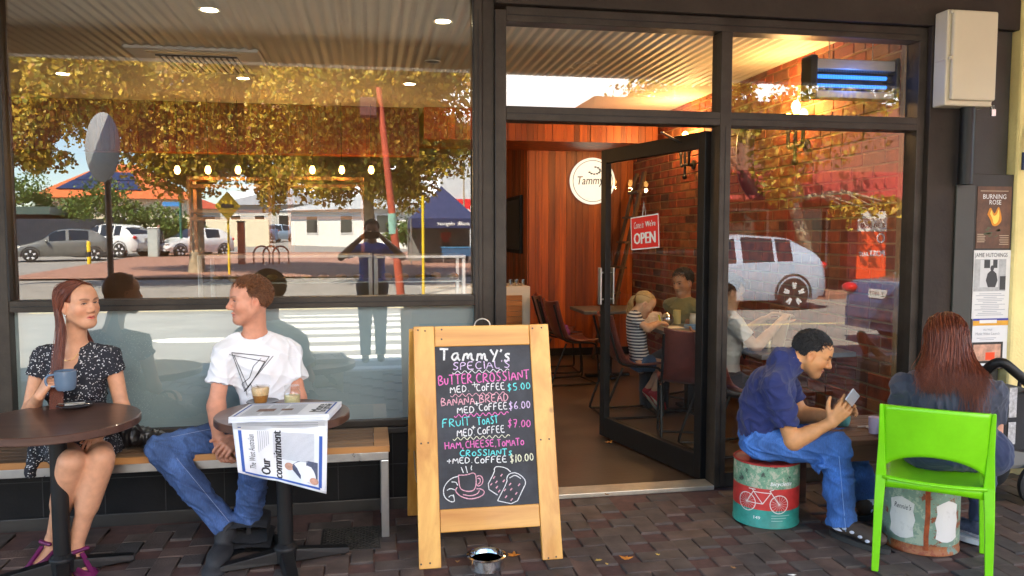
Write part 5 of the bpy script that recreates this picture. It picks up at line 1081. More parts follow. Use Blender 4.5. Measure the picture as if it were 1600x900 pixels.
lettering('milk depot', (p.x + 1.1, p.y + hw + .012, ze - .30), (-1, 0, 0), (0, 0, 1), .17, 1.4, shear=.2, bold=.03).build('lettering', MAT['txtw'], t)
t2 = thing('tent_table', 'blue covered trestle table under the navy tent', 'table', p); m = MB(); m.box((p.x - .1, p.y + .3, p.z + .70), (p.x + 1.2, p.y + 1.0, p.z + .76)); m.build('tabletop', mat('sky blue cover', (.05, .22, .42), .6), t2); m = MB(); m.box((p.x - .08, p.y + .95, p.z + .35), (p.x + 1.18, p.y + .98, p.z + .70)); m.build('cover', mat('blue cloth', (.03, .10, .22), .7), t2); 
for sx in (0, 1.1): m = MB(); m.box((p.x + sx, p.y + .6, p.z), (p.x + sx + .04, p.y + .64, p.z + .70)); m.build('leg', MAT['steel'], t2)
# ------------------------------------------------------------------ footpath furniture
TOPW = wood('dark walnut table top', (.055, .024, .016), (.115, .055, .036), 'X', .35, 1.6, coat=.15, bump=.05)
def pedestal(x, y, r, label, rot):
    t = thing('cafe_table', label, 'table', (x, y, 0), 'round tables on the footpath'); m = MB(); m.lathe([(0, .683), (r - .004, .683), (r, .687), (r, .716), (r - .004, .72), (0, .72)], (x, y, 0), 72); m.build('tabletop', TOPW, t, True)
    m = MB(); m.tube([(x, y, .03), (x, y, .683)], .036, 24); m.lathe([(.12, .668), (.12, .682)], (x, y, 0), 24); m.build('column', MAT['black'], t, True)
    m = MB()
    for k in range(4):
        a = rot + k * math.pi / 2; d = Vector((math.cos(a), math.sin(a), 0)); s = Vector((-d.y, d.x, 0)); c = Vector((x, y, 0)); V = []
        for q, w_, h in ((.0, .036, .075), (.27, .03, .040), (.295, .028, .036)): V += [tuple(c + d * q - s * w_ + Vector((0, 0, .012))), tuple(c + d * q + s * w_ + Vector((0, 0, .012))), tuple(c + d * q + s * w_ * .8 + Vector((0, 0, h))), tuple(c + d * q - s * w_ * .8 + Vector((0, 0, h)))]
        m.add(V, [(0, 1, 5, 4), (1, 2, 6, 5), (2, 3, 7, 6), (3, 0, 4, 7), (4, 5, 9, 8), (5, 6, 10, 9), (6, 7, 11, 10), (7, 4, 8, 11), (8, 9, 10, 11)]); m.tube([tuple(c + d * .27), tuple(c + d * .27 + Vector((0, 0, .014)))], .016, 10)
    m.lathe([(.055, .012), (.055, .08), (.036, .1)], (x, y, 0), 20); m.build('foot', MAT['black'], t, bevel=.004); return t
T1, T2 = (-1.40, -.69), (-.41, -.74)
pedestal(*T1, .345, 'round dark wooden table in front of the woman in the spotted dress', .35); pedestal(*T2, .305, 'round dark wooden table with the newspaper draped over it', .22)
# bench
t = thing('bench', 'long slatted timber bench with steel frame along the shopfront', 'bench', (-1.4, -.3, 0)); m = MB()
BW = wood('weathered bench slats', (.15, .085, .045), (.28, .16, .085), 'X', .6, 1.5, boards=.15)
for k in range(6): y = -.495 + k * .066; m.box((-3.4, y, .452), (.005, y + .060, .476))
m.build('seat', BW, t, bevel=.003); m = MB(); m.box((-3.4, -.512, .446), (.085, -.497, .4775)); m.box((.0065, -.495, .4525), (.085, -.105, .476)); m.build('edge_board', wood('orange bench edge', (.34, .14, .035), (.52, .25, .08), 'X', .5, 1.5), t, bevel=.002)
m = MB(); m.box((-3.4, -.505, .402), (.08, -.465, .4455)); m.box((-3.4, -.15, .402), (.08, -.11, .4455)); m.build('rail', MAT['steel'], t, bevel=.003)
for x in (.04, -2.35):
    for y in (-.485, -.13): m = MB(); m.box((x, y - .02, 0), (x + .04, y + .02, .4015)); m.build('leg', MAT['steel'], t, bevel=.003)
# ---- sandwich board
PINE = {a: wood('honey pine ' + a, (.46, .17, .02), (.80, .44, .10), a, .5, 1.1, knots=True, coat=.1) for a in 'XZ'}
AO = Vector((.54, -.94, 0)); AU = Vector((0, .34, 1.10)).normalized(); AX = Vector((1, 0, 0)); AN = AX.cross(AU)
t = thing('sandwich_board', 'pine framed chalkboard sandwich sign listing the specials', 'sign board', (.54, -.6, 0)); AB = t
bd = lambda px, py, off=0.: onP(px, py, AO, AN) + AN * off
def bloc(p): q = Vector(p) - AO; return q.x, q.dot(AU)
def plank(mb, x0, x1, u0, u1, th=.028, off=0.): mb.prism([(x0, u0), (x1, u0), (x1, u1), (x0, u1)], AO + AN * (off - th), AX, AU, th)
xl0, xl1 = bloc(bd(646, 520))[0], bloc(bd(681, 600))[0]; xr0, xr1 = bloc(bd(835, 650))[0], bloc(bd(860, 560))[0]; ut1, ut0 = bloc(bd(750, 508))[1], bloc(bd(750, 540))[1]; ub1, ub0 = bloc(bd(760, 792))[1], bloc(bd(760, 828))[1]
for a, b in ((xl0, xl1), (xr0, xr1)): m = MB(); plank(m, a, b, .004, ut1); m.build('stile', PINE['Z'], t, bevel=.004)
for a, b in ((ut0, ut1 - .0), (ub0, ub1)): m = MB(); plank(m, xl1 + .0015, xr0 - .0015, a, b - (.001 if b > 1 else 0), .026, -.001); m.build('rail', PINE['X'], t, bevel=.004)
m = MB(); plank(m, xl1 - .01, xr0 + .01, ub1 - .01, ut0 + .01, .006, -.010); BOARD = m.build('chalkboard', mat('slate chalkboard', (.034, .036, .044), .7, 0, .75, 3.0, .15, 120), t)
B0 = Vector((.54, -.565, 1.075)); B1 = Vector((.54, -.20, 0))
for a, b in ((xl0 - .02, xl0 + .05), (xr1 - .07, xr1 - .0)): m = MB(); m.beam(B0 + Vector((a, 0, 0)) + Vector(((a + b) / 2 - a, 0, 0)), B1 + Vector(((a + b) / 2, 0, .0)), b - a, .026, up=(0, 1, 0)); m.build('rear_leg', PINE['Z'], t, bevel=.004)
m = MB(); c = Vector((.54, B0.y * .2 + B1.y * .8, B0.z * .2)); m.box((c.x + xl0 + .05, c.y - .03, c.z - .03), (c.x + xr1 - .075, c.y - .004, c.z + .05)); m.box((.54 + xl0 + .05, B0.y - .035, B0.z - .10), (.54 + xr1 - .075, B0.y - .01, B0.z - .03)); m.build('rear_rail', PINE['X'], t, bevel=.003)
m = MB(); ca = Vector((.54 + xl0 + .012, -.80, .40)); cb = Vector((.54 + xl0 + .012, -.345, .40)); m.tube([tuple(ca.lerp(cb, q) - Vector((0, 0, .09 * (1 - (2 * q - 1) ** 2)))) for q in np.linspace(0, 1, 14)], .004, 6); m.build('chain', MAT['steel'], t)
m = MB(); q0, q1 = bd(742, 508, -.012), bd(766, 508, -.012); m.tube([tuple(q0)] + [tuple(q0.lerp(q1, .5) + AX * (-math.cos(a) * .04) + Vector((0, 0, math.sin(a) * .035))) for a in np.linspace(.2, math.pi - .2, 9)] + [tuple(q1)], .0035, 6); m.build('wire_handle', MAT['steel'], t)
m = MB()
for px, py in ((653, 516), (664, 517), (690, 515), (690, 530), (658, 693), (669, 692), (846, 512), (832, 513), (845, 687), (858, 686), (658, 882), (672, 880), (857, 872), (869, 870)): m.lathe([(0, .0012), (.0042, .0008), (.0046, 0)], bd(px, py, .0003), 8, axis=tuple(AN))
m.build('screw_head', MAT['rust'], t)
CH = {'w': mat('white chalk', (.86, .86, .84), .9, 0, .55, 190), 'p': mat('pink chalk', (.85, .16, .44), .9, 0, .55, 190), 'l': mat('lilac chalk', (.62, .48, .88), .9, 0, .55, 190), 't': mat('teal chalk', (.14, .75, .74), .9, 0, .55, 190), 'y': mat('pale yellow chalk', (.74, .72, .48), .9, 0, .55, 190), 'r': mat('rose chalk', (.72, .34, .40), .9, 0, .55, 190)}
def chalk(parts, ink, w_=.0052, name='chalk_writing'):
    mb = MB()
    for lines in parts:
        for l in lines: ribbon(mb, l, w_, AN)
    mb.build(name, CH[ink], BOARD)
def words(body, x0, y0, x1, y1, h):
    A_, B_ = bd(x0, y0, -.0085), bd(x1, y1, -.0085); d = B_ - A_; L = d.length; d.normalize(); u = AN.cross(d); k = (bd(x0, y0 - h, -.0085) - A_).length
    return [[tuple(A_ + d * p[0] + u * p[1] * k + AN * .0004) for p in smooth_line(l, 2 if len(l) > 2 else 0)] for l in strokes(body, L)]
def squig(x0, y0, x1, y1, n=9, amp=2.2): return [[tuple(bd(x0 + (x1 - x0) * q, y0 + (y1 - y0) * q + amp * math.sin(q * n * 2 * math.pi), -.0081)) for q in np.linspace(0, 1, n * 8)]]
def draw(pts, sm=2, ox=640, oy=650, k=240 / 1350.): return [[tuple(bd(ox + x * k, oy + y * k, -.0081)) for x, y in smooth_line(pts, sm)]]
chalk([words('TammY\'s', 688, 563, 797, 564, 18)], 'w', .0105)
chalk([words("SPECIAL'S", 708, 578, 797, 574, 12)], 'l'); chalk([squig(707, 582, 796, 578, 8)], 'w', .0035)
chalk([words('BuTTER', 686, 602, 738, 598, 15), words('CROSSIANT', 745, 598, 828, 592, 15)], 'p', .006); chalk([words('MED.', 704, 614, 733, 611, 10), words('+', 738, 606, 747, 605, 11), words('CoFFEE', 745, 611, 789, 608, 11)], 'w'); chalk([words('$5.00', 794, 611, 829, 607, 11)], 't')
chalk([squig(704, 618, 789, 614, 8)], 'r', .0035); chalk([words('BANANA', 690, 634, 742, 631, 12), words('BREAD', 750, 629, 795, 626, 12)], 'r'); chalk([words('MED.', 715, 646, 745, 644, 10), words('+', 742, 635, 750, 634, 9), words('CoFFEE', 749, 642, 793, 639, 11)], 'w'); chalk([words('$6.00', 796, 640, 829, 637, 12)], 'l')
chalk([squig(710, 650, 795, 645, 9)], 'p', .0045); chalk([words('FRuIT', 692, 668, 735, 664, 13), words('ToAST', 747, 664, 779, 661, 12)], 't'); chalk([words('$7.00', 794, 667, 829, 667, 12)], 'p')
chalk([words('MED.', 715, 682, 742, 680, 11), words('+', 737, 671, 743, 671, 7), words('CoFFEE', 747, 679, 789, 675, 11)], 'w'); chalk([squig(708, 686, 797, 681, 9)], 'y', .0040)
chalk([words('HAM,', 696, 702, 724, 700, 11), words('CHEESE,', 728, 700, 775, 697, 11), words('ToMATo', 778, 698, 819, 695, 11)], 'p'); chalk([words('CRoSSIANTs', 719, 713, 800, 711, 10)], 't')
chalk([words('+MED.', 699, 725, 738, 723, 9), words('CoFFEE', 742, 724, 792, 722, 10)], 'w'); chalk([words('$10.00', 798, 723, 834, 719, 12)], 'y')
chalk([draw([(430, 520), (500, 520), (580, 490), (590, 580), (575, 650), (530, 665), (470, 655), (440, 630), (430, 520)]), draw([(592, 530), (625, 520), (650, 555), (640, 600), (605, 620), (590, 600)]), draw([(600, 550), (620, 545), (625, 580), (605, 600)]), draw([(420, 625), (400, 660), (450, 710), (540, 735), (640, 705), (665, 665), (630, 640), (590, 640)]), draw([(470, 690), (540, 705), (600, 685), (615, 655)])], 'r', .005, 'chalk_drawing')
chalk([draw([(430, 530), (370, 545), (315, 600), (295, 660), (310, 720), (360, 755), (395, 755), (395, 730), (385, 690)]), draw([(330, 655), (360, 635), (400, 650)]), draw([(345, 715), (365, 695), (390, 705)]), draw([(370, 580), (410, 580), (425, 610)]), draw([(455, 450), (475, 500)]), draw([(495, 440), (510, 500)]), draw([(548, 435), (540, 465), (550, 475)]),
       draw([(775, 745), (860, 580), (855, 540), (880, 505), (940, 495), (1010, 545), (1025, 590), (1000, 640), (935, 780), (775, 745)], 1), draw([(775, 695), (675, 630), (750, 490), (745, 460), (770, 440), (850, 455), (890, 490)], 1), draw([(880, 545), (930, 515), (980, 550)])], 'w', .0045, 'chalk_drawing')
chalk([[l for x, y in ((745, 540), (765, 580), (720, 600), (770, 625), (810, 520), (830, 570), (790, 660), (840, 650), (895, 645), (850, 710), (900, 735), (940, 680), (885, 600), (965, 605)) for l in draw([(x - 8, y + 10), (x + 8, y - 10)], 0)]], 'r', .006, 'chalk_drawing')
# ---- things on the tables
def cup(name, label, c, r, h, m_, handle=None, parent=None, fill=None):
    c = Vector(c); t = thing(name, label, 'cup', c); m = MB(); m.lathe([(0, .004), (r * .78, 0), (r * .90, .01), (r, h * .4), (r, h), (r - .004, h), (r - .004, h * .4), (r * .7, .012), (0, .012)], c, 32); m.build('bowl', m_, t, True)
    if handle: d = Vector(handle).normalized(); m = MB(); m.tube([tuple(c + d * (r * .92) + Vector((0, 0, h * .82)))] + [tuple(c + d * (r + .014 + .022 * math.sin(a)) + Vector((0, 0, h * .5 + h * .30 * math.cos(a)))) for a in np.linspace(.3, math.pi - .3, 8)] + [tuple(c + d * (r * .92) + Vector((0, 0, h * .2)))], .006, 8); m.build('handle', m_, t, True)
    if fill: m = MB(); m.lathe([(0, h - .012), (r - .005, h - .012)], c, 28); m.build('coffee', fill, t, True)
    return t
BLUEG = mat('slate blue glaze', (.11, .165, .24), .22, 0, .1, 8, coat=.4)
cupc = onY(103, 609, -.50); cup('coffee_cup', 'slate blue coffee cup held by the woman in the spotted dress', (cupc.x, cupc.y, cupc.z), .048, .092, BLUEG, (-1, -.15, 0), fill=mat('milk coffee', (.35, .18, .06), .4))
def saucer(label, x, y, r, m_, z=.7205):
    t = thing('saucer', label, 'saucer', (x, y, z)); m = MB(); m.lathe([(0, .002), (r * .5, .0), (r * .62, .004), (r, .017), (r - .003, .020), (r * .6, .009), (0, .007)], (x, y, z), 40); m.build('plate', m_, t, True); return t
sp = onZ(118, 634, .73); t = saucer('dark grey saucer with a folded napkin and spoon', sp.x, sp.y, .082, mat('charcoal glaze', (.035, .035, .042), .3, coat=.3))
m = MB(); m.prism([(-.04, -.028), (.045, -.02), (.035, .03), (-.045, .02)], (sp.x, sp.y, .739), (1, .1, 0), (-.1, 1, 0), .003); tag(m.build('napkin', MAT['white'], None, loc=(sp.x, sp.y, .739)), 'white folded paper napkin on the dark saucer', 'napkin')
m = MB(); m.tube([(sp.x - .07, sp.y - .02, .745), (sp.x + .05, sp.y - .035, .746)], .0022, 6); m.ball((sp.x + .062, sp.y - .036, .746), (.014, .009, .004), 12, 6); tag(m.build('teaspoon', MAT['chrome'], None, True, loc=(sp.x, sp.y - .03, .745)), 'small steel teaspoon lying across the napkin', 'spoon')
gp = Vector((-.535, -.55, .7205)); t = saucer('dark saucer under the latte glass', gp.x + .01, gp.y, .078, mat('charcoal glaze two', (.05, .05, .06), .3, coat=.3))
gc = gp + Vector((0, 0, .0095)); t = thing('latte_glass', 'glass cup of frothy milk coffee on the newspaper table', 'coffee', gc); m = MB(); m.lathe([(0, .003), (.030, .004), (.0375, .04)], gc, 32); m.build('coffee', mat('latte brown', (.36, .15, .035), .25, 0, .1, 20, coat=.7), t, True); m = MB(); m.lathe([(.0375, .04), (.0415, .070), (.038, .078), (.02, .083), (0, .081)], gc, 32); m.build('froth', mat('milk froth', (.62, .42, .20), .4, 0, .25, 90, coat=.5), t, True)
m = MB(); m.lathe([(0, 0), (.033, .0), (.040, .04), (.0445, .084), (.0425, .084)], gc, 32); m.tube([tuple(gc + Vector((-.042 - .022 * math.sin(a), 0, .045 + .022 * math.cos(a)))) for a in np.linspace(.1, math.pi - .1, 9)], .0038, 8); m.build('glass', glassmat('cup glass', (.97, .97, .97), .06), t, True)
jc = Vector((-.385, -.56, .7205)); t = thing('sugar_jar', 'small glass jar of raw sugar beside the latte glass', 'jar', jc); m = MB(); m.lathe([(0, .003), (.034, .003), (.037, .012), (.037, .044), (0, .047)], jc, 28); m.build('sugar', mat('raw sugar', (.62, .52, .26), .7, 0, .2, 120, .3, 300), t, True); m = MB(); m.lathe([(0, 0), (.036, 0), (.0395, .01), (.0395, .06), (.033, .072), (.036, .074), (.036, .092), (.033, .092)], jc, 28); m.build('glass', glassmat('jar glass', (.95, .97, .97), .08), t, True)
m = MB(); m.box((-.475, -.60, .7208), (-.435, -.54, .728), rot=Matrix.Rotation(.4, 3, 'Z')); tag(m.build('sugar_sachet', mat('brown sachet', (.28, .2, .13), .6), None, loc=(-.455, -.57, .72)), 'small brown sachet between the latte glass and the jar', 'sachet')
# ---- newspaper
NEWS = mat('newsprint', (.70, .71, .74), .85, 0, .05, 6); INKB = mat('masthead blue', (.03, .09, .36), .7, 0, 0); GREY = mat('grey print', (.33, .34, .37), .85, 0, .15, 200)
t = thing('newspaper', 'folded broadsheet newspaper lying on the round table with its front page hanging down', 'newspaper', (T2[0], T2[1] - .1, .72)); NP = t
q = [onZ(357, 657, .735), onZ(515, 652, .735), onZ(525, 628, .735), onZ(368, 636, .735)]; q = [Vector((p.x, p.y, 0)) for p in q]
q[2] = q[1] + Vector((.045, .27, 0)); q[3] = q[0] + Vector((.05, .27, 0)); m = MB()
for k in range(6):
    o_ = Vector((rnd.uniform(-.003, .003), rnd.uniform(-.003, .003), 0)); z = .7215 + k * .0045; m.add([tuple(p + o_ + Vector((0, 0, z))) for p in q] + [tuple(p + o_ + Vector((0, 0, z + .0042))) for p in q], [(3, 2, 1, 0), (4, 5, 6, 7), (0, 1, 5, 4), (1, 2, 6, 5), (2, 3, 7, 6), (3, 0, 4, 7)])
m.build('folded_pages', NEWS, t, bevel=.0015); zt = .7215 + 6 * .0045
bl = lambda u, v, z=zt + .0006: tuple((q[0].lerp(q[1], u)).lerp(q[3].lerp(q[2], u), v) + Vector((0, 0, z)))
def patch(mb, f, u0, u1, v0, v1, *a): mb.add([f(u0, v0, *a), f(u1, v0, *a), f(u1, v1, *a), f(u0, v1, *a)], [(0, 1, 2, 3)])
m = MB(); patch(m, bl, .03, .05, .06, .94); patch(m, bl, .94, .96, .06, .94); patch(m, bl, .05, .94, .92, .945); m.build('blue_border', INKB, t)
m = MB()
for c_ in range(3):
    for r_ in range(11): patch(m, bl, .09 + c_ * .20, .09 + c_ * .20 + .17, .1 + r_ * .07, .1 + r_ * .07 + .03)
m.build('print', GREY, t); m = MB(); patch(m, bl, .20, .38, .35, .55, zt + .001); patch(m, bl, .44, .56, .38, .52, zt + .001); m.build('picture', mat('printed picture', (.22, .13, .10), .8, 0, .6, 60), t)
lettering('More', bl(.86, .20), q[3] - q[0], q[0] - q[1], .045, .17, bold=.03).build('headline', MAT['txtk'], t); lettering('to grow', bl(.92, .20), q[3] - q[0], q[0] - q[1], .035, .17, bold=.03).build('headline', MAT['txtk'], t)
def hs(u, v, off=0.):                                            # hanging page: u across, v down
    ex = [(362, 657), (512, 655)]; botx = 372 + 138 * u; boty = 738 + 14 * math.sin(min(u * 2, 1) * 1.4) + 20 * max(0, u - .45) / .55
    px = (ex[0][0] + 150 * u) * (1 - v) + botx * v; py = 657 * (1 - v) + boty * v; e_ = min(1, max(0, (py - 655) / 27)); Y = -1.052 - (.030 * math.sin(u * 6.5 + v * 2.5) + .012 * math.sin(u * 15 - v * 4) + .045) * v * e_ - off * 1.3; q_ = onZ(px, py, .7228 + off)
    return tuple(q_) if q_.y > -1.049 else tuple(onY(px, py, Y))
m = MB(); m.sheet([[hs(u, v) for v in np.linspace(-.06, 1, 24)] for u in np.linspace(0, 1, 24)]); m.build('front_page', NEWS, t, True, solid=.0012)
def strip(mb, u0, v0, u1, v1, w_, off=.0018):
    P = []; n = 14
    for k in range(n): s = k / (n - 1); u, v = u0 + (u1 - u0) * s, v0 + (v1 - v0) * s; du, dvv = (w_ / 2, 0) if abs(v1 - v0) > abs(u1 - u0) else (0, w_ / 2); P.append([hs(u - du, v - dvv, off), hs(u + du, v + dvv, off)])
    mb.sheet(P)
m = MB(); strip(m, .07, .12, .07, .96, .035); strip(m, .085, .955, .93, .955, .03); strip(m, .93, .22, .93, .94, .035); m.build('blue_border', INKB, t)
m = MB()
for k in range(26): strip(m, .42, .20 + k * .0165, .86, .20 + k * .0165, .006)
for k in range(6): strip(m, .26 + k * .022, .18, .26 + k * .022, .55 - .03 * k, .006)
for k in range(3): strip(m, .05, .03 + k * .025, .9, .03 + k * .025, .007)
m.build('print', GREY, t)
wl = lambda u0, v0, su, sv: (lambda X, Y: hs(u0 - Y * su, v0 - X * sv, .002))      # text that reads bottom to top
lettering('The West Australian', (0, 0, 0), (1, 0, 0), (0, 1, 0), .07, .62, warp=wl(.215, .86, 1, 1)).build('masthead', MAT['txtk'], t)
lettering('Our', (0, 0, 0), (1, 0, 0), (0, 1, 0), .105, .27, bold=.05, warp=wl(.375, .92, 1, 1)).build('headline', MAT['txtk'], t); lettering('commitment', (0, 0, 0), (1, 0, 0), (0, 1, 0), .095, .78, bold=.05, warp=wl(.505, .95, 1, 1)).build('headline', MAT['txtk'], t)
m = MB(); suit = [(.90, .60), (.90, .90), (.80, .91), (.70, .87), (.62, .76), (.62, .68), (.68, .62), (.80, .59)]; m.add([hs(u, v, .0024) for u, v in suit], [tuple(range(8))]); m.build('picture', mat('printed suit', (.07, .08, .13), .8, 0, .3, 60), t); m = MB(); m.add([hs(  .585 + .05 * math.cos(a), .72 + .06 * math.sin(a), .0026) for a in np.linspace(0, 6.28, 15)[:-1]], [tuple(range(14))]); m.add([hs(.86 + .05 * math.cos(a), .87 + .05 * math.sin(a), .0028) for a in np.linspace(0, 6.28, 13)[:-1]], [tuple(range(12))]); m.build('picture', mat('printed face', (.50, .28, .20), .8, 0, .3, 60), t)
# ---- dog bowl, grate, leaves
bp = onZ(760, 886, 0); t = thing('dog_bowl', 'steel dog water bowl in front of the sandwich board', 'bowl', bp); m = MB(); m.lathe([(.082, .0), (.086, .004), (.080, .04), (.078, .052), (.090, .060), (.091, .056), (.0925, .060), (.084, .0635), (.074, .055), (.066, .012), (0, .010)], bp, 48); m.build('dish', MAT['chrome'], t, True); m = MB(); m.lathe([(0, .040), (.0725, .040)], bp, 40); m.build('water', mat('water', (.02, .03, .04), .03, 0, 0, spec=1.), t, True)
a, b = onZ(500, 868, 0), onZ(595, 818, 0); x0, x1, y0, y1 = -.265, .035, -.645, -.335; t = thing('drain_cover', 'dark cast iron access cover with crosshatch set in the pavers', 'drain cover', ((x0 + x1) / 2, (y0 + y1) / 2, 0)); m = MB(); m.box((x0, y0, -.05), (x1, y1, .002)); m.build('plate', MAT['rust'], t, bevel=.003); m = MB()
for k in range(-9, 10):
    for s in (1, -1):
        cx_ = (x0 + x1) / 2 + k * .032; P = [(cx_ + s * (yy - (y0 + y1) / 2), yy) for yy in np.linspace(y0 + .01, y1 - .01, 30)]; P = [p for p in P if x0 + .01 < p[0] < x1 - .01]
        if len(P) > 2: m.beam((P[0][0], P[0][1], .0035), (P[-1][0], P[-1][1], .0035), .004, .004)
m.build('crosshatch', mat('worn iron', (.11, .10, .085), .5, .7, .2, 20), t); lettering('USM', ((x0 + x1) / 2 + .03, y0 + .09, .0062), (0, 1, 0), (-1, 0, 0), .06, .13, bold=.02).build('lettering', mat('worn iron letters', (.13, .12, .10), .5, .7), t)
for k, (px, py, s, c_, lab) in enumerate(((802, 866, .034, 'orange', 'orange plane leaf just right of the dog bowl'), (978, 871, .036, 'orange', 'curled orange leaf with long points in the middle of the pavers'), (935, 874, .018, 'yellow', 'small orange leaf left of the curled orange leaf'), (1238, 897, .02, 'white', 'pale paper scrap at the bottom edge'), (1028, 866, .012, 'yellow', 'tiny yellow leaf right of the curled orange leaf'), (948, 880, .010, 'yellow', 'tiny pale leaf below the curled orange leaf'), (948, 772, .014, 'brown', 'small brown leaf lying on the door threshold'), (1146, 886, .014, 'brown', 'small tan leaf in front of the bicycle drum'), (952, 690, .03, 'orange', 'orange leaf on the floor at the tip of the open door'), (715, 877, .012, 'brown', 'tiny brown leaf left of the dog bowl'))):
    p = onZ(px, py, .012 if k != 6 else .02); n = 10; m = MB(); V = []
    if k == 3: n = 4
    for q in range(n): a = q * 2 * math.pi / n + k; r_ = s * (1.0 if q % 2 == 0 else .45) * rnd.uniform(.8, 1.15); V.append((p.x + r_ * math.cos(a), p.y + r_ * math.sin(a), p.z + (.010 * rnd.random() if q % 2 == 0 else 0) - .004))
    V.append((p.x, p.y, p.z)); m.add(V, [(q, (q + 1) % n, n) for q in range(n)])
    cc = {'orange': (.55, .19, .02), 'yellow': (.5, .32, .06), 'brown': (.28, .13, .04), 'white': (.7, .68, .62)}[c_]; tag(m.build('fallen_leaf' if c_ != 'white' else 'paper_scrap', mat('leaf ' + c_, cc, .7, 0, .3, 40), None, solid=.0012, loc=p), lab, 'leaf' if c_ != 'white' else 'paper')
# ---- drums
def drum(x, y, r, h, label, bands, n=48):
    t = thing('drum_stool', label, 'drum', (x, y, 0), 'painted drums used as stools'); m = MB(); m.lathe([(0, h - .012), (r - .012, h - .012), (r - .010, h - .002), (r, h - .002), (r + .003, h - .008)][::-1] if 0 else [(r + .003, h - .010), (r + .003, h - .003), (r - .004, h), (r - .010, h - .003), (r - .012, h - .005), (0, h - .005)], (x, y, 0), n); m.build('lid', mat('red lid enamel', (.35, .03, .025), .5, 0, .4, 12), t, True)
    for k, (z0, z1, m_, nm) in enumerate(bands): m = MB(); m.lathe([(r, z0), (r, (z0 + z1) / 2), (r, z1)] if k else [(r - .006, .001), (r + .003, .004), (r + .003, .014), (r, .018), (r, z1)], (x, y, 0), n); m.build(nm, m_, t, True)
    return t
def distress(name, c1, c2, c3, sc=18, thr=.5):
    m, nt, nn, ll, b = _nodes(name); mp = coords(nn, ll); n = nn.new('ShaderNodeTexNoise'); n.inputs['Scale'].default_value = sc; n.inputs['Detail'].default_value = 9; n.inputs['Roughness'].default_value = .75; ll.new(mp.outputs[0], n.inputs[0]); r = ramp(nn, [(thr - .06, c1), (thr - .02, c2), (thr + .06, c2), (thr + .10, c3)]); ll.new(n.outputs[0], r.inputs[0]); ll.new(r.outputs[0], b.inputs['Base Color']); b.inputs['Roughness'].default_value = .55; return m
D1c = (2.11, -.60); R1 = .172; RB = distress('scuffed green paint', (.05, .06, .05), (.16, .32, .20), (.42, .44, .32), 22, .46)
DT = drum(*D1c, R1, .345, 'drum stool with a white bicycle on a red band', [(0, .10, mat('teal enamel', (.03, .26, .21), .5, 0, .3, 14, .1, 60), 'teal_band'), (.10, .215, mat('red enamel', (.52, .035, .03), .5, 0, .25, 14, .1, 60), 'red_band'), (.215, .335, RB, 'scuffed_band')])
fa = math.atan2(-4.5 - D1c[1], -D1c[0])                              # angle of the side that faces the footpath
def onC(cx_, cy_, r_, a0): return lambda X, Y: (cx_ + (r_ + .0012) * math.cos(a0 + X / r_), cy_ + (r_ + .0012) * math.sin(a0 + X / r_), Y)
def cdraw(mb, pts, f, w_, cx_, cy_): 
    P = [Vector(f(*p)) for p in pts]; V = []
    for i, p in enumerate(P):
        tt = (P[min(i + 1, len(P) - 1)] - P[max(i - 1, 0)]).normalized(); nz = Vector((p.x - cx_, p.y - cy_, 0)).normalized(); s = tt.cross(nz) * w_ / 2; V += [tuple(p - s), tuple(p + s)]
    mb.add(V, [(2 * i, 2 * i + 1, 2 * i + 3, 2 * i + 2) for i in range(len(P) - 1)])
m = MB(); f = onC(*D1c, R1, fa)
dens = lambda pts: [tuple(np.array(a) + (np.array(b) - np.array(a)) * s) for a, b in zip(pts, pts[1:]) for s in np.linspace(0, 1, 6)]
for ox in (-.035,):
    for cxx in (-.065, .105):
        cdraw(m, [(ox + cxx + .048 * math.cos(a), .135 + .048 * math.sin(a)) for a in np.linspace(0, 2 * math.pi, 33)], f, .0042, *D1c)
        for s in range(8): a = s * math.pi / 8; cdraw(m, dens([(ox + cxx - .046 * math.cos(a), .135 - .046 * math.sin(a)), (ox + cxx + .046 * math.cos(a), .135 + .046 * math.sin(a))]), f, .001, *D1c)
    for l in ([(-.065, .135), (-.03, .195), (.06, .195), (.02, .135), (-.065, .135)], [(.02, .135), (-.035, .207)], [(.105, .135), (.055, .207), (.075, .215)], [(-.055, .208), (-.018, .208)]): cdraw(m, dens([(ox + a, b) for a, b in l]), f, .0042, *D1c)
m.build('bicycle_drawing', mat('white enamel', (.74, .70, .66), .5), DT)
lettering('bicyclette', (0, 0, 0), (1, 0, 0), (0, 1, 0), .022, .12, shear=.3, bold=.02, warp=lambda X, Y: f(X + .02, Y + .235)).build('lettering', MAT['txtw'], DT); lettering('149', (0, 0, 0), (1, 0, 0), (0, 1, 0), .016, .04, bold=.02, warp=lambda X, Y: f(X - .065, Y + .05)).build('lettering', MAT['txtw'], DT)
m = MB()
for k in range(3): cdraw(m, dens([(.03, .075 - k * .014), (.13 - k * .02, .075 - k * .014)]), f, .004, *D1c)
m.build('fine_print', mat('pale teal print', (.3, .5, .45), .6), DT)
D2c = (2.70, -1.06); GRS = distress('rusty green paint', (.22, .05, .012), (.17, .26, .19), (.32, .38, .27), 11, .47); DT2 = drum(*D2c, .175, .34, 'rust stained pale green drum behind the green chair', [(0, .05, distress('rust edge', (.24, .05, .012), (.30, .10, .03), (.16, .24, .19), 16, .5), 'rusty_rim'), (.05, .33, GRS, 'side')]); fa2 = math.atan2(-4.5 - D2c[1], -D2c[0]); f2 = onC(*D2c, .175, fa2)
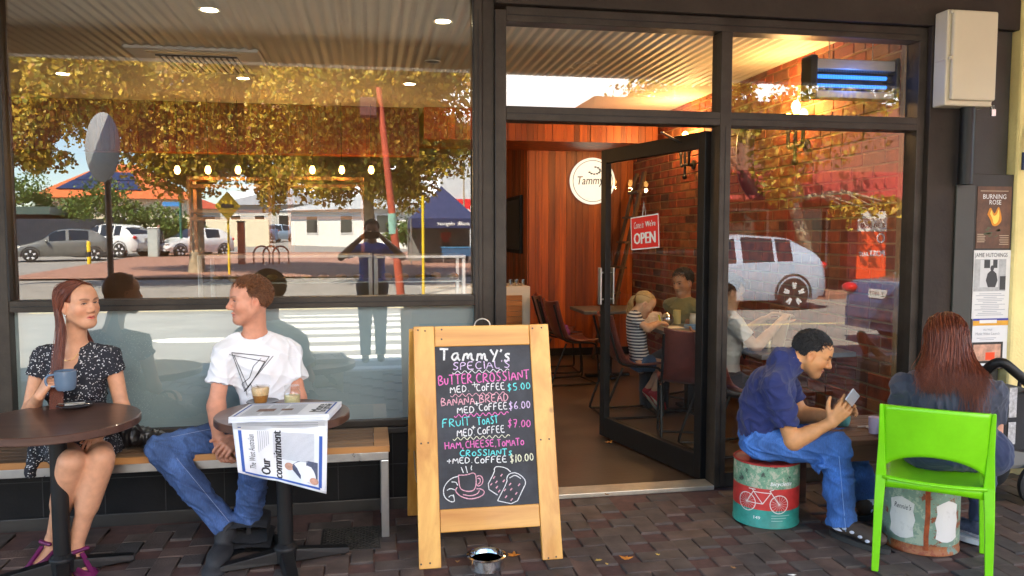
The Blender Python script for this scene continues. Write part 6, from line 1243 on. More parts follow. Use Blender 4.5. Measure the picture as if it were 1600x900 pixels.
for ox in (-.085, .13):
    m = MB(); P = [(ox + x, z) for x, z in ((-.06, .09), (-.03, .075), (0, .07), (.03, .075), (.06, .09), (.055, .13), (.065, .17), (.055, .21), (.06, .25), (.03, .265), (0, .275), (-.03, .265), (-.06, .25), (-.055, .21), (-.065, .17), (-.055, .13))]; P = dens(P + [P[0]]); n = len(P); V = [tuple(f2(a, b)) for a, b in P]; Vc = [tuple(f2(ox + (a - ox) * .5, .17 + (b - .17) * .5)) for a, b in P]; V0 = tuple(f2(ox, .17)); m.add(V + Vc + [V0], [(i, (i + 1) % n, n + (i + 1) % n, n + i) for i in range(n)] + [(n + i, n + (i + 1) % n, 2 * n) for i in range(n)]); lb = m.build('label', distress('scuffed white label', (.2, .17, .14), (.60, .57, .52), (.66, .63, .58), 20, .34), DT2)
    if ox < 0: lettering("Rennie's", (0, 0, 0), (1, 0, 0), (0, 1, 0), .026, .085, shear=.3, warp=lambda X, Y: [c_ + (c_ - d_) * .004 for c_, d_ in zip(f2(X + ox - .04, Y + .215), (D2c[0], D2c[1], Y + .215))]).build('lettering', MAT['txtk'], lb)
m = MB(); cdraw(m, dens([(.03, .33), (.033, .2), (.028, .1), (.03, .03)]), f2, .022, *D2c); m.build('rust_streak', mat('rust', (.28, .06, .015), .9, 0, .4, 30), DT2)
# ---- low table between them
lt = Vector((2.70, -.60, 0)); t = thing('low_table', 'low dark timber table between the man with the phone and the red haired woman', 'table', lt); LW = wood('stained crate timber', (.04, .018, .010), (.12, .05, .025), 'X', .55, 1.6, boards=.4)
m = MB()
for k in range(6): m.box((lt.x - .34, lt.y - .26 + k * .088, .455), (lt.x + .40, lt.y - .26 + k * .088 + .083, .482))
m.build('tabletop', LW, t, bevel=.003); m = MB()
for x in (-.28, .30):
    for y in (-.20, .20): m.box((lt.x + x, lt.y + y, 0), (lt.x + x + .05, lt.y + y + .05, .4545))
m.build('leg_frame', LW, t, bevel=.003); m = MB(); m.box((lt.x - .33, lt.y - .255, .37), (lt.x + .38, lt.y - .235, .4545)); m.build('apron', LW, t, bevel=.003)
c = onZ(1316, 664, .484); cup('coffee_cup', 'teal cup on the low table behind the hands holding the phone', (c.x, c.y, .4825), .042, .075, mat('teal glaze', (.10, .30, .28), .3, coat=.3), fill=None)
c = onZ(1366, 676, .484); m = MB(); m.lathe([(0, 0), (.028, 0), (.032, .085), (.029, .087), (0, .08)], (c.x, c.y, .4825), 20); tag(m.build('tumbler', mat('lilac plastic', (.45, .38, .50), .4), None, True, loc=(c.x, c.y, .4825)), 'lilac tumbler half hidden by the green chair', 'tumbler')
c = onZ(1345, 668, .484); m = MB(); m.tube([(c.x - .02, c.y, .489), (c.x + .04, c.y - .01, .492), (c.x + .06, c.y - .04, .489), (c.x + .02, c.y - .06, .489)], .006, 6); m.ball((c.x + .03, c.y - .03, .492), (.02, .008, .006)); tag(m.build('key_bunch', MAT['steel'], None, True, loc=(c.x, c.y, .4825)), 'bunch of keys on the low table', 'keys')
# ---- green chair
CF = Vector((.62, .785, 0)).normalized(); CR = Vector((CF.y, -CF.x, 0)); rl = onZ(1367, 891, 0); C0 = Vector((rl.x, rl.y, 0)) + CR * .225 + CF * .23
GREEN = mat('lime green plastic', (.19, .60, .004), .36, 0, .09, 9, .03, 60, spec=.5); t = thing('plastic_chair', 'bright lime green plastic chair with arched opening under its back', 'chair', C0); cw_ = lambda x, y, z: tuple(C0 + CR * x + CF * y + Vector((0, 0, z)))
m = MB(); P = []
for s in np.linspace(-1, 1, 25):
    zb_ = .475 + .095 * max(0, 1 - (s * s)) ** .6; row = []
    for tt in np.linspace(0, 1, 14): z = zb_ + (.785 + .006 * (1 - s * s) - zb_) * tt; row.append(cw_(s * (.205 + .012 * (z - .45)), -.205 - (z - .45) * .16 - .045 * (1 - s * s), z))
    P.append(row)
m.sheet(P); m.build('backrest', GREEN, t, True, solid=.012)
m = MB(); P = []
for yy in np.linspace(-.235, .215, 14): P.append([cw_(s * (.205 - .01 * yy), yy - .035 * (1 - s * s) * (yy < -.1) , .445 - .016 * (1 - s * s) * math.sin((yy + .24) / .46 * math.pi) + .012 * max(0, yy) / .2) for s in np.linspace(-1, 1, 15)])
m.sheet(P); m.build('seat', GREEN, t, True, solid=.012)
m = MB(); P = []
for s in np.linspace(-1, 1, 19): P.append([cw_(s * .20, -.215 - .04 * (1 - s * s), z) for z in (.395 + .018 * (1 - s * s), .452)])
m.sheet(P); P = []
for s in np.linspace(-1, 1, 15): P.append([cw_(s * .20, .222, z) for z in (.40 + .03 * (1 - s * s), .462)])
m.sheet(P)
for q in (-1, 1):
    P = []
    for s in np.linspace(-1, 1, 15): P.append([cw_(q * .213, s * .20, z) for z in (.375 + .045 * (1 - s * s), .455)])
    m.sheet(P)
m.build('apron', GREEN, t, True, solid=.012)
def leg(pts):                                                     # tapering square post
    m = MB(); V = []
    for (x, y, z, a) in pts: V += [cw_(x - a, y - a, z), cw_(x + a, y - a, z), cw_(x + a, y + a, z), cw_(x - a, y + a, z)]
    F = [(4 * i + k, 4 * i + (k + 1) % 4, 4 * i + 4 + (k + 1) % 4, 4 * i + 4 + k) for i in range(len(pts) - 1) for k in range(4)]; n = len(pts) * 4; return m.add(V, F + [(3, 2, 1, 0), (n - 4, n - 3, n - 2, n - 1)])
for q in (-1, 1): leg([(q * .225, -.23, .0, .015), (q * .219, -.22, .30, .019), (q * .213, -.208, .45, .022), (q * .214, -.228, .60, .014), (q * .218, -.262, (.787), .008)]).build('rear_leg', GREEN, t, bevel=.004); leg([(q * .225, .235, .0, .014), (q * .215, .222, .40, .020), (q * .21, .215, .46, .020)]).build('front_leg', GREEN, t, bevel=.004)
# ---- wall fittings at the right
t = thing('meter_box', 'pale cream electrical meter box high on the dark pier', 'meter box', (3.56, -.18, 2.3)); a, b = onY(1492, 12, -.245), onY(1556, 163, -.245); CRM = MAT['cream']
m = MB(); m.box((a.x - .02, -.215, b.z - .01), (b.x, -.104, a.z)); m.build('box', CRM, t, bevel=.008); m = MB(); m.box((a.x, -.247, b.z + .02), (b.x - .004, -.2155, a.z - .008)); m.build('door', CRM, t, bevel=.012); m = MB(); zc = b.z + (a.z - b.z) * .48; m.box((a.x - .026, -.20, zc - .006), (a.x - .0205, -.12, zc + .006))
for z in (a.z - .02, zc): m.ball((a.x - .008, -.235, z), .012)
m.build('hinge', MAT['cream'], t); m = MB(); m.tube([(b.x - .02, -.235, b.z - .005), (b.x - .02, -.24, b.z - .03), (b.x - .005, -.24, b.z - .03), (b.x - .005, -.235, b.z - .005)], .003, 6); m.box((b.x - .026, -.246, b.z - .07), (b.x + .002, -.232, b.z - .03)); m.build('padlock', MAT['steel'], t)
t = thing('conduit_pipe', 'dark conduit pipe running down from the meter box', 'pipe', (3.66, -.15, 1.9)); a = onY(1511, 200, -.16); m = MB(); m.tube([(a.x, -.16, 1.86), (a.x, -.16, 2.33)], .042, 20); m.build('pipe', MAT['black'], t, True); m = MB(); m.box((a.x - .02, -.12, .05), (a.x + .11, -.102, 1.86)); m.build('cover_strip', mat('grey green cover', (.045, .045, .036), .5, 0, .15), t, bevel=.004)
t = thing('neighbour_wall', 'pale yellow rendered wall at the right edge', 'wall', (4.6, 0, 0)); m = MB(); m.box((4.035, -.13, -.3), (9.5, .28, 3.45)); m.build('render', MAT['yellow'], t, bevel=.02); m = MB(); m.tube([(4.06, -.18, 1.95), (4.06, -.16, 2.15), (4.10, -.14, 2.3)], .012, 6); m.build('bracket', MAT['black'], t)
a = onY(1597, 243, -.135); m = MB(); m.box((a.x, -.145, a.z - .09), (a.x + .3, -.1305, a.z + .02)); tag(m.build('wall_plaque', mat('navy plaque', (.03, .05, .12), .5), None, bevel=.003, loc=(a.x, -.14, a.z)), 'small navy plaque on the yellow wall at the right edge', 'plaque')
PY = -.1035
def poster(label, cat, x0, y0, x1, y1, m_, tilt=0.):
    a, b = onY(x0, y0, PY), onY(x1, y1, PY); t = thing('poster', label, cat, ((a.x + b.x) / 2, PY, b.z), 'posters pasted on the dark panel'); m = MB(); m.box((a.x, PY - .001, b.z), (b.x, PY + .002, a.z)); m.build('paper', m_, t); return t, (lambda u, v, d=.0022: Vector((a.x + (b.x - a.x) * u, PY - d, b.z + (a.z - b.z) * v))), b.x - a.x, a.z - b.z
m = MB(); a, b = onY(1513, 272, -.09), onY(1579, 575, -.09); m.box((a.x, -.1015, b.z), (b.x, -.0605, a.z)); tag(m.build('notice_board', mat('dark brown board', (.03, .026, .02), .6, 0, .2), None, bevel=.003, loc=(a.x, -.08, b.z)), 'dark board on the pier carrying three posters', 'board')
t, f, W_, H_ = poster('dark brown poster of a burning rose with white title lettering', 'poster', 1528, 291, 1577, 388, mat('brown print', (.12, .055, .028), .6, 0, .5, 10))
PU, PV = (1, 0, 0), (0, 0, 1)
lettering('BURNING', f(.5, .80), PU, PV, H_ * .075, W_ * .70, align='C').build('lettering', MAT['txtw'], t); lettering('ROSE', f(.52, .71), PU, PV, H_ * .075, W_ * .36, align='C').build('lettering', MAT['txtw'], t)
def flame(pts, d, m_, nm): m = MB(); P = smooth_line(pts + [pts[0]], 2)[:-1]; m.add([tuple(f(u, v, d)) for u, v in P], [tuple(range(len(P)))]); m.build(nm, m_, t)
flame([(.30, .55), (.38, .68), (.46, .60), (.52, .55), (.62, .70), (.70, .58), (.74, .44), (.60, .36), (.46, .36), (.40, .46)], .0026, mat('printed orange', (.70, .25, .01), .6), 'printed_flame'); flame([(.38, .56), (.42, .64), (.47, .52), (.58, .54), (.63, .66), (.66, .52), (.62, .42), (.50, .38), (.46, .48)], .003, mat('printed yellow', (.85, .66, .10), .6), 'printed_flame')
m = MB()
for k in range(5): m.add([tuple(f(*q)) for q in ((.03, .22 - k * .03), (.25 + .03 * (k % 2), .22 - k * .03), (.25, .235 - k * .03), (.03, .235 - k * .03))], [(0, 1, 2, 3)]); m.add([tuple(f(*q)) for q in ((.68 + .04 * (k % 2), .20 - k * .035), (.96, .20 - k * .035), (.96, .213 - k * .035), (.68, .213 - k * .035))], [(0, 1, 2, 3)])
m.add([tuple(f(*q)) for q in ((.08, .92), (.9, .92), (.9, .932), (.08, .932))], [(0, 1, 2, 3)]); m.build('fine_print', mat('tan print', (.45, .33, .22), .7), t); m = MB()
for k in range(16): a_ = rnd.uniform(0, 6.28); c_ = (.45 + .28 * math.cos(a_) * rnd.random(), .30 + .12 * math.sin(a_)); m.add([tuple(f(c_[0] + .06 * math.cos(q + a_), c_[1] + .02 * math.sin(q), .0024)) for q in np.linspace(0, 5.5, 7)], [tuple(range(7))])
m.build('printed_leaves', mat('printed olive leaves', (.10, .10, .05), .7), t)
t, f, W_, H_ = poster('white poster with a grey photograph of a seated man under a name', 'poster', 1522, 391, 1575, 497, mat('white paper', (.70, .69, .66), .7, 0, .04))
lettering('JAMIE HUTCHINGS', f(.03, .90), PU, PV, H_ * .06, W_ * .88).build('lettering', MAT['txtk'], t); rect = lambda m, u0, v0, u1, v1, d=.0024: m.add([tuple(f(*q, d)) for q in ((u0, v0), (u1, v0), (u1, v1), (u0, v1))], [(0, 1, 2, 3)])
m = MB(); rect(m, .02, .40, .88, .87); m.build('picture', mat('grey print light', (.42, .42, .41), .7, 0, .25, 18), t); m = MB(); rect(m, .18, .46, .68, .86, .0026); m.build('picture', mat('grey print pale', (.60, .60, .58), .7, 0, .1), t); m = MB(); rect(m, .28, .74, .44, .86, .0029); rect(m, .52, .74, .64, .86, .0029); rect(m, .72, .42, .88, .62, .0029); m.add([tuple(f(u, v, .003)) for u, v in ((.40, .46), (.60, .46), (.66, .56), (.62, .66), (.54, .70), (.46, .70), (.38, .66), (.34, .56))], [tuple(range(8))]); m.add([tuple(f(.5 + .05 * math.cos(a_), .735 + .045 * math.sin(a_), .003)) for a_ in np.linspace(0, 6.28, 13)[:-1]], [tuple(range(12))]); m.build('picture', mat('grey print dark', (.05, .05, .05), .7), t)
m = MB()
for k in range(13): w_ = .30 + .12 * math.sin(k * 2.3); rect(m, .48 - w_, .36 - k * .026, .48 + w_, .368 - k * .026)
m.build('fine_print', GREY, t)
t, f, W_, H_ = poster('white launch poster with an orange and blue top band', 'poster', 1520, 498, 1573, 570, mat('white paper two', (.70, .70, .69), .7, 0, .04))
m = MB(); rect(m, 0, .955, 1, 1.0); m.build('band', mat('print blue', (.04, .05, .30), .6), t); m = MB(); rect(m, 0, .85, 1, .953); m.build('band', mat('print amber', (.68, .34, .03), .6), t); m = MB(); rect(m, .18, .90, .66, .97, .0027); m.build('band', MAT['white'], t)
lettering('the Wall', f(.42, .74), PU, PV, H_ * .045, W_ * .25, align='C').build('lettering', GREY, t); lettering('Music Video Launch', f(.42, .65), PU, PV, H_ * .06, W_ * .68, align='C').build('lettering', GREY, t); m = MB(); rect(m, .0, .05, .86, .50); m.build('picture', mat('dark print frame', (.03, .025, .02), .6), t); m = MB(); rect(m, .04, .10, .80, .45, .0027); m.build('picture', mat('print salmon', (.55, .30, .20), .6, 0, .5, 14), t); m = MB(); rect(m, .38, .12, .64, .28, .003); m.build('picture', MAT['orange'], t); m = MB(); rect(m, .12, .58, .66, .592); rect(m, .2, .545, .6, .555); m.build('fine_print', GREY, t)
# ---- pram at the right edge
BF = mat('black pram fabric', (.012, .012, .014), .75, 0, .3, 20, .2, 200, sheen=.2); p = Vector((onY(1600, 820, -.65).x, -.65, 0)); t = thing('pram', 'black pram with padded handle at the right edge behind the red haired woman', 'pram', (p.x, p.y, 0)); Yp = -.65
m = MB(); m.tube(smooth_line([tuple(onY(1532, 592, Yp + .12)), tuple(onY(1548, 570, Yp + .04)), tuple(onY(1566, 564, Yp)), tuple(onY(1585, 580, Yp - .03)), tuple(onY(1622, 612, Yp - .06)), tuple(onY(1660, 640, Yp - .08))], 2), .028, 14); m.build('handle', MAT['black'], t, True)
a, b = onY(1566, 598, Yp), onY(1640, 695, Yp); m = MB(); m.prism([(0, 0), (.30, -.06), (.36, .28), (.20, .33), (.015, .29)], (a.x - .015, Yp - .02, b.z), (1, 0, 0), (0, 0, 1), -.30); m.build('seat_back', BF, t, bevel=.02)
m = MB(); m.box((a.x, Yp + .0, .20), (a.x + .34, Yp + .30, .36)); m.build('basket', mat('grey basket', (.17, .17, .16), .7), t, bevel=.03)
for k, (y0, y1) in enumerate(((606, 652), (660, 694))): q0, q1 = onY(1578 - 2 * k, y0, Yp - .026), onY(1588 - 2 * k, y1, Yp - .026); m = MB(); m.box((q0.x, Yp - .026, q1.z), (q1.x, Yp - .0235, q0.z)); m.build('label_strip', mat('silver label', (.5, .5, .5), .4, .2, .4, 60), t)
for dx, dy in ((.06, 0), (.52, 0), (.06, .34), (.52, .34)):
    c = Vector((p.x - .02 + dx, Yp + dy - .04, .125)); m = MB(); m.lathe([(.06, .022), (.10, .024), (.125, .012), (.125, -.012), (.10, -.024), (.06, -.022)], c, 28, axis=(0, 1, 0)); wl_ = m.build('wheel', TYRE, t, True); m = MB(); m.lathe([(0, .018), (.062, .015), (.062, -.015), (0, -.018)], c, 20, axis=(0, 1, 0)); m.build('rim', mat('grey rim', (.12, .12, .12), .4, .3), wl_, True)
m = MB()
for dy in (-.02, .30): m.tube([(p.x + .04, Yp + dy, .13), (p.x + .18, Yp + dy, .40), tuple(onY(1595, 590, Yp + dy))], .012, 8); m.tube([(p.x + .50, Yp + dy, .13), (p.x + .10, Yp + dy, .55)], .012, 8)
m.build('frame', MAT['black'], t, True)
# ---- handbag on the bench
a = onY(215, 712, -.36); ops = [('e', (a.x, -.33, .535), (.115, .07, .055), None, .03), ('e', (a.x - .06, -.34, .56), (.06, .05, .055), None, .03), ('e', (a.x + .10, -.33, .51), (.07, .06, .035), None, .03)]
t = thing('handbag', 'slouchy black leather handbag lying on the bench between the couple', 'bag', (a.x, -.33, .477)); HB = mat('black bag leather', (.014, .013, .014), .32, 0, .2, 14, .1, 60); soft('body', ops, HB, t, .006, .03, (.012, .06, 3)); m = MB(); m.tube(smooth_line([(a.x - .09, -.37, .56), (a.x - .07, -.39, .62), (a.x, -.39, .63), (a.x + .03, -.38, .57)], 2), .008, 8); m.build('strap', HB, t, True)
# ------------------------------------------------------------------ people
SKIN = attrmat('skin', .48, sss=.03, bump=.03, bsc=420, spec=.35, var=.10, vsc=32)
def hairmat(name, c1, c2): return island_mat(name, [(0, c1), (.6, c2), (1, shade(c2, 1.35))], .42, 0, var=.08)
def fabric(name, c, var=.12, rough=.85, bump=.12, bsc=500, sheen=.15, sc=5): return mat(name, c, rough, 0, var, sc, bump, bsc, sheen=sheen)
def denim(name, c):
    m, nt, nn, ll, b = _nodes(name); mp = coords(nn, ll); n = nn.new('ShaderNodeTexNoise'); n.inputs['Scale'].default_value = 7; n.inputs['Detail'].default_value = 7; ll.new(mp.outputs[0], n.inputs[0]); mp2 = coords(nn, ll, (1, 1, .12)); n2 = nn.new('ShaderNodeTexNoise'); n2.inputs['Scale'].default_value = 260; ll.new(mp2.outputs[0], n2.inputs[0])
    r = ramp(nn, [(.28, shade(c, .60)), (.5, c), (.72, shade(c, 2.1))]); ll.new(n.outputs[0], r.inputs[0]); r2 = ramp(nn, [(.35, (.80,) * 3), (.65, (1.15,) * 3)]); ll.new(n2.outputs[0], r2.inputs[0]); mx = nn.new('ShaderNodeMix'); mx.data_type = 'RGBA'; mx.blend_type = 'MULTIPLY'; mx.inputs[0].default_value = 1; ll.new(r.outputs[0], mx.inputs[6]); ll.new(r2.outputs[0], mx.inputs[7]); ll.new(mx.outputs[2], b.inputs['Base Color']); b.inputs['Roughness'].default_value = .85
    bp = nn.new('ShaderNodeBump'); bp.inputs['Strength'].default_value = .15; bp.inputs['Distance'].default_value = .002; ll.new(n2.outputs[0], bp.inputs['Height']); ll.new(bp.outputs[0], b.inputs['Normal']); return m
A3 = lambda p: np.array(p, dtype=float)
def limb(a, b, c, r0, r1, r2, bulge=0., k=.02):
    """two tapering segments with a muscle swelling on the second"""
    o = [('c', a, b, r0, r1, k), ('c', b, c, r1, r2, k)]
    if bulge: m = A3(b) + (A3(c) - A3(b)) * .3; o.append(('c', A3(b) + (A3(c) - A3(b)) * .12, A3(b) + (A3(c) - A3(b)) * .52, r1 * bulge, r1 * bulge * .8, k))
    return o
def trunk(pel, chest, neck, shR, shL, right, w=1., inf=0., female=False, lean=0.):
    M3 = torso_frame(pel, chest, right); P, C = A3(pel), A3(chest); mid = P * .55 + C * .45; up = M3[2]; fw = M3[1]; e = lambda c, rx, ry, rz, k: ('e', c, (rx * w + inf, ry * w + inf, rz + inf), M3, k)
    o = [e(P + up * .02, .165, .115, .11, .05), e(mid - up * .02, .138 if female else .150, .098 if female else .112, .15, .06), e(C - up * .10 + fw * .005, .150, .108, .14, .06), e(C - up * .03, .155, .085, .075, .05)]
    o += [('c', A3(neck) - up * .02, shR, .055 * w + inf, .052 * w + inf, .04), ('c', A3(neck) - up * .02, shL, .055 * w + inf, .052 * w + inf, .04)]
    if female:
        for q in (-1, 1): o.append(e(C - up * .135 + fw * .075 + M3[0] * q * .072, .062, .055, .060, .035))
    return o, M3
def body(parent, ops, base, hd, lip, h=.0031, stub=None, brow=None, eyes=True, gaze=(0, 1, 0), iris=(.06, .04, .025), open_=1., paint_=None, lash=(.03, .02, .015)):
    V, Q = solid(ops, h, .012); V = relax(V, Q, 1); C = np.tile(A3(base), (len(V), 1)); hd.pig(V, base, lip, C, stub, brow)
    if paint_: paint_(V, C)
    link_mesh('body', V, None, SKIN, parent, True, cols=C, quads=Q)
    if eyes: hd.eyes(parent, V, gaze, iris, open_, lash)
    return V
def stitched(mb, pts, r=.0009):
    mb.tube([tuple(p) for p in pts], r, 5)
SHOEBLK = mat('black suede', (.018, .018, .020), .75, 0, .25, 30, .2, 200)
# ---- woman in the spotted dress
def woman_dress():
    t = thing('person', 'auburn haired woman in a dark spotted dress on the bench, holding a blue cup', 'person', (-1.45, -.3, 0))
    pel, chest, neck = A3((-1.46, -.27, .565)), A3(onY(120, 562, -.28)), A3(onY(118, 542, -.29)); hc = A3(onY(123, 474, -.345)); F = (.80, -.58, .03); U = (-.10, .02, 1)
    shR, shL = A3(onY(66, 556, -.28)), A3(onY(173, 556, -.28)); elR, elL = A3(onY(46, 645, -.31)), A3(onY(191, 637, -.30)); wrR, wrL = A3(onY(62, 618, -.475)), A3((-1.27, -.50, .61))
    hipR, hipL = A3((-1.54, -.28, .535)), A3((-1.38, -.28, .535)); knL, knR = A3(onY(158, 716, -.66)), A3(onY(112, 722, -.71)); anL, anR = A3(onY(117, 856, -.63)), A3(onY(84, 842, -.50))
    hd = Head(hc, F, U, .97); o, M3 = trunk(pel, chest, neck, shR, shL, (-1, .10, 0), .86, -.008, True)
    o += hd.ops(neck, False, .97, .046, .92)
    for sh, el, wr in ((shR, elR, wrR), (shL, elL, wrL)): o += limb(sh, el, wr, .043, .034, .0235, 1.04)
    for hip, kn, an in ((hipR, knR, anR), (hipL, knL, anL)): o += limb(hip, kn, an, .085, .052, .034, 1.12, .03); 
    o += hand_ops(wrR, A3(cupc) + A3((-.055, 0, .075)) - wrR, (-.45, -.6, .45), (.2, .3, .9), .88, (62, 60, 58, 55), (.7, .5, .2))
    o += hand_ops(wrL, (-.2, -.9, -.25), (0, -.2, 1), (-1, 0, 0), .86, (15, 18, 20, 22), (.7, .5, .1))
    for an, toe in ((anL, A3(onZ(140, 886, .03))), (anR, A3(onZ(50, 876, .03)))):
        d = unit(toe - an); s = unit(np.cross(d, (0, 0, 1))); u = np.cross(s, d); Mf = np.stack([d, s, u]); o += [('c', an, an - A3((0, 0, .030)) - d * .005, .034, .027, .02), ('c', an - A3((0, 0, .03)), an + d * .12 - A3((0, 0, .055)), .026, .024, .03)]
    V = body(t, o, (.60, .30, .175), hd, (.60, .13, .10), brow=((.14, .06, .03), .75), gaze=(.25, 1, .05), iris=(.06, .04, .03), open_=.72)
    # dress: bodice, cap sleeves, skirt
    m, nt, nn, ll, b = _nodes('spotted dress fabric'); mp = coords(nn, ll); v = nn.new('ShaderNodeTexVoronoi'); v.inputs['Scale'].default_value = 88; v.inputs['Randomness'].default_value = 1; nz = nn.new('ShaderNodeTexNoise'); nz.inputs['Scale'].default_value = 60; ll.new(mp.outputs[0], nz.inputs[0]); ad = nn.new('ShaderNodeMix'); ad.data_type = 'VECTOR'; ad.inputs[0].default_value = .015; ll.new(mp.outputs[0], ad.inputs[4]); ll.new(nz.outputs[1], ad.inputs[5]); ll.new(ad.outputs[1], v.inputs[0]); r = ramp(nn, [(.24, (.58, .58, .60)), (.30, (.010, .011, .018))]); ll.new(v.outputs['Distance'], r.inputs[0]); ll.new(r.outputs[0], b.inputs['Base Color']); b.inputs['Roughness'].default_value = .8
    o, M3 = trunk(pel, chest, neck, shR, shL, (-1, .10, 0), .90, .006, True); fw, up = M3[1], M3[2]
    for sh, el in ((shR, elR), (shL, elL)): o.append(('f', sh + (chest - sh) * .12 + A3((0, 0, .005)), sh + (el - sh) * .36, .056, .058, .02))
    o += [('-e', neck + fw * .085 - up * .015, (.040, .09, .115), M3, .01), ('-e', neck + up * .045, (.064, .075, .055), M3, .012)]
    for hip, kn in ((hipR, knR), (hipL, knL)): o.append(('c', hip, hip + (kn - hip) * .60, .108, .088, .06))
    o += [('c', A3(onY(60, 700, -.48)), A3(onY(48, 738, -.50)), .045, .030, .05), ('c', A3(onY(180, 690, -.40)), A3(onY(186, 715, -.36)), .03, .02, .04)]
    soft('dress', o, m, t, .0045, .02, (.006, .10, 2))
    # T-bar shoes
    PUR = mat('purple leather', (.14, .012, .075), .35, 0, .15, 12, coat=.2); SOL = mat('tan sole', (.45, .22, .07), .6, 0, .1)
    for an, toe in ((anL, A3(onZ(140, 886, .03))), (anR, A3(onZ(50, 876, .03)))):
        d = unit(toe - an); s = unit(np.cross(d, (0, 0, 1))); u = np.cross(s, d); Mf = np.stack([d, s, u]); c = an - A3((0, 0, .046))
        so_ = [('e', c + d * .075 - u * .006, (.128, .042, .040), Mf, .02), ('e', c + d * .14 - u * .006, (.062, .048, .036), Mf, .02), ('-e', c + d * .045 + u * .058, (.090, .044, .052), Mf, .006)]
        so_ += [('c', c + d * .012 + u * .056 + s * .036, c + d * .012 + u * .056 - s * .036, .010, .010, .004)]
        sh = soft('shoe', so_, PUR, t, .0032, .006)[0]; mb = MB(); mb.beam(c + d * .03 + u * .056, c + d * .150 + u * .026, .020, .008, up=tuple(u)); mb.build('strap', PUR, sh); mb = MB(); P = [c + d * (.085 + .115 * math.cos(a)) + s * (.040 + .006 * math.cos(a)) * math.sin(a) - u * .046 for a in np.linspace(0, 6.28, 25)[:-1]]; mb.add([tuple(p) for p in P] + [tuple(p + u * .012) for p in P], [tuple(range(24))[::-1], tuple(range(24, 48))] + [(i, (i + 1) % 24, 24 + (i + 1) % 24, 24 + i) for i in range(24)]); mb.build('sole', SOL, sh)
    # long straight hair: drawn back over the ear, falling in front of the right shoulder
    rs = np.random.RandomState(5); cv = []; T = 18; HM = hairmat('auburn hair', (.060, .014, .007), (.15, .036, .015)); c0 = A3((0, -.012, .032)); rad = A3((.081, .100, .090))
    def over(p): q = (p - c0) / rad; n = np.linalg.norm(q); return c0 + (p - c0) / n if n < 1 else p
    for i in range(1700):
        sgn = 1 if rs.rand() < .55 else -1; y0 = rs.uniform(-.06, .068); p0 = over(A3((.012 + .010 * sgn + rs.randn() * .003, y0, .105))); tail = rs.rand() < .72; pts = []
        a = rs.rand(); end_side = over(A3((sgn * .082, -.035 - .045 * a, -.015 + .02 * rs.randn())))
        for s in np.linspace(0, 1, 8): q = p0 * (1 - s) + end_side * s + A3((sgn * .030, .018 * (y0 > .03), .012)) * math.sin(s * math.pi); pts.append(over(q) * (1 + .012 * rs.rand()))
        W = [hd.w(*q) for q in pts]
        g = hd.w(-.078, -.045 - .03 * a, -.08)
        if sgn > 0:   # image left side: over the right shoulder, down the front
            tgt = [hd.w(.082 + .008 * rs.randn(), -.030 - .03 * a, -.075), hd.w(.070 + .012 * rs.randn(), -.020 - .03 * a, -.13), A3(onY(78 + 22 * rs.rand(), 556, -.43 - .02 * rs.rand())), A3(onY(76 + 24 * rs.rand(), 600, -.475 - .015 * rs.rand())), A3(onY(76 + 24 * rs.rand(), 612 + 46 * rs.rand(), -.475))]
        else: tgt = [g, A3(hd.w(-.05, -.08, -.13)), neck + A3((.03 + .03 * rs.randn(), .085, -.03)), neck + A3((.02 + .05 * rs.randn(), .10, -.16 - .1 * rs.rand()))]
        L = W + tgt; L = np.array(L); tt = np.linspace(0, len(L) - 1, T); P = np.stack([np.interp(tt, range(len(L)), L[:, k]) for k in range(3)], axis=1)
        for _ in range(2): P[1:-1] = .25 * P[:-2] + .5 * P[1:-1] + .25 * P[2:]
        cv.append(P)
    hc_ops = [('e', tuple(c0), tuple(rad * .985), None, .01), ('-e', (0, .118, -.040), (.080, .078, .100), None, .012), ('-e', (-.08, .020, -.02), (.032, .034, .040), None, .008), ('-e', (.08, .014, -.024), (.030, .030, .036), None, .008), ('cut', (0, 0, -.05), (0, .2, -1), .2, .01)]
    v_, q_ = solid(hc_ops, .004, .01); hair_mesh('hair', cv, np.full(len(cv), .0016), HM, t, (hd.c + (v_ * hd.k) @ hd.M, q_))
    mb = MB(); e_ = hd.w(.080, .004, -.052); mb.ball(tuple(e_), .005); mb.build('earring', MAT['chrome'], t, True)
    mb = MB(); mb.tube([tuple(neck + M3[0] * x + fw * (.075 + .01 * (1 - abs(x) / .04)) + up * (-.02 - .035 * (1 - (x / .045) ** 2))) for x in np.linspace(-.045, .045, 9)], .0014, 5); mb.build('necklace', mat('fine gold', (.7, .5, .2), .25, 1), t, True)
woman_dress()
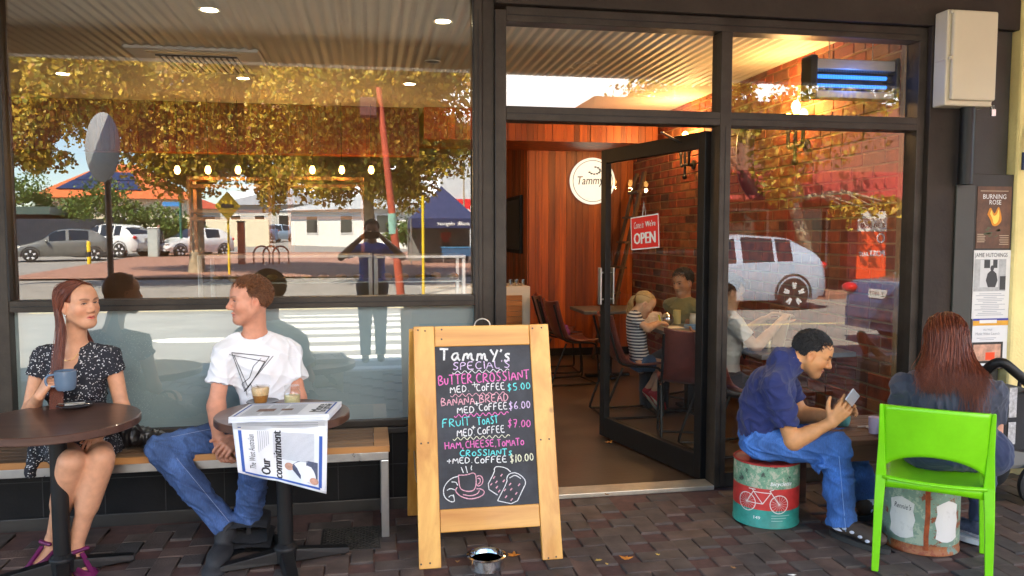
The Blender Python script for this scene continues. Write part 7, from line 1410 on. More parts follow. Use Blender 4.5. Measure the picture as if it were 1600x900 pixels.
# ---- man in the white shirt
def man_white():
    t = thing('person', 'man in a white printed tee shirt and blue jeans on the bench, hands clasped', 'person', (-.5, -.3, 0))
    pel, chest, neck = A3((-.50, -.26, .575)), A3(onY(404, 545, -.27)), A3(onY(398, 522, -.28)); hc = A3(onY(391, 468, -.325)); F = (-.93, -.36, -.04); U = (-.05, -.03, 1)
    shR, shL = A3(onY(352, 548, -.33)), A3(onY(452, 548, -.22)); elR, elL = A3(onY(338, 632, -.36)), A3(onY(466, 622, -.30)); wrR, wrL = A3(onY(341, 684, -.52)), A3(onY(372, 683, -.50))
    hipR, hipL = A3((-.59, -.28, .53)), A3((-.41, -.26, .53)); knR, knL = A3(onY(254, 704, -.52)), A3(onY(397, 716, -.74)); anR, anL = A3(onY(352, 822, -.62)), A3(onY(388, 806, -.60))
    hd = Head(hc, F, U, 1.0); o, M3 = trunk(pel, chest, neck, shR, shL, (-.96, -.25, 0), .94, -.012); o += hd.ops(neck, True, 1.0, .051, 1.06)
    for sh, el, wr in ((shR, elR, wrR), (shL, elL, wrL)): o += limb(sh + (el - sh) * .1, el, wr, .042, .041, .028, 1.08)
    for hip, kn, an in ((hipR, knR, anR), (hipL, knL, anL)): o += limb(hip, kn, an - (an - kn) * .12, .075, .048, .034, 1.0, .03)
    o += hand_ops(wrL, A3(onY(346, 704, -.60)) - wrL, (.1, -.85, .5), (.2, -.4, .85), 1.0, (34, 38, 42, 46), (.5, .5, .1)); o += hand_ops(wrR, A3(onY(354, 735, -.575)) - wrR, (-.5, -.75, .2), (.75, -.5, .1), 1.0, (26, 30, 36, 42), (.7, .4, .2))
    body(t, o, (.60, .275, .175), hd, (.52, .17, .13), stub=((.40, .17, .10), .35), brow=((.20, .09, .04), .6), gaze=(-.1, 1, .05), iris=(.12, .12, .13), open_=.75, lash=(.14, .07, .04))
    TEE = fabric('white cotton', (.74, .74, .77), .03); o, M3 = trunk(pel, chest, neck, shR, shL, (-.96, -.25, 0), 1.0, .008); up, fw = M3[2], M3[1]
    for sh, el in ((shR, elR), (shL, elL)): o.append(('f', sh + (chest - sh) * .05, sh + (el - sh) * .62, .064, .066, .03))
    o += [('-e', neck + up * .038 + fw * .03, (.072, .078, .058), M3, .01), ('c', pel + up * .02 + fw * .03, pel + fw * .07 + up * .0, .13, .12, .05)]
    top, V = soft('shirt', o, TEE, t, .0045, .02, (.013, .15, 4)); INK = mat('black shirt print', (.03, .03, .035), .9, 0, 0)
    # triangle print lies on the chest of the shirt
    mb = MB(); Vn = np.array(V)
    def onshirt(px, py):
        d = ray(px, py); o_ = np.array(_c); dd = np.array(d) / d.length; w_ = Vn - o_; tq = w_ @ dd; dist = np.linalg.norm(w_ - tq[:, None] * dd, axis=1); m_ = dist < .012; tt = tq[m_].min() if m_.any() else 4.3; return Vector(o_ + dd * (tt - .003))
    for l in ([(362, 551), (421, 557), (384, 611), (362, 551)], [(358, 554), (414, 565), (388, 605)], [(366, 556), (387, 604), (427, 556)], [(383, 612), (378, 600), (390, 590), (396, 572), (408, 560)], [(381, 612), (391, 600), (396, 608)], [(384, 606), (386, 618)]):
        P = [onshirt(x, y) for x, y in [tuple(np.array(a) + (np.array(b) - np.array(a)) * s) for a, b in zip(l, l[1:]) for s in np.linspace(0, 1, 8)]]; ribbon(mb, P, .0034, tuple(-M3[1] * -1))
    mb.build('shirt_print', INK, top)
    DN = denim('mid blue denim', (.040, .082, .21)); o = [('e', pel - A3((0, 0, .02)), (.185, .135, .115), M3, .05)]
    for hip, kn, an in ((hipR, knR, anR), (hipL, knL, anL)):
        e = an + (an - kn) * .02; o += [('c', hip, kn, .105, .078, .04), ('c', kn, kn + (an - kn) * .5, .076, .068, .02), ('f', kn + (an - kn) * .4, e, .068, .066, .02)]
        for q in (.02, .10, .17): a_ = kn + (hip - kn) * q; sd_ = unit(np.cross(kn - hip, an - kn)); o.append(('c', a_ + sd_ * .06 + A3((0, .03, -.02)), a_ - sd_ * .06 + A3((0, .03, -.02)), .022, .02, .02))
    jn, _ = soft('jeans', o, DN, t, .0045, .02, (.013, .13, 6)); mb = MB(); ST = mat('pale stitching', (.25, .30, .45), .8, 0, 0)
    for hip, kn, an in ((hipR, knR, anR),): 
        side = unit(np.cross(unit(an - kn), unit(kn - hip))); side = side if side[1] < 0 else -side
        stitched(mb, [kn + (an - kn) * s + side * (.0725 - .004 * s) for s in np.linspace(.12, 1, 12)]); stitched(mb, [hip + (kn - hip) * s + side * .085 + A3((0, 0, .03)) for s in np.linspace(.45, .95, 8)])
    mb.build('seam', ST, jn)
    for an, toe in ((anR, A3(onZ(338, 880, .03))), (anL, A3(onZ(388, 850, .03)))):
        so_, Mf = shoe_ops(an - A3((0, 0, .050)), toe, (0, -.1, 1), 1.18); sh, V = soft('shoe', so_, SHOEBLK, t, .004, .02); d = Mf[0]; s = Mf[1]; c = A3(an) - A3((0, 0, .085)) - d * .04; mb = MB(); P = [c + d * (.14 + .15 * math.cos(a)) + s * (.048) * math.sin(a) for a in np.linspace(0, 6.28, 25)[:-1]]; mb.add([tuple(p) for p in P] + [tuple(p + A3((0, 0, .022))) for p in P], [tuple(range(24))[::-1], tuple(range(24, 48))] + [(i, (i + 1) % 24, 24 + (i + 1) % 24, 24 + i) for i in range(24)]); mb.build('sole', mat('black rubber sole', (.03, .03, .032), .6), sh)
    short_hair(hd, t, hairmat('sandy brown hair', (.075, .027, .010), (.19, .075, .028)), 2, 4200, .022, .068, .004, -.002, .14)
man_white()
# ---- man with the phone
def man_phone():
    t = thing('person', 'man in a navy polo and blue jeans bent over a phone on the drum', 'person', (2.1, -.65, 0))
    B = A3((.87, -.49, 0)); Rt = A3((-.49, -.87, 0)); pel = A3((2.08, -.62, .455)); chest = A3(onY(1211, 588, -.66)); neck = A3(onY(1234, 563, -.67)); hc = A3(onY(1269, 551, -.70)); F = B * .90 + A3((0, 0, -.40)); U = B * .42 + A3((0, 0, .9))
    shR, shL = chest + Rt * .165 + A3((0, 0, -.015)), chest - Rt * .165 + B * .03; elR, elL = A3(onY(1238, 690, -.83)), A3(onY(1252, 648, -.56)); wrR, wrL = A3(onY(1298, 661, -.90)), A3(onY(1304, 650, -.74))
    hipR, hipL = pel + Rt * .095, pel - Rt * .095; knR, knL = A3(onY(1305, 700, -.88)), A3(onY(1330, 694, -.62)); anR, anL = A3(onY(1316, 822, -.93)), A3(onY(1352, 782, -.70)); anL[2] = max(anL[2], .09)
    hd = Head(hc, F, U, .98); o, M3 = trunk(pel, chest, neck, shR, shL, Rt, .94, -.012); o += hd.ops(neck, True, 1.0, .049, 1.10)
    for sh, el, wr in ((shR, elR, wrR), (shL, elL, wrL)): o += limb(sh + (el - sh) * .12, el, wr, .042, .041, .028, 1.08)
    for hip, kn, an in ((hipR, knR, anR), (hipL, knL, anL)): o += limb(hip, kn, an, .075, .050, .036, 1.0, .03) + [('c', an, an + B * .06 - A3((0, 0, .04)), .028, .018, .02)]
    o += hand_ops(wrR, A3(onY(1327, 631, -.93)) - wrR, (-.25, -.9, .1), A3((-.5, .1, .9)), 1.0, (14, 18, 24, 30), (.55, .75, .1), .09); o += hand_ops(wrL, A3(onY(1330, 636, -.80)) - wrL, (.3, .9, .1), A3((-.3, 0, .9)), 1.0, (24, 30, 36, 40), (.6, .6, .2))
    body(t, o, (.58, .27, .11), hd, (.50, .15, .10), stub=((.20, .11, .07), .38), brow=((.02, .015, .012), .9), gaze=(0, .9, -.35), iris=(.04, .025, .02), open_=.42)
    NV = fabric('navy pique', (.012, .020, .105), .12); o, M3 = trunk(pel, chest, neck, shR, shL, Rt, 1.0, .009); up, fw = M3[2], M3[1]
    nd = unit(hd.w(0, -.022, -.055) - neck); cc = neck + nd * .016; e1 = unit(np.cross(nd, B)); e2 = np.cross(nd, e1); ring = [(e1 * math.cos(a) + e2 * math.sin(a), e1 * math.cos(a + .55) + e2 * math.sin(a + .55)) for a in np.linspace(0, 2 * math.pi, 12)[:-1]]
    mid = pel * .5 + chest * .5; o += [('e', mid - fw * .035, (.15, .12, .20), M3, .06)]
    for sh, el in ((shR, elR), (shL, elL)): o.append(('f', sh + (chest - sh) * .02, sh + (el - sh) * .70, .072, .068, .03))
    o += [('c', neck - nd * .05, neck + nd * .002, .070, .066, .02), ('e', neck - fw * .030 - up * .002, (.084, .066, .056), M3, .03)] + [('c', cc + ca_ * .062, cc + cb_ * .062, .012, .012, .008) for ca_, cb_ in ring]
    soft('polo_shirt', o, NV, t, .0045, .02, (.014, .15, 8))
    DN = denim('bright blue denim', (.038, .115, .34)); o = [('e', pel - A3((0, 0, .01)), (.18, .14, .10), M3, .05)]
    for hip, kn, an in ((hipR, knR, anR), (hipL, knL, anL)):
        o += [('c', hip, kn, .100, .080, .04), ('c', kn, kn + (an - kn) * .5, .078, .074, .02), ('f', kn + (an - kn) * .4, an + A3((0, 0, .01)), .074, .078, .02)]; bk = kn + A3((0, 0, -.05)) - B * .05
        for q in (0, .035, .07): o.append(('c', bk + Rt * .07 - B * q * .4 - A3((0, 0, q)), bk - Rt * .07 - B * q - A3((0, 0, q * .3)), .016, .014, .018))
    jn, _ = soft('jeans', o, DN, t, .0045, .02, (.013, .12, 9)); mb = MB(); ST = mat('pale blue stitching', (.30, .45, .75), .8, 0, 0)
    stitched(mb, [knR + (anR - knR) * s + Rt * .0785 + B * .012 for s in np.linspace(.05, 1, 12)]); mb.build('seam', ST, jn)
    BR = mat('brown sandal leather', (.060, .040, .028), .7, 0, .2, 20, .2, 100); SO = mat('white sock', (.62, .62, .68), .9)
    for an, toe in ((anR, A3(onZ(1368, 850, .03))), (anL, A3(onZ(1372, 792, .03)))):
        d = unit(toe - A3((an[0], an[1], .03))); g = A3((an[0], an[1], .072)); so_, Mf = shoe_ops(g, g + d, (0, 0, 1), 1.1); s = Mf[1]; sh, V = soft('sandal', so_, BR, t, .004, .02); mb = MB(); c = A3((g[0], g[1], .003)) - d * .055; P = [c + d * (.15 + .165 * math.cos(a)) + s * (.052) * math.sin(a) for a in np.linspace(0, 6.28, 29)[:-1]]; mb.add([tuple(p) for p in P] + [tuple(p + A3((0, 0, .026))) for p in P], [tuple(range(28))[::-1], tuple(range(28, 56))] + [(i, (i + 1) % 28, 28 + (i + 1) % 28, 28 + i) for i in range(28)]); mb.build('sole', mat('dark sandal sole', (.03, .028, .026), .8), sh)
        sg = -1 if s[1] > 0 else 1; 
        for k, (q, zz_) in enumerate(((-.02, .045), (.03, .060), (.075, .055), (.12, .046), (.16, .038))):
            p = A3((g[0], g[1], 0)) + d * (q + .01) + s * sg * .2 + A3((0, 0, zz_ + .012)); Vn = np.array(V); tq = (Vn - p); al = -s * sg; pr = tq @ al; ds = np.linalg.norm(tq - pr[:, None] * al, axis=1); mm_ = ds < .006
            if mm_.any(): w_ = p + al * (pr[mm_].min() - .0005); mb = MB(); mb.ball((0, 0, 0), 1, 12, 6); mb.v = [tuple(w_ + d * (a[0] * .013) + A3((0, 0, 1)) * (a[2] * .0085) + d * a[2] * .004 + al * a[1] * .003) for a in mb.v]; mb.build('sock_gap', SO, sh, True)
        mb = MB(); mb.lathe([(.048, 0), (.042, .05)], tuple(A3(an) - A3((0, 0, .012))), 20); mb.build('sock', SO, t, True)
    short_hair(hd, t, hairmat('black hair', (.006, .005, .005), (.022, .020, .020)), 3, 4200, .020, .064, .003, -.012, .16)
    p = A3(onY(1341, 621, -.93)); mb = MB(); ph = thing('phone', 'small silver edged phone in the hands of the man in the navy polo', 'phone', tuple(p)); ax = Matrix.Rotation(R(38), 3, 'Y') @ Matrix.Rotation(R(25), 3, 'Z'); mb.box(tuple(p + A3((-.075, -.004, -.035))), tuple(p + A3((.010, .004, .035))), rot=ax); mb.build('case', mat('phone silver', (.65, .66, .70), .25, .4, 0), ph, bevel=.003); mb = MB(); mb.box(tuple(p + A3((-.070, .0042, -.031))), tuple(p + A3((.005, .0052, .031))), rot=ax, piv=tuple(p + A3((-.0325, 0, 0)))); mb.build('screen', mat('phone glass', (.02, .02, .025), .08), ph)
man_phone()
# ---- red haired woman from behind
def woman_red():
    t = thing('person', 'red haired woman in a slate grey tee shirt seen from behind on the green chair', 'person', (2.6, -1.25, 0)); F = A3((.62, .785, 0)); Rt = A3((.785, -.62, 0))
    pel = A3(onY(1489, 722, -1.25)); pel[2] = .555; chest = A3(onY(1481, 606, -1.235)); neck = chest + A3((0, 0, .055)); hc = A3(onY(1478, 532, -1.20)) ; hf = unit(F * .95 + Rt * -.18 + A3((0, 0, -.22)))
    shR, shL = chest + Rt * .185, chest - Rt * .185; elR, elL = A3(onY(1551, 692, -1.30)), A3(onY(1404, 690, -1.02)); wrR, wrL = elR + F * .20 + A3((-.06, 0, .03)), elL + F * .2 + A3((.05, 0, .05))
    hipR, hipL = pel + Rt * .12 + A3((0, 0, -.03)), pel - Rt * .12 + A3((0, 0, -.03)); knR, knL = hipR + F * .40 + Rt * .04, hipL + F * .40 - Rt * .03; anR, anL = A3(onY(1531, 838, -1.12)), A3((knL[0] - .06, knL[1] - .08, .09))
    anR = A3((anR[0], anR[1], .09)); knR = A3((anR[0] + F[0] * .10, anR[1] + F[1] * .10, .50)); hipR = A3((knR[0], knR[1], .53)) - F * .36 
    hd = Head(hc, hf, (0, 0, 1), .98); o, M3 = trunk(pel, chest, neck, shR, shL, Rt, .95, -.010, True); o += hd.ops(neck, False, 1.0, .048)
    for sh, el, wr in ((shR, elR, wrR), (shL, elL, wrL)): o += limb(sh + (el - sh) * .12, el, wr, .044, .041, .027, 1.06) + hand_ops(wr, F + A3((0, 0, .1)), (0, 0, 1), (0, 1, 0), .9, (30, 30, 30, 30))
    for hip, kn, an in ((hipR, knR, anR), (hipL, knL, anL)): o += limb(hip, kn, an, .08, .05, .034, 1.0, .03)
    body(t, o, (.62, .33, .22), hd, (.5, .2, .16), h=.0042, eyes=True)
    TE = fabric('slate jersey', (.050, .055, .078), .10); o, M3 = trunk(pel, chest, neck, shR, shL, Rt, 1.0, .010, True); up, fw = M3[2], M3[1]; mid = pel * .5 + chest * .5
    o += [('e', chest - up * .06 - fw * .02, (.175, .10, .13), M3, .05), ('e', pel + up * .06, (.185, .13, .13), M3, .05)]
    for sh, el in ((shR, elR), (shL, elL)): o.append(('f', sh + (chest - sh) * .06, sh + (el - sh) * .55, .066, .063, .03))
    o += [('-e', neck + up * .05, (.068, .075, .05), M3, .01)]
    for k, (z, a) in enumerate(((-.19, .02), (-.225, -.015), (-.26, .02), (-.30, 0))): o.append(('c', chest + up * z - fw * .10 - M3[0] * (.02 - .02 * k), chest + up * (z + a) - fw * .075 + M3[0] * .15, .020, .016, .025))
    soft('shirt', o, TE, t, .0045, .02, (.011, .11, 11))
    DN = fabric('dark navy denim', (.020, .032, .085), .15); o = [('e', pel - up * .01, (.20, .15, .115), M3, .05)]
    for hip, kn, an in ((hipR, knR, anR), (hipL, knL, anL)): o += [('c', hip, kn, .112, .080, .05), ('c', kn, kn + (an - kn) * .5, .078, .062, .02), ('f', kn + (an - kn) * .4, an + A3((0, 0, .02)), .062, .052, .02)]
    soft('jeans', o, DN, t, .0055, .02, (.006, .10, 12))
    SN = attrmat('sneaker mesh', .7, var=.3, vsc=60)
    for an in (anR, anL):
        d = unit(F * .5 - Rt * .85) if an is anR else F; g = A3((an[0], an[1], .075)); so_, Mf = shoe_ops(g, g + d, (0, 0, 1), 1.0); s = Mf[1]
        def col(V, g=g, d=d): z = V[:, 2]; C = np.tile(A3((.07, .08, .14)), (len(V), 1)); C[z < .055] = (.50, .48, .55); C[z < .030] = (.30, .55, .58); q = (V - g) @ d; C[(q < -.03) & (z > .075)] = (.70, .04, .16); return C
        sh, V = soft('sneaker', so_, SN, t, .004, .02, col=col)
        mb = MB(); c = A3((g[0], g[1], .002)) - d * .05; P = [c + d * (.135 + .15 * math.cos(a)) + s * (.047) * math.sin(a) for a in np.linspace(0, 6.28, 25)[:-1]]; mb.add([tuple(p) for p in P] + [tuple(p + A3((0, 0, .024))) for p in P], [tuple(range(24))[::-1], tuple(range(24, 48))] + [(i, (i + 1) % 24, 24 + (i + 1) % 24, 24 + i) for i in range(24)]); mb.build('sole', mat('pale sneaker sole', (.55, .58, .60), .7), sh)
    rs = np.random.RandomState(8); cv = []; T = 20; c0 = A3((0, -.012, .032)); rad = A3((.085, .104, .094)); HM = hairmat('copper hair', (.085, .017, .007), (.17, .038, .013))
    def over(p, f_=1.): q = (p - c0) / (rad * f_); n = np.linalg.norm(q); return c0 + (p - c0) / n if n < 1 else p
    for i in range(2300):
        th = rs.uniform(-1, 1); ang = th * 2.15; p0 = over(A3((.03 * math.sin(ang) + rs.randn() * .004, .02 + rs.uniform(-.05, .05), .10))); ly = 1 + .06 * rs.rand()
        e0 = c0 + A3((math.sin(ang) * rad[0], -math.cos(ang) * rad[1], -.02)) * ly; e1 = A3((math.sin(ang) * .100, -.03 - math.cos(ang) * .085, -.10)); pts = []
        for s in np.linspace(0, 1, 8): pts.append(over(p0 * (1 - s) + e0 * s + A3((0, 0, .006)) * math.sin(s * math.pi), ly))
        W = [hd.w(*q) for q in pts] + [hd.w(*(e1 + rs.randn(3) * .006))]
        lat = math.sin(ang) * .102 + rs.randn() * .016; back = -.115 - .02 * max(0, math.cos(ang)); ln = rs.uniform(.03, .11) + .16 * (rs.rand() < .10) * (lat > .05) + .03 * (rs.rand() < .1)
        sw = .018 * max(0, lat + .02) / .1; W += [chest + Rt * (lat + sw * .4) + F * back * .9 + A3((0, 0, .118)), chest + Rt * (lat * 1.0 + sw + .018 * rs.randn()) + F * (back - .012) + A3((0, 0, .112 - ln * .6)), chest + Rt * (lat * .8 + sw * 1.7 + .026 * rs.randn()) + F * (back - .012) + A3((0, 0, .098 - ln))]
        L = np.array(W); tt = np.linspace(0, len(L) - 1, T); P = np.stack([np.interp(tt, range(len(L)), L[:, k]) for k in range(3)], axis=1)
        for _ in range(2): P[1:-1] = .25 * P[:-2] + .5 * P[1:-1] + .25 * P[2:]
        P += np.sin(np.linspace(0, 5, T) + rs.rand() * 6)[:, None] * rs.randn(3) * .0055; cv.append(P)
    v_, q_ = solid([('e', tuple(c0), tuple(rad * .98), None, .01), ('e', (0, -.04, -.06), (.078, .065, .09), None, .03), ('-e', (0, .12, -.035), (.085, .080, .105), None, .012)], .005, .01); hair_mesh('hair', cv, np.full(len(cv), .0016), HM, t, (hd.c + (v_ * hd.k) @ hd.M, q_))
woman_red()
# ---- girl drawing at the table inside
def girl():
    t = thing('person', 'small girl in a striped top and denim shorts drawing at the cafe table', 'person', (2.1, 1.95, 0)); Y = 1.93; B = A3((.97, -.2, 0)); Rt = A3((-.2, -.97, 0)); P = lambda x, y, q=0.: A3(onY(x, y, Y + q))
    pel, chest, neck = P(1000, 566), P(990, 497), P(993, 487); hc = P(1007, 474); F = unit(B * .85 + A3((0, 0, -.5))); U = unit(B * .5 + A3((0, 0, .85))); k = 1.0
    shR, shL = chest + Rt * .10, chest - Rt * .10; elR, elL = P(1012, 514, -.14), P(1012, 512, .10); wrR, wrL = P(1030, 505, -.08), P(1028, 504, .04); hipR, hipL = pel + Rt * .065, pel - Rt * .065; knR, knL = P(1042, 570, -.06), P(1040, 570, .05); anR, anL = P(1022, 612, -.06), P(1012, 608, .05)
    hd = Head(hc, F, U, .90); o, M3 = trunk(pel, chest, neck, shR, shL, Rt, .62, -.004); o += hd.ops(neck, False, 1.05, .034, .75)
    for sh, el, wr in ((shR, elR, wrR), (shL, elL, wrL)): o += limb(sh, el, wr, .030, .026, .020, 1.0) + hand_ops(wr, B, (0, 0, 1), (-.3, .9, .2), .68, (45, 45, 45, 45))
    for hip, kn, an in ((hipR, knR, anR), (hipL, knL, anL)): o += limb(hip, kn, an, .055, .043, .03, 1.08, .03)
    body(t, o, (.62, .36, .22), hd, (.5, .2, .16), h=.0042, eyes=True, open_=.5, gaze=(0, .9, -.4))
    m, nt, nn, ll, b = _nodes('navy striped cotton'); mp = coords(nn, ll); sx = nn.new('ShaderNodeSeparateXYZ'); ll.new(mp.outputs[0], sx.inputs[0]); ma = nn.new('ShaderNodeMath'); ma.operation = 'MULTIPLY'; ma.inputs[1].default_value = 38; ll.new(sx.outputs[2], ma.inputs[0]); fr = nn.new('ShaderNodeMath'); fr.operation = 'FRACT'; ll.new(ma.outputs[0], fr.inputs[0]); r = ramp(nn, [(.5, (.03, .035, .07)), (.52, (.66, .66, .66))], 'CONSTANT'); ll.new(fr.outputs[0], r.inputs[0]); ll.new(r.outputs[0], b.inputs['Base Color']); b.inputs['Roughness'].default_value = .9
    o, M3 = trunk(pel, chest, neck, shR, shL, Rt, .64, .006); 
    for sh, el in ((shR, elR), (shL, elL)): o.append(('f', sh + (chest - sh) * .15, sh + (el - sh) * .5, .042, .044, .02))
    soft('striped_top', o, m, t, .005, .02, (.005, .08, 3)); o = [('e', pel, (.115, .10, .075), M3, .04)] + [('f', hip, hip + (kn - hip) * .50, .072, .066, .04) for hip, kn in ((hipR, knR), (hipL, knL))]; soft('shorts', o, denim('denim shorts', (.05, .10, .20)), t, .005, .03)
    for an, d in ((anR, P(1034, 640) - P(1022, 612)), (anL, P(1012, 632) - P(1000, 606))): so_, Mf = shoe_ops(an - A3((0, 0, .02)), an + unit(d + B * .03) * .2, (.5, 0, .8), .78); sh, V = soft('shoe', so_, mat('red canvas', (.45, .02, .03), .8, 0, .1), t, .0045, .02); d = Mf[0]; u = Mf[2]; s = Mf[1]; c = an - A3((0, 0, .02)) - u * .026 - d * .04; mb = MB(); Q = [c + d * (.11 + .115 * math.cos(a)) + s * .036 * math.sin(a) for a in np.linspace(0, 6.28, 21)[:-1]]; mb.add([tuple(p) for p in Q] + [tuple(p - u * .016) for p in Q], [tuple(range(20)), tuple(range(20, 40))[::-1]] + [(i, 20 + i, 20 + (i + 1) % 20, (i + 1) % 20) for i in range(20)]); mb.build('sole', mat('pale rubber', (.55, .5, .38), .8), sh)
    HM = hairmat('fair hair', (.30, .17, .06), (.50, .32, .13)); rs = np.random.RandomState(4); cv = []; c0 = A3((0, -.012, .032)); rad = A3((.079, .099, .088)); tie = A3((0, -.115, .02))
    for i in range(420):
        ang = rs.uniform(-2.6, 2.6); st = c0 + rad * unit(A3((math.sin(ang) * .9, math.cos(ang) * .85, .45 + .5 * rs.rand()))); pts = [c0 + rad * unit((st - c0) / rad * (1 - s) + unit(tie - c0) * s + rs.randn(3) * .01) for s in np.linspace(0, .92, 7)] + [tie]; W = [hd.w(*q) for q in pts]; e = W[-1]; W += [e + A3((-.03, 0, -.03)) + rs.randn(3) * .008, e + A3((-.045, 0, -.09)) + rs.randn(3) * .014, e + A3((-.04, 0, -.17)) + rs.randn(3) * .015]; L = np.array(W); tt = np.linspace(0, len(L) - 1, 14); cv.append(np.stack([np.interp(tt, range(len(L)), L[:, k_]) for k_ in range(3)], axis=1))
    v_, q_ = solid([('e', tuple(c0), tuple(rad * .97), None, .01), ('-e', (0, .115, -.045), (.095, .085, .105), None, .012), ('-e', (-.085, .02, -.03), (.04, .045, .046), None, .008), ('-e', (.085, .02, -.03), (.04, .045, .046), None, .008), ('cut', (0, 0, -.07), (0, .3, -1), .2, .01)], .005, .01); hair_mesh('hair', cv, np.full(len(cv), .003), HM, t, (hd.c + (v_ * hd.k) @ hd.M, q_))
    q = P(1031, 497, -.06); mb = MB(); mb.tube([tuple(P(1034, 508, -.07)), tuple(P(1029, 492, -.07))], .006, 6); tag(mb.build('marker', mat('lime marker', (.5, .6, .02), .4), None, loc=tuple(q)), 'lime green marker in the hand of the girl', 'pen')
girl()
# ---- other people, farther off
def simple(label, hc, F, sit, skin, hairc, topm, botm, k=1., arms=None, long=None, h=.006, eyes=True, female=False, armskin=True):
    hc = A3(hc); F = unit(F); up = A3((0, 0, 1)); Rt = np.cross(F, up); t = thing('person', label, 'person', (hc[0], hc[1], hc[2] - (1.2 if sit else 1.6))); neck = hc - up * .17 * k - F * .02; chest = neck - up * .06 * k; pel = chest - up * .44 * k - F * .02; shR, shL = chest + Rt * .18 * k, chest - Rt * .18 * k
    if arms is None: arms = [(s_ - up * .27 * k + Rt * q * .05 - F * .02, s_ - up * .50 * k + F * .06 + Rt * q * .04) for s_, q in ((shR, 1), (shL, -1))]
    (elR, wrR), (elL, wrL) = arms; hR, hL = pel + Rt * .09, pel - Rt * .09
    if sit: kR, kL = hR + F * .42, hL + F * .42; aR, aL = kR - up * .42, kL - up * .42
    else: kR, kL = hR - up * .42 * k + F * .02, hL - up * .42 * k + F * .03; aR, aL = kR - up * .40 * k - F * .02, kL - up * .40 * k
    hd = Head(hc, F, up, k); o, M3 = trunk(pel, chest, neck, shR, shL, Rt, .95 * k, -.005, female); o += hd.ops(neck, not female, 1., .05)
    for sh, el, wr in ((shR, elR, wrR), (shL, elL, wrL)): o += limb(sh, el, wr, .047 * k, .038 * k, .027 * k, 1.05) + hand_ops(wr, unit(A3(wr) - A3(el)), up, Rt, .95 * k, (30, 30, 30, 30))
    for hp, kn, an in ((hR, kR, aR), (hL, kL, aL)): o += limb(hp, kn, an, .08 * k, .055 * k, .038 * k, 1.08, .03) + [('c', an, an + F * .12 - up * .05, .036, .03, .02)]
    body(t, o, skin, hd, shade(skin, .7), h=h, eyes=eyes, brow=((.03, .02, .015), .7)); o, _ = trunk(pel, chest, neck, shR, shL, Rt, .98 * k, .010, female)
    for sh, el in ((shR, elR), (shL, elL)): o.append(('f', sh + (chest - sh) * .15, A3(sh) + (A3(el) - sh) * .6, .062 * k, .062 * k, .03))
    o.append(('-e', neck + up * .045, (.064, .07, .05), M3, .01)); soft('shirt', o, topm, t, h, .02, (.006, .12, 5)); o = [('e', pel, (.18 * k, .135 * k, .11 * k), M3, .05)]
    for hp, kn, an in ((hR, kR, aR), (hL, kL, aL)): o += [('c', hp, kn, .10 * k, .075 * k, .04), ('f', kn, an, .073 * k, .06 * k, .02)]
    soft('trousers', o, botm, t, h, .02)
    for an in (aR, aL): so_, Mf = shoe_ops(an - up * .03, an + F, (0, 0, 1), k); soft('shoe', so_, SHOEBLK, t, h, .02)
    short_hair(hd, t, hairc, 6, 1600 if h < .008 else 300, .034 if female else .026, .064, .006, -.02, .2, back=-.10 if female else -.075); return t, hd, chest, F, Rt
BLKH = hairmat('dark brown hair', (.010, .007, .005), (.035, .022, .014)); ch_ = A3(onY(1067, 440, 2.30)); up_ = A3((0, 0, 1))
simple('dark haired person in an olive top reading at the girls table', ch_, (-.86, -.45, -.22), True, (.40, .20, .11), BLKH, fabric('olive cotton', (.16, .15, .07)), fabric('dark trousers', (.02, .02, .025)), 1., [(ch_ + A3((.05, -.22, -.42)), ch_ + A3((-.20, -.20, -.44))), (ch_ + A3((-.05, .22, -.42)), ch_ + A3((-.24, .05, -.42)))])
p = ch_ + A3((-.32, -.08, -.36)); m = MB(); m.add([tuple(p + A3(q)) for q in ((-.14, -.10, -.03), (.10, -.13, -.06), (.12, .10, .08), (-.12, .13, .10))], [(0, 1, 2, 3)]); tag(m.build('magazine', mat('magazine page', (.40, .36, .36), .6, 0, .5, 14), None, solid=.004, loc=tuple(p)), 'open magazine held by the person in the olive top', 'magazine')
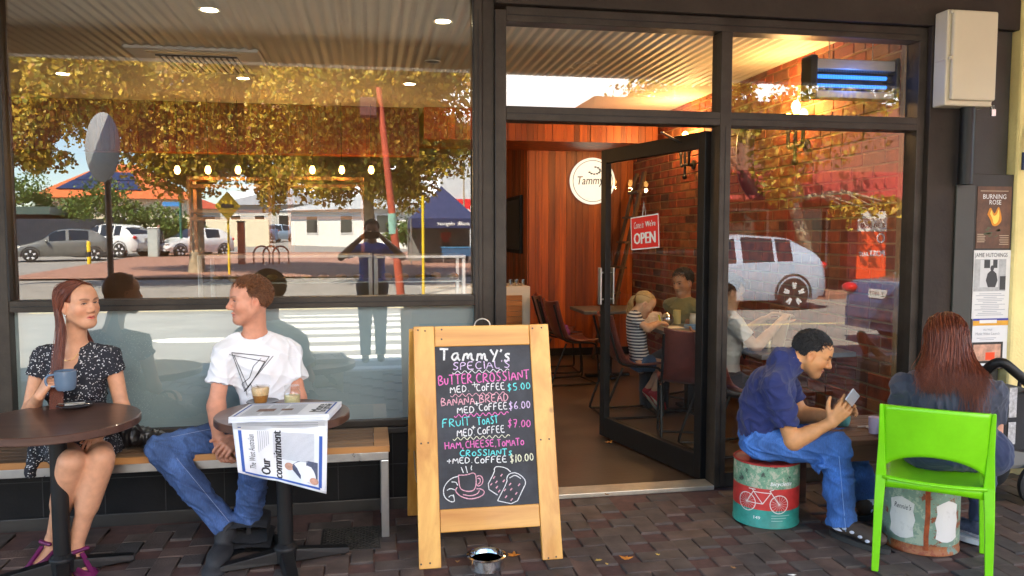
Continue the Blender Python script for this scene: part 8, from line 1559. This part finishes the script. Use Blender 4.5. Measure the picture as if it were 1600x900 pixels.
ch2 = A3(onY(1141, 455, .74)); pt, hd2, cst, F2, R2 = simple('person in a pale grey top with a long necklace inside the right window', ch2, (.93, -.10, -.35), True, (.40, .22, .12), hairmat('chestnut hair', (.04, .016, .008), (.12, .05, .022)), fabric('pale grey cotton', (.42, .40, .36)), fabric('dark skirt', (.03, .025, .03)), .97, [(ch2 + A3((.10, -.20, -.38)), ch2 + A3((.31, -.13, -.22))), (ch2 + A3((.10, .20, -.38)), ch2 + A3((.31, .10, -.22)))], female=True)
m = MB(); m.tube([tuple(cst + R2 * x + F2 * (.125 + .015 * math.cos(x * 20)) + up_ * (.03 - .25 * (1 - (x / .085) ** 2))) for x in np.linspace(-.085, .085, 17)], .006, 6); m.build('necklace', MAT['black'], pt, True)
p = ch2 + A3((.36, -.02, -.26)); m = MB(); m.add([tuple(p + A3(q)) for q in ((-.03, -.13, -.16), (.02, .12, -.16), (.08, .12, .10), (.03, -.13, .10))], [(0, 1, 2, 3)]); tag(m.build('menu_card', mat('cream card', (.62, .50, .34), .7), None, solid=.003, loc=tuple(p)), 'cream menu card held inside the right window', 'menu')
# the photographer, reflected in the big window
pc = A3((.02, -5.02, 1.60)); simple('person in a blue shirt with elbows raised, reflected in the big window', pc, (0, 1, -.02), False, (.45, .24, .14), BLKH, fabric('blue shirt', (.10, .18, .60)), fabric('slate trousers', (.06, .075, .10)), 1., [(pc + A3((.36, .08, -.32)), pc + A3((.11, .26, -.08))), (pc + A3((-.36, .08, -.32)), pc + A3((-.11, .26, -.08)))], h=.007)
m = MB(); m.box((-.062, -4.635, 1.50), (.098, -4.625, 1.58)); tag(m.build('phone', MAT['black'], None, bevel=.003, loc=(.02, -4.63, 1.54)), 'dark phone held up by the reflected person in the blue shirt', 'phone')
q = vir(248, 39.5); simple('tiny distant person in dark clothes beside the grey roadside cabinet', (q.x, q.y, q.z + 1.52), (.5, .8, 0), False, (.4, .22, .14), BLKH, fabric('dark top', (.03, .03, .035)), fabric('dark trousers two', (.03, .03, .04)), .95, h=.012, eyes=False)
q = vir(697, 35.2); simple('distant person in a red top under the navy tent', (q.x, q.y, q.z + 1.55), (0, 1, 0), False, (.3, .16, .1), BLKH, fabric('red top', (.45, .02, .02)), fabric('dark trousers three', (.03, .03, .04)), .97, h=.012, eyes=False)
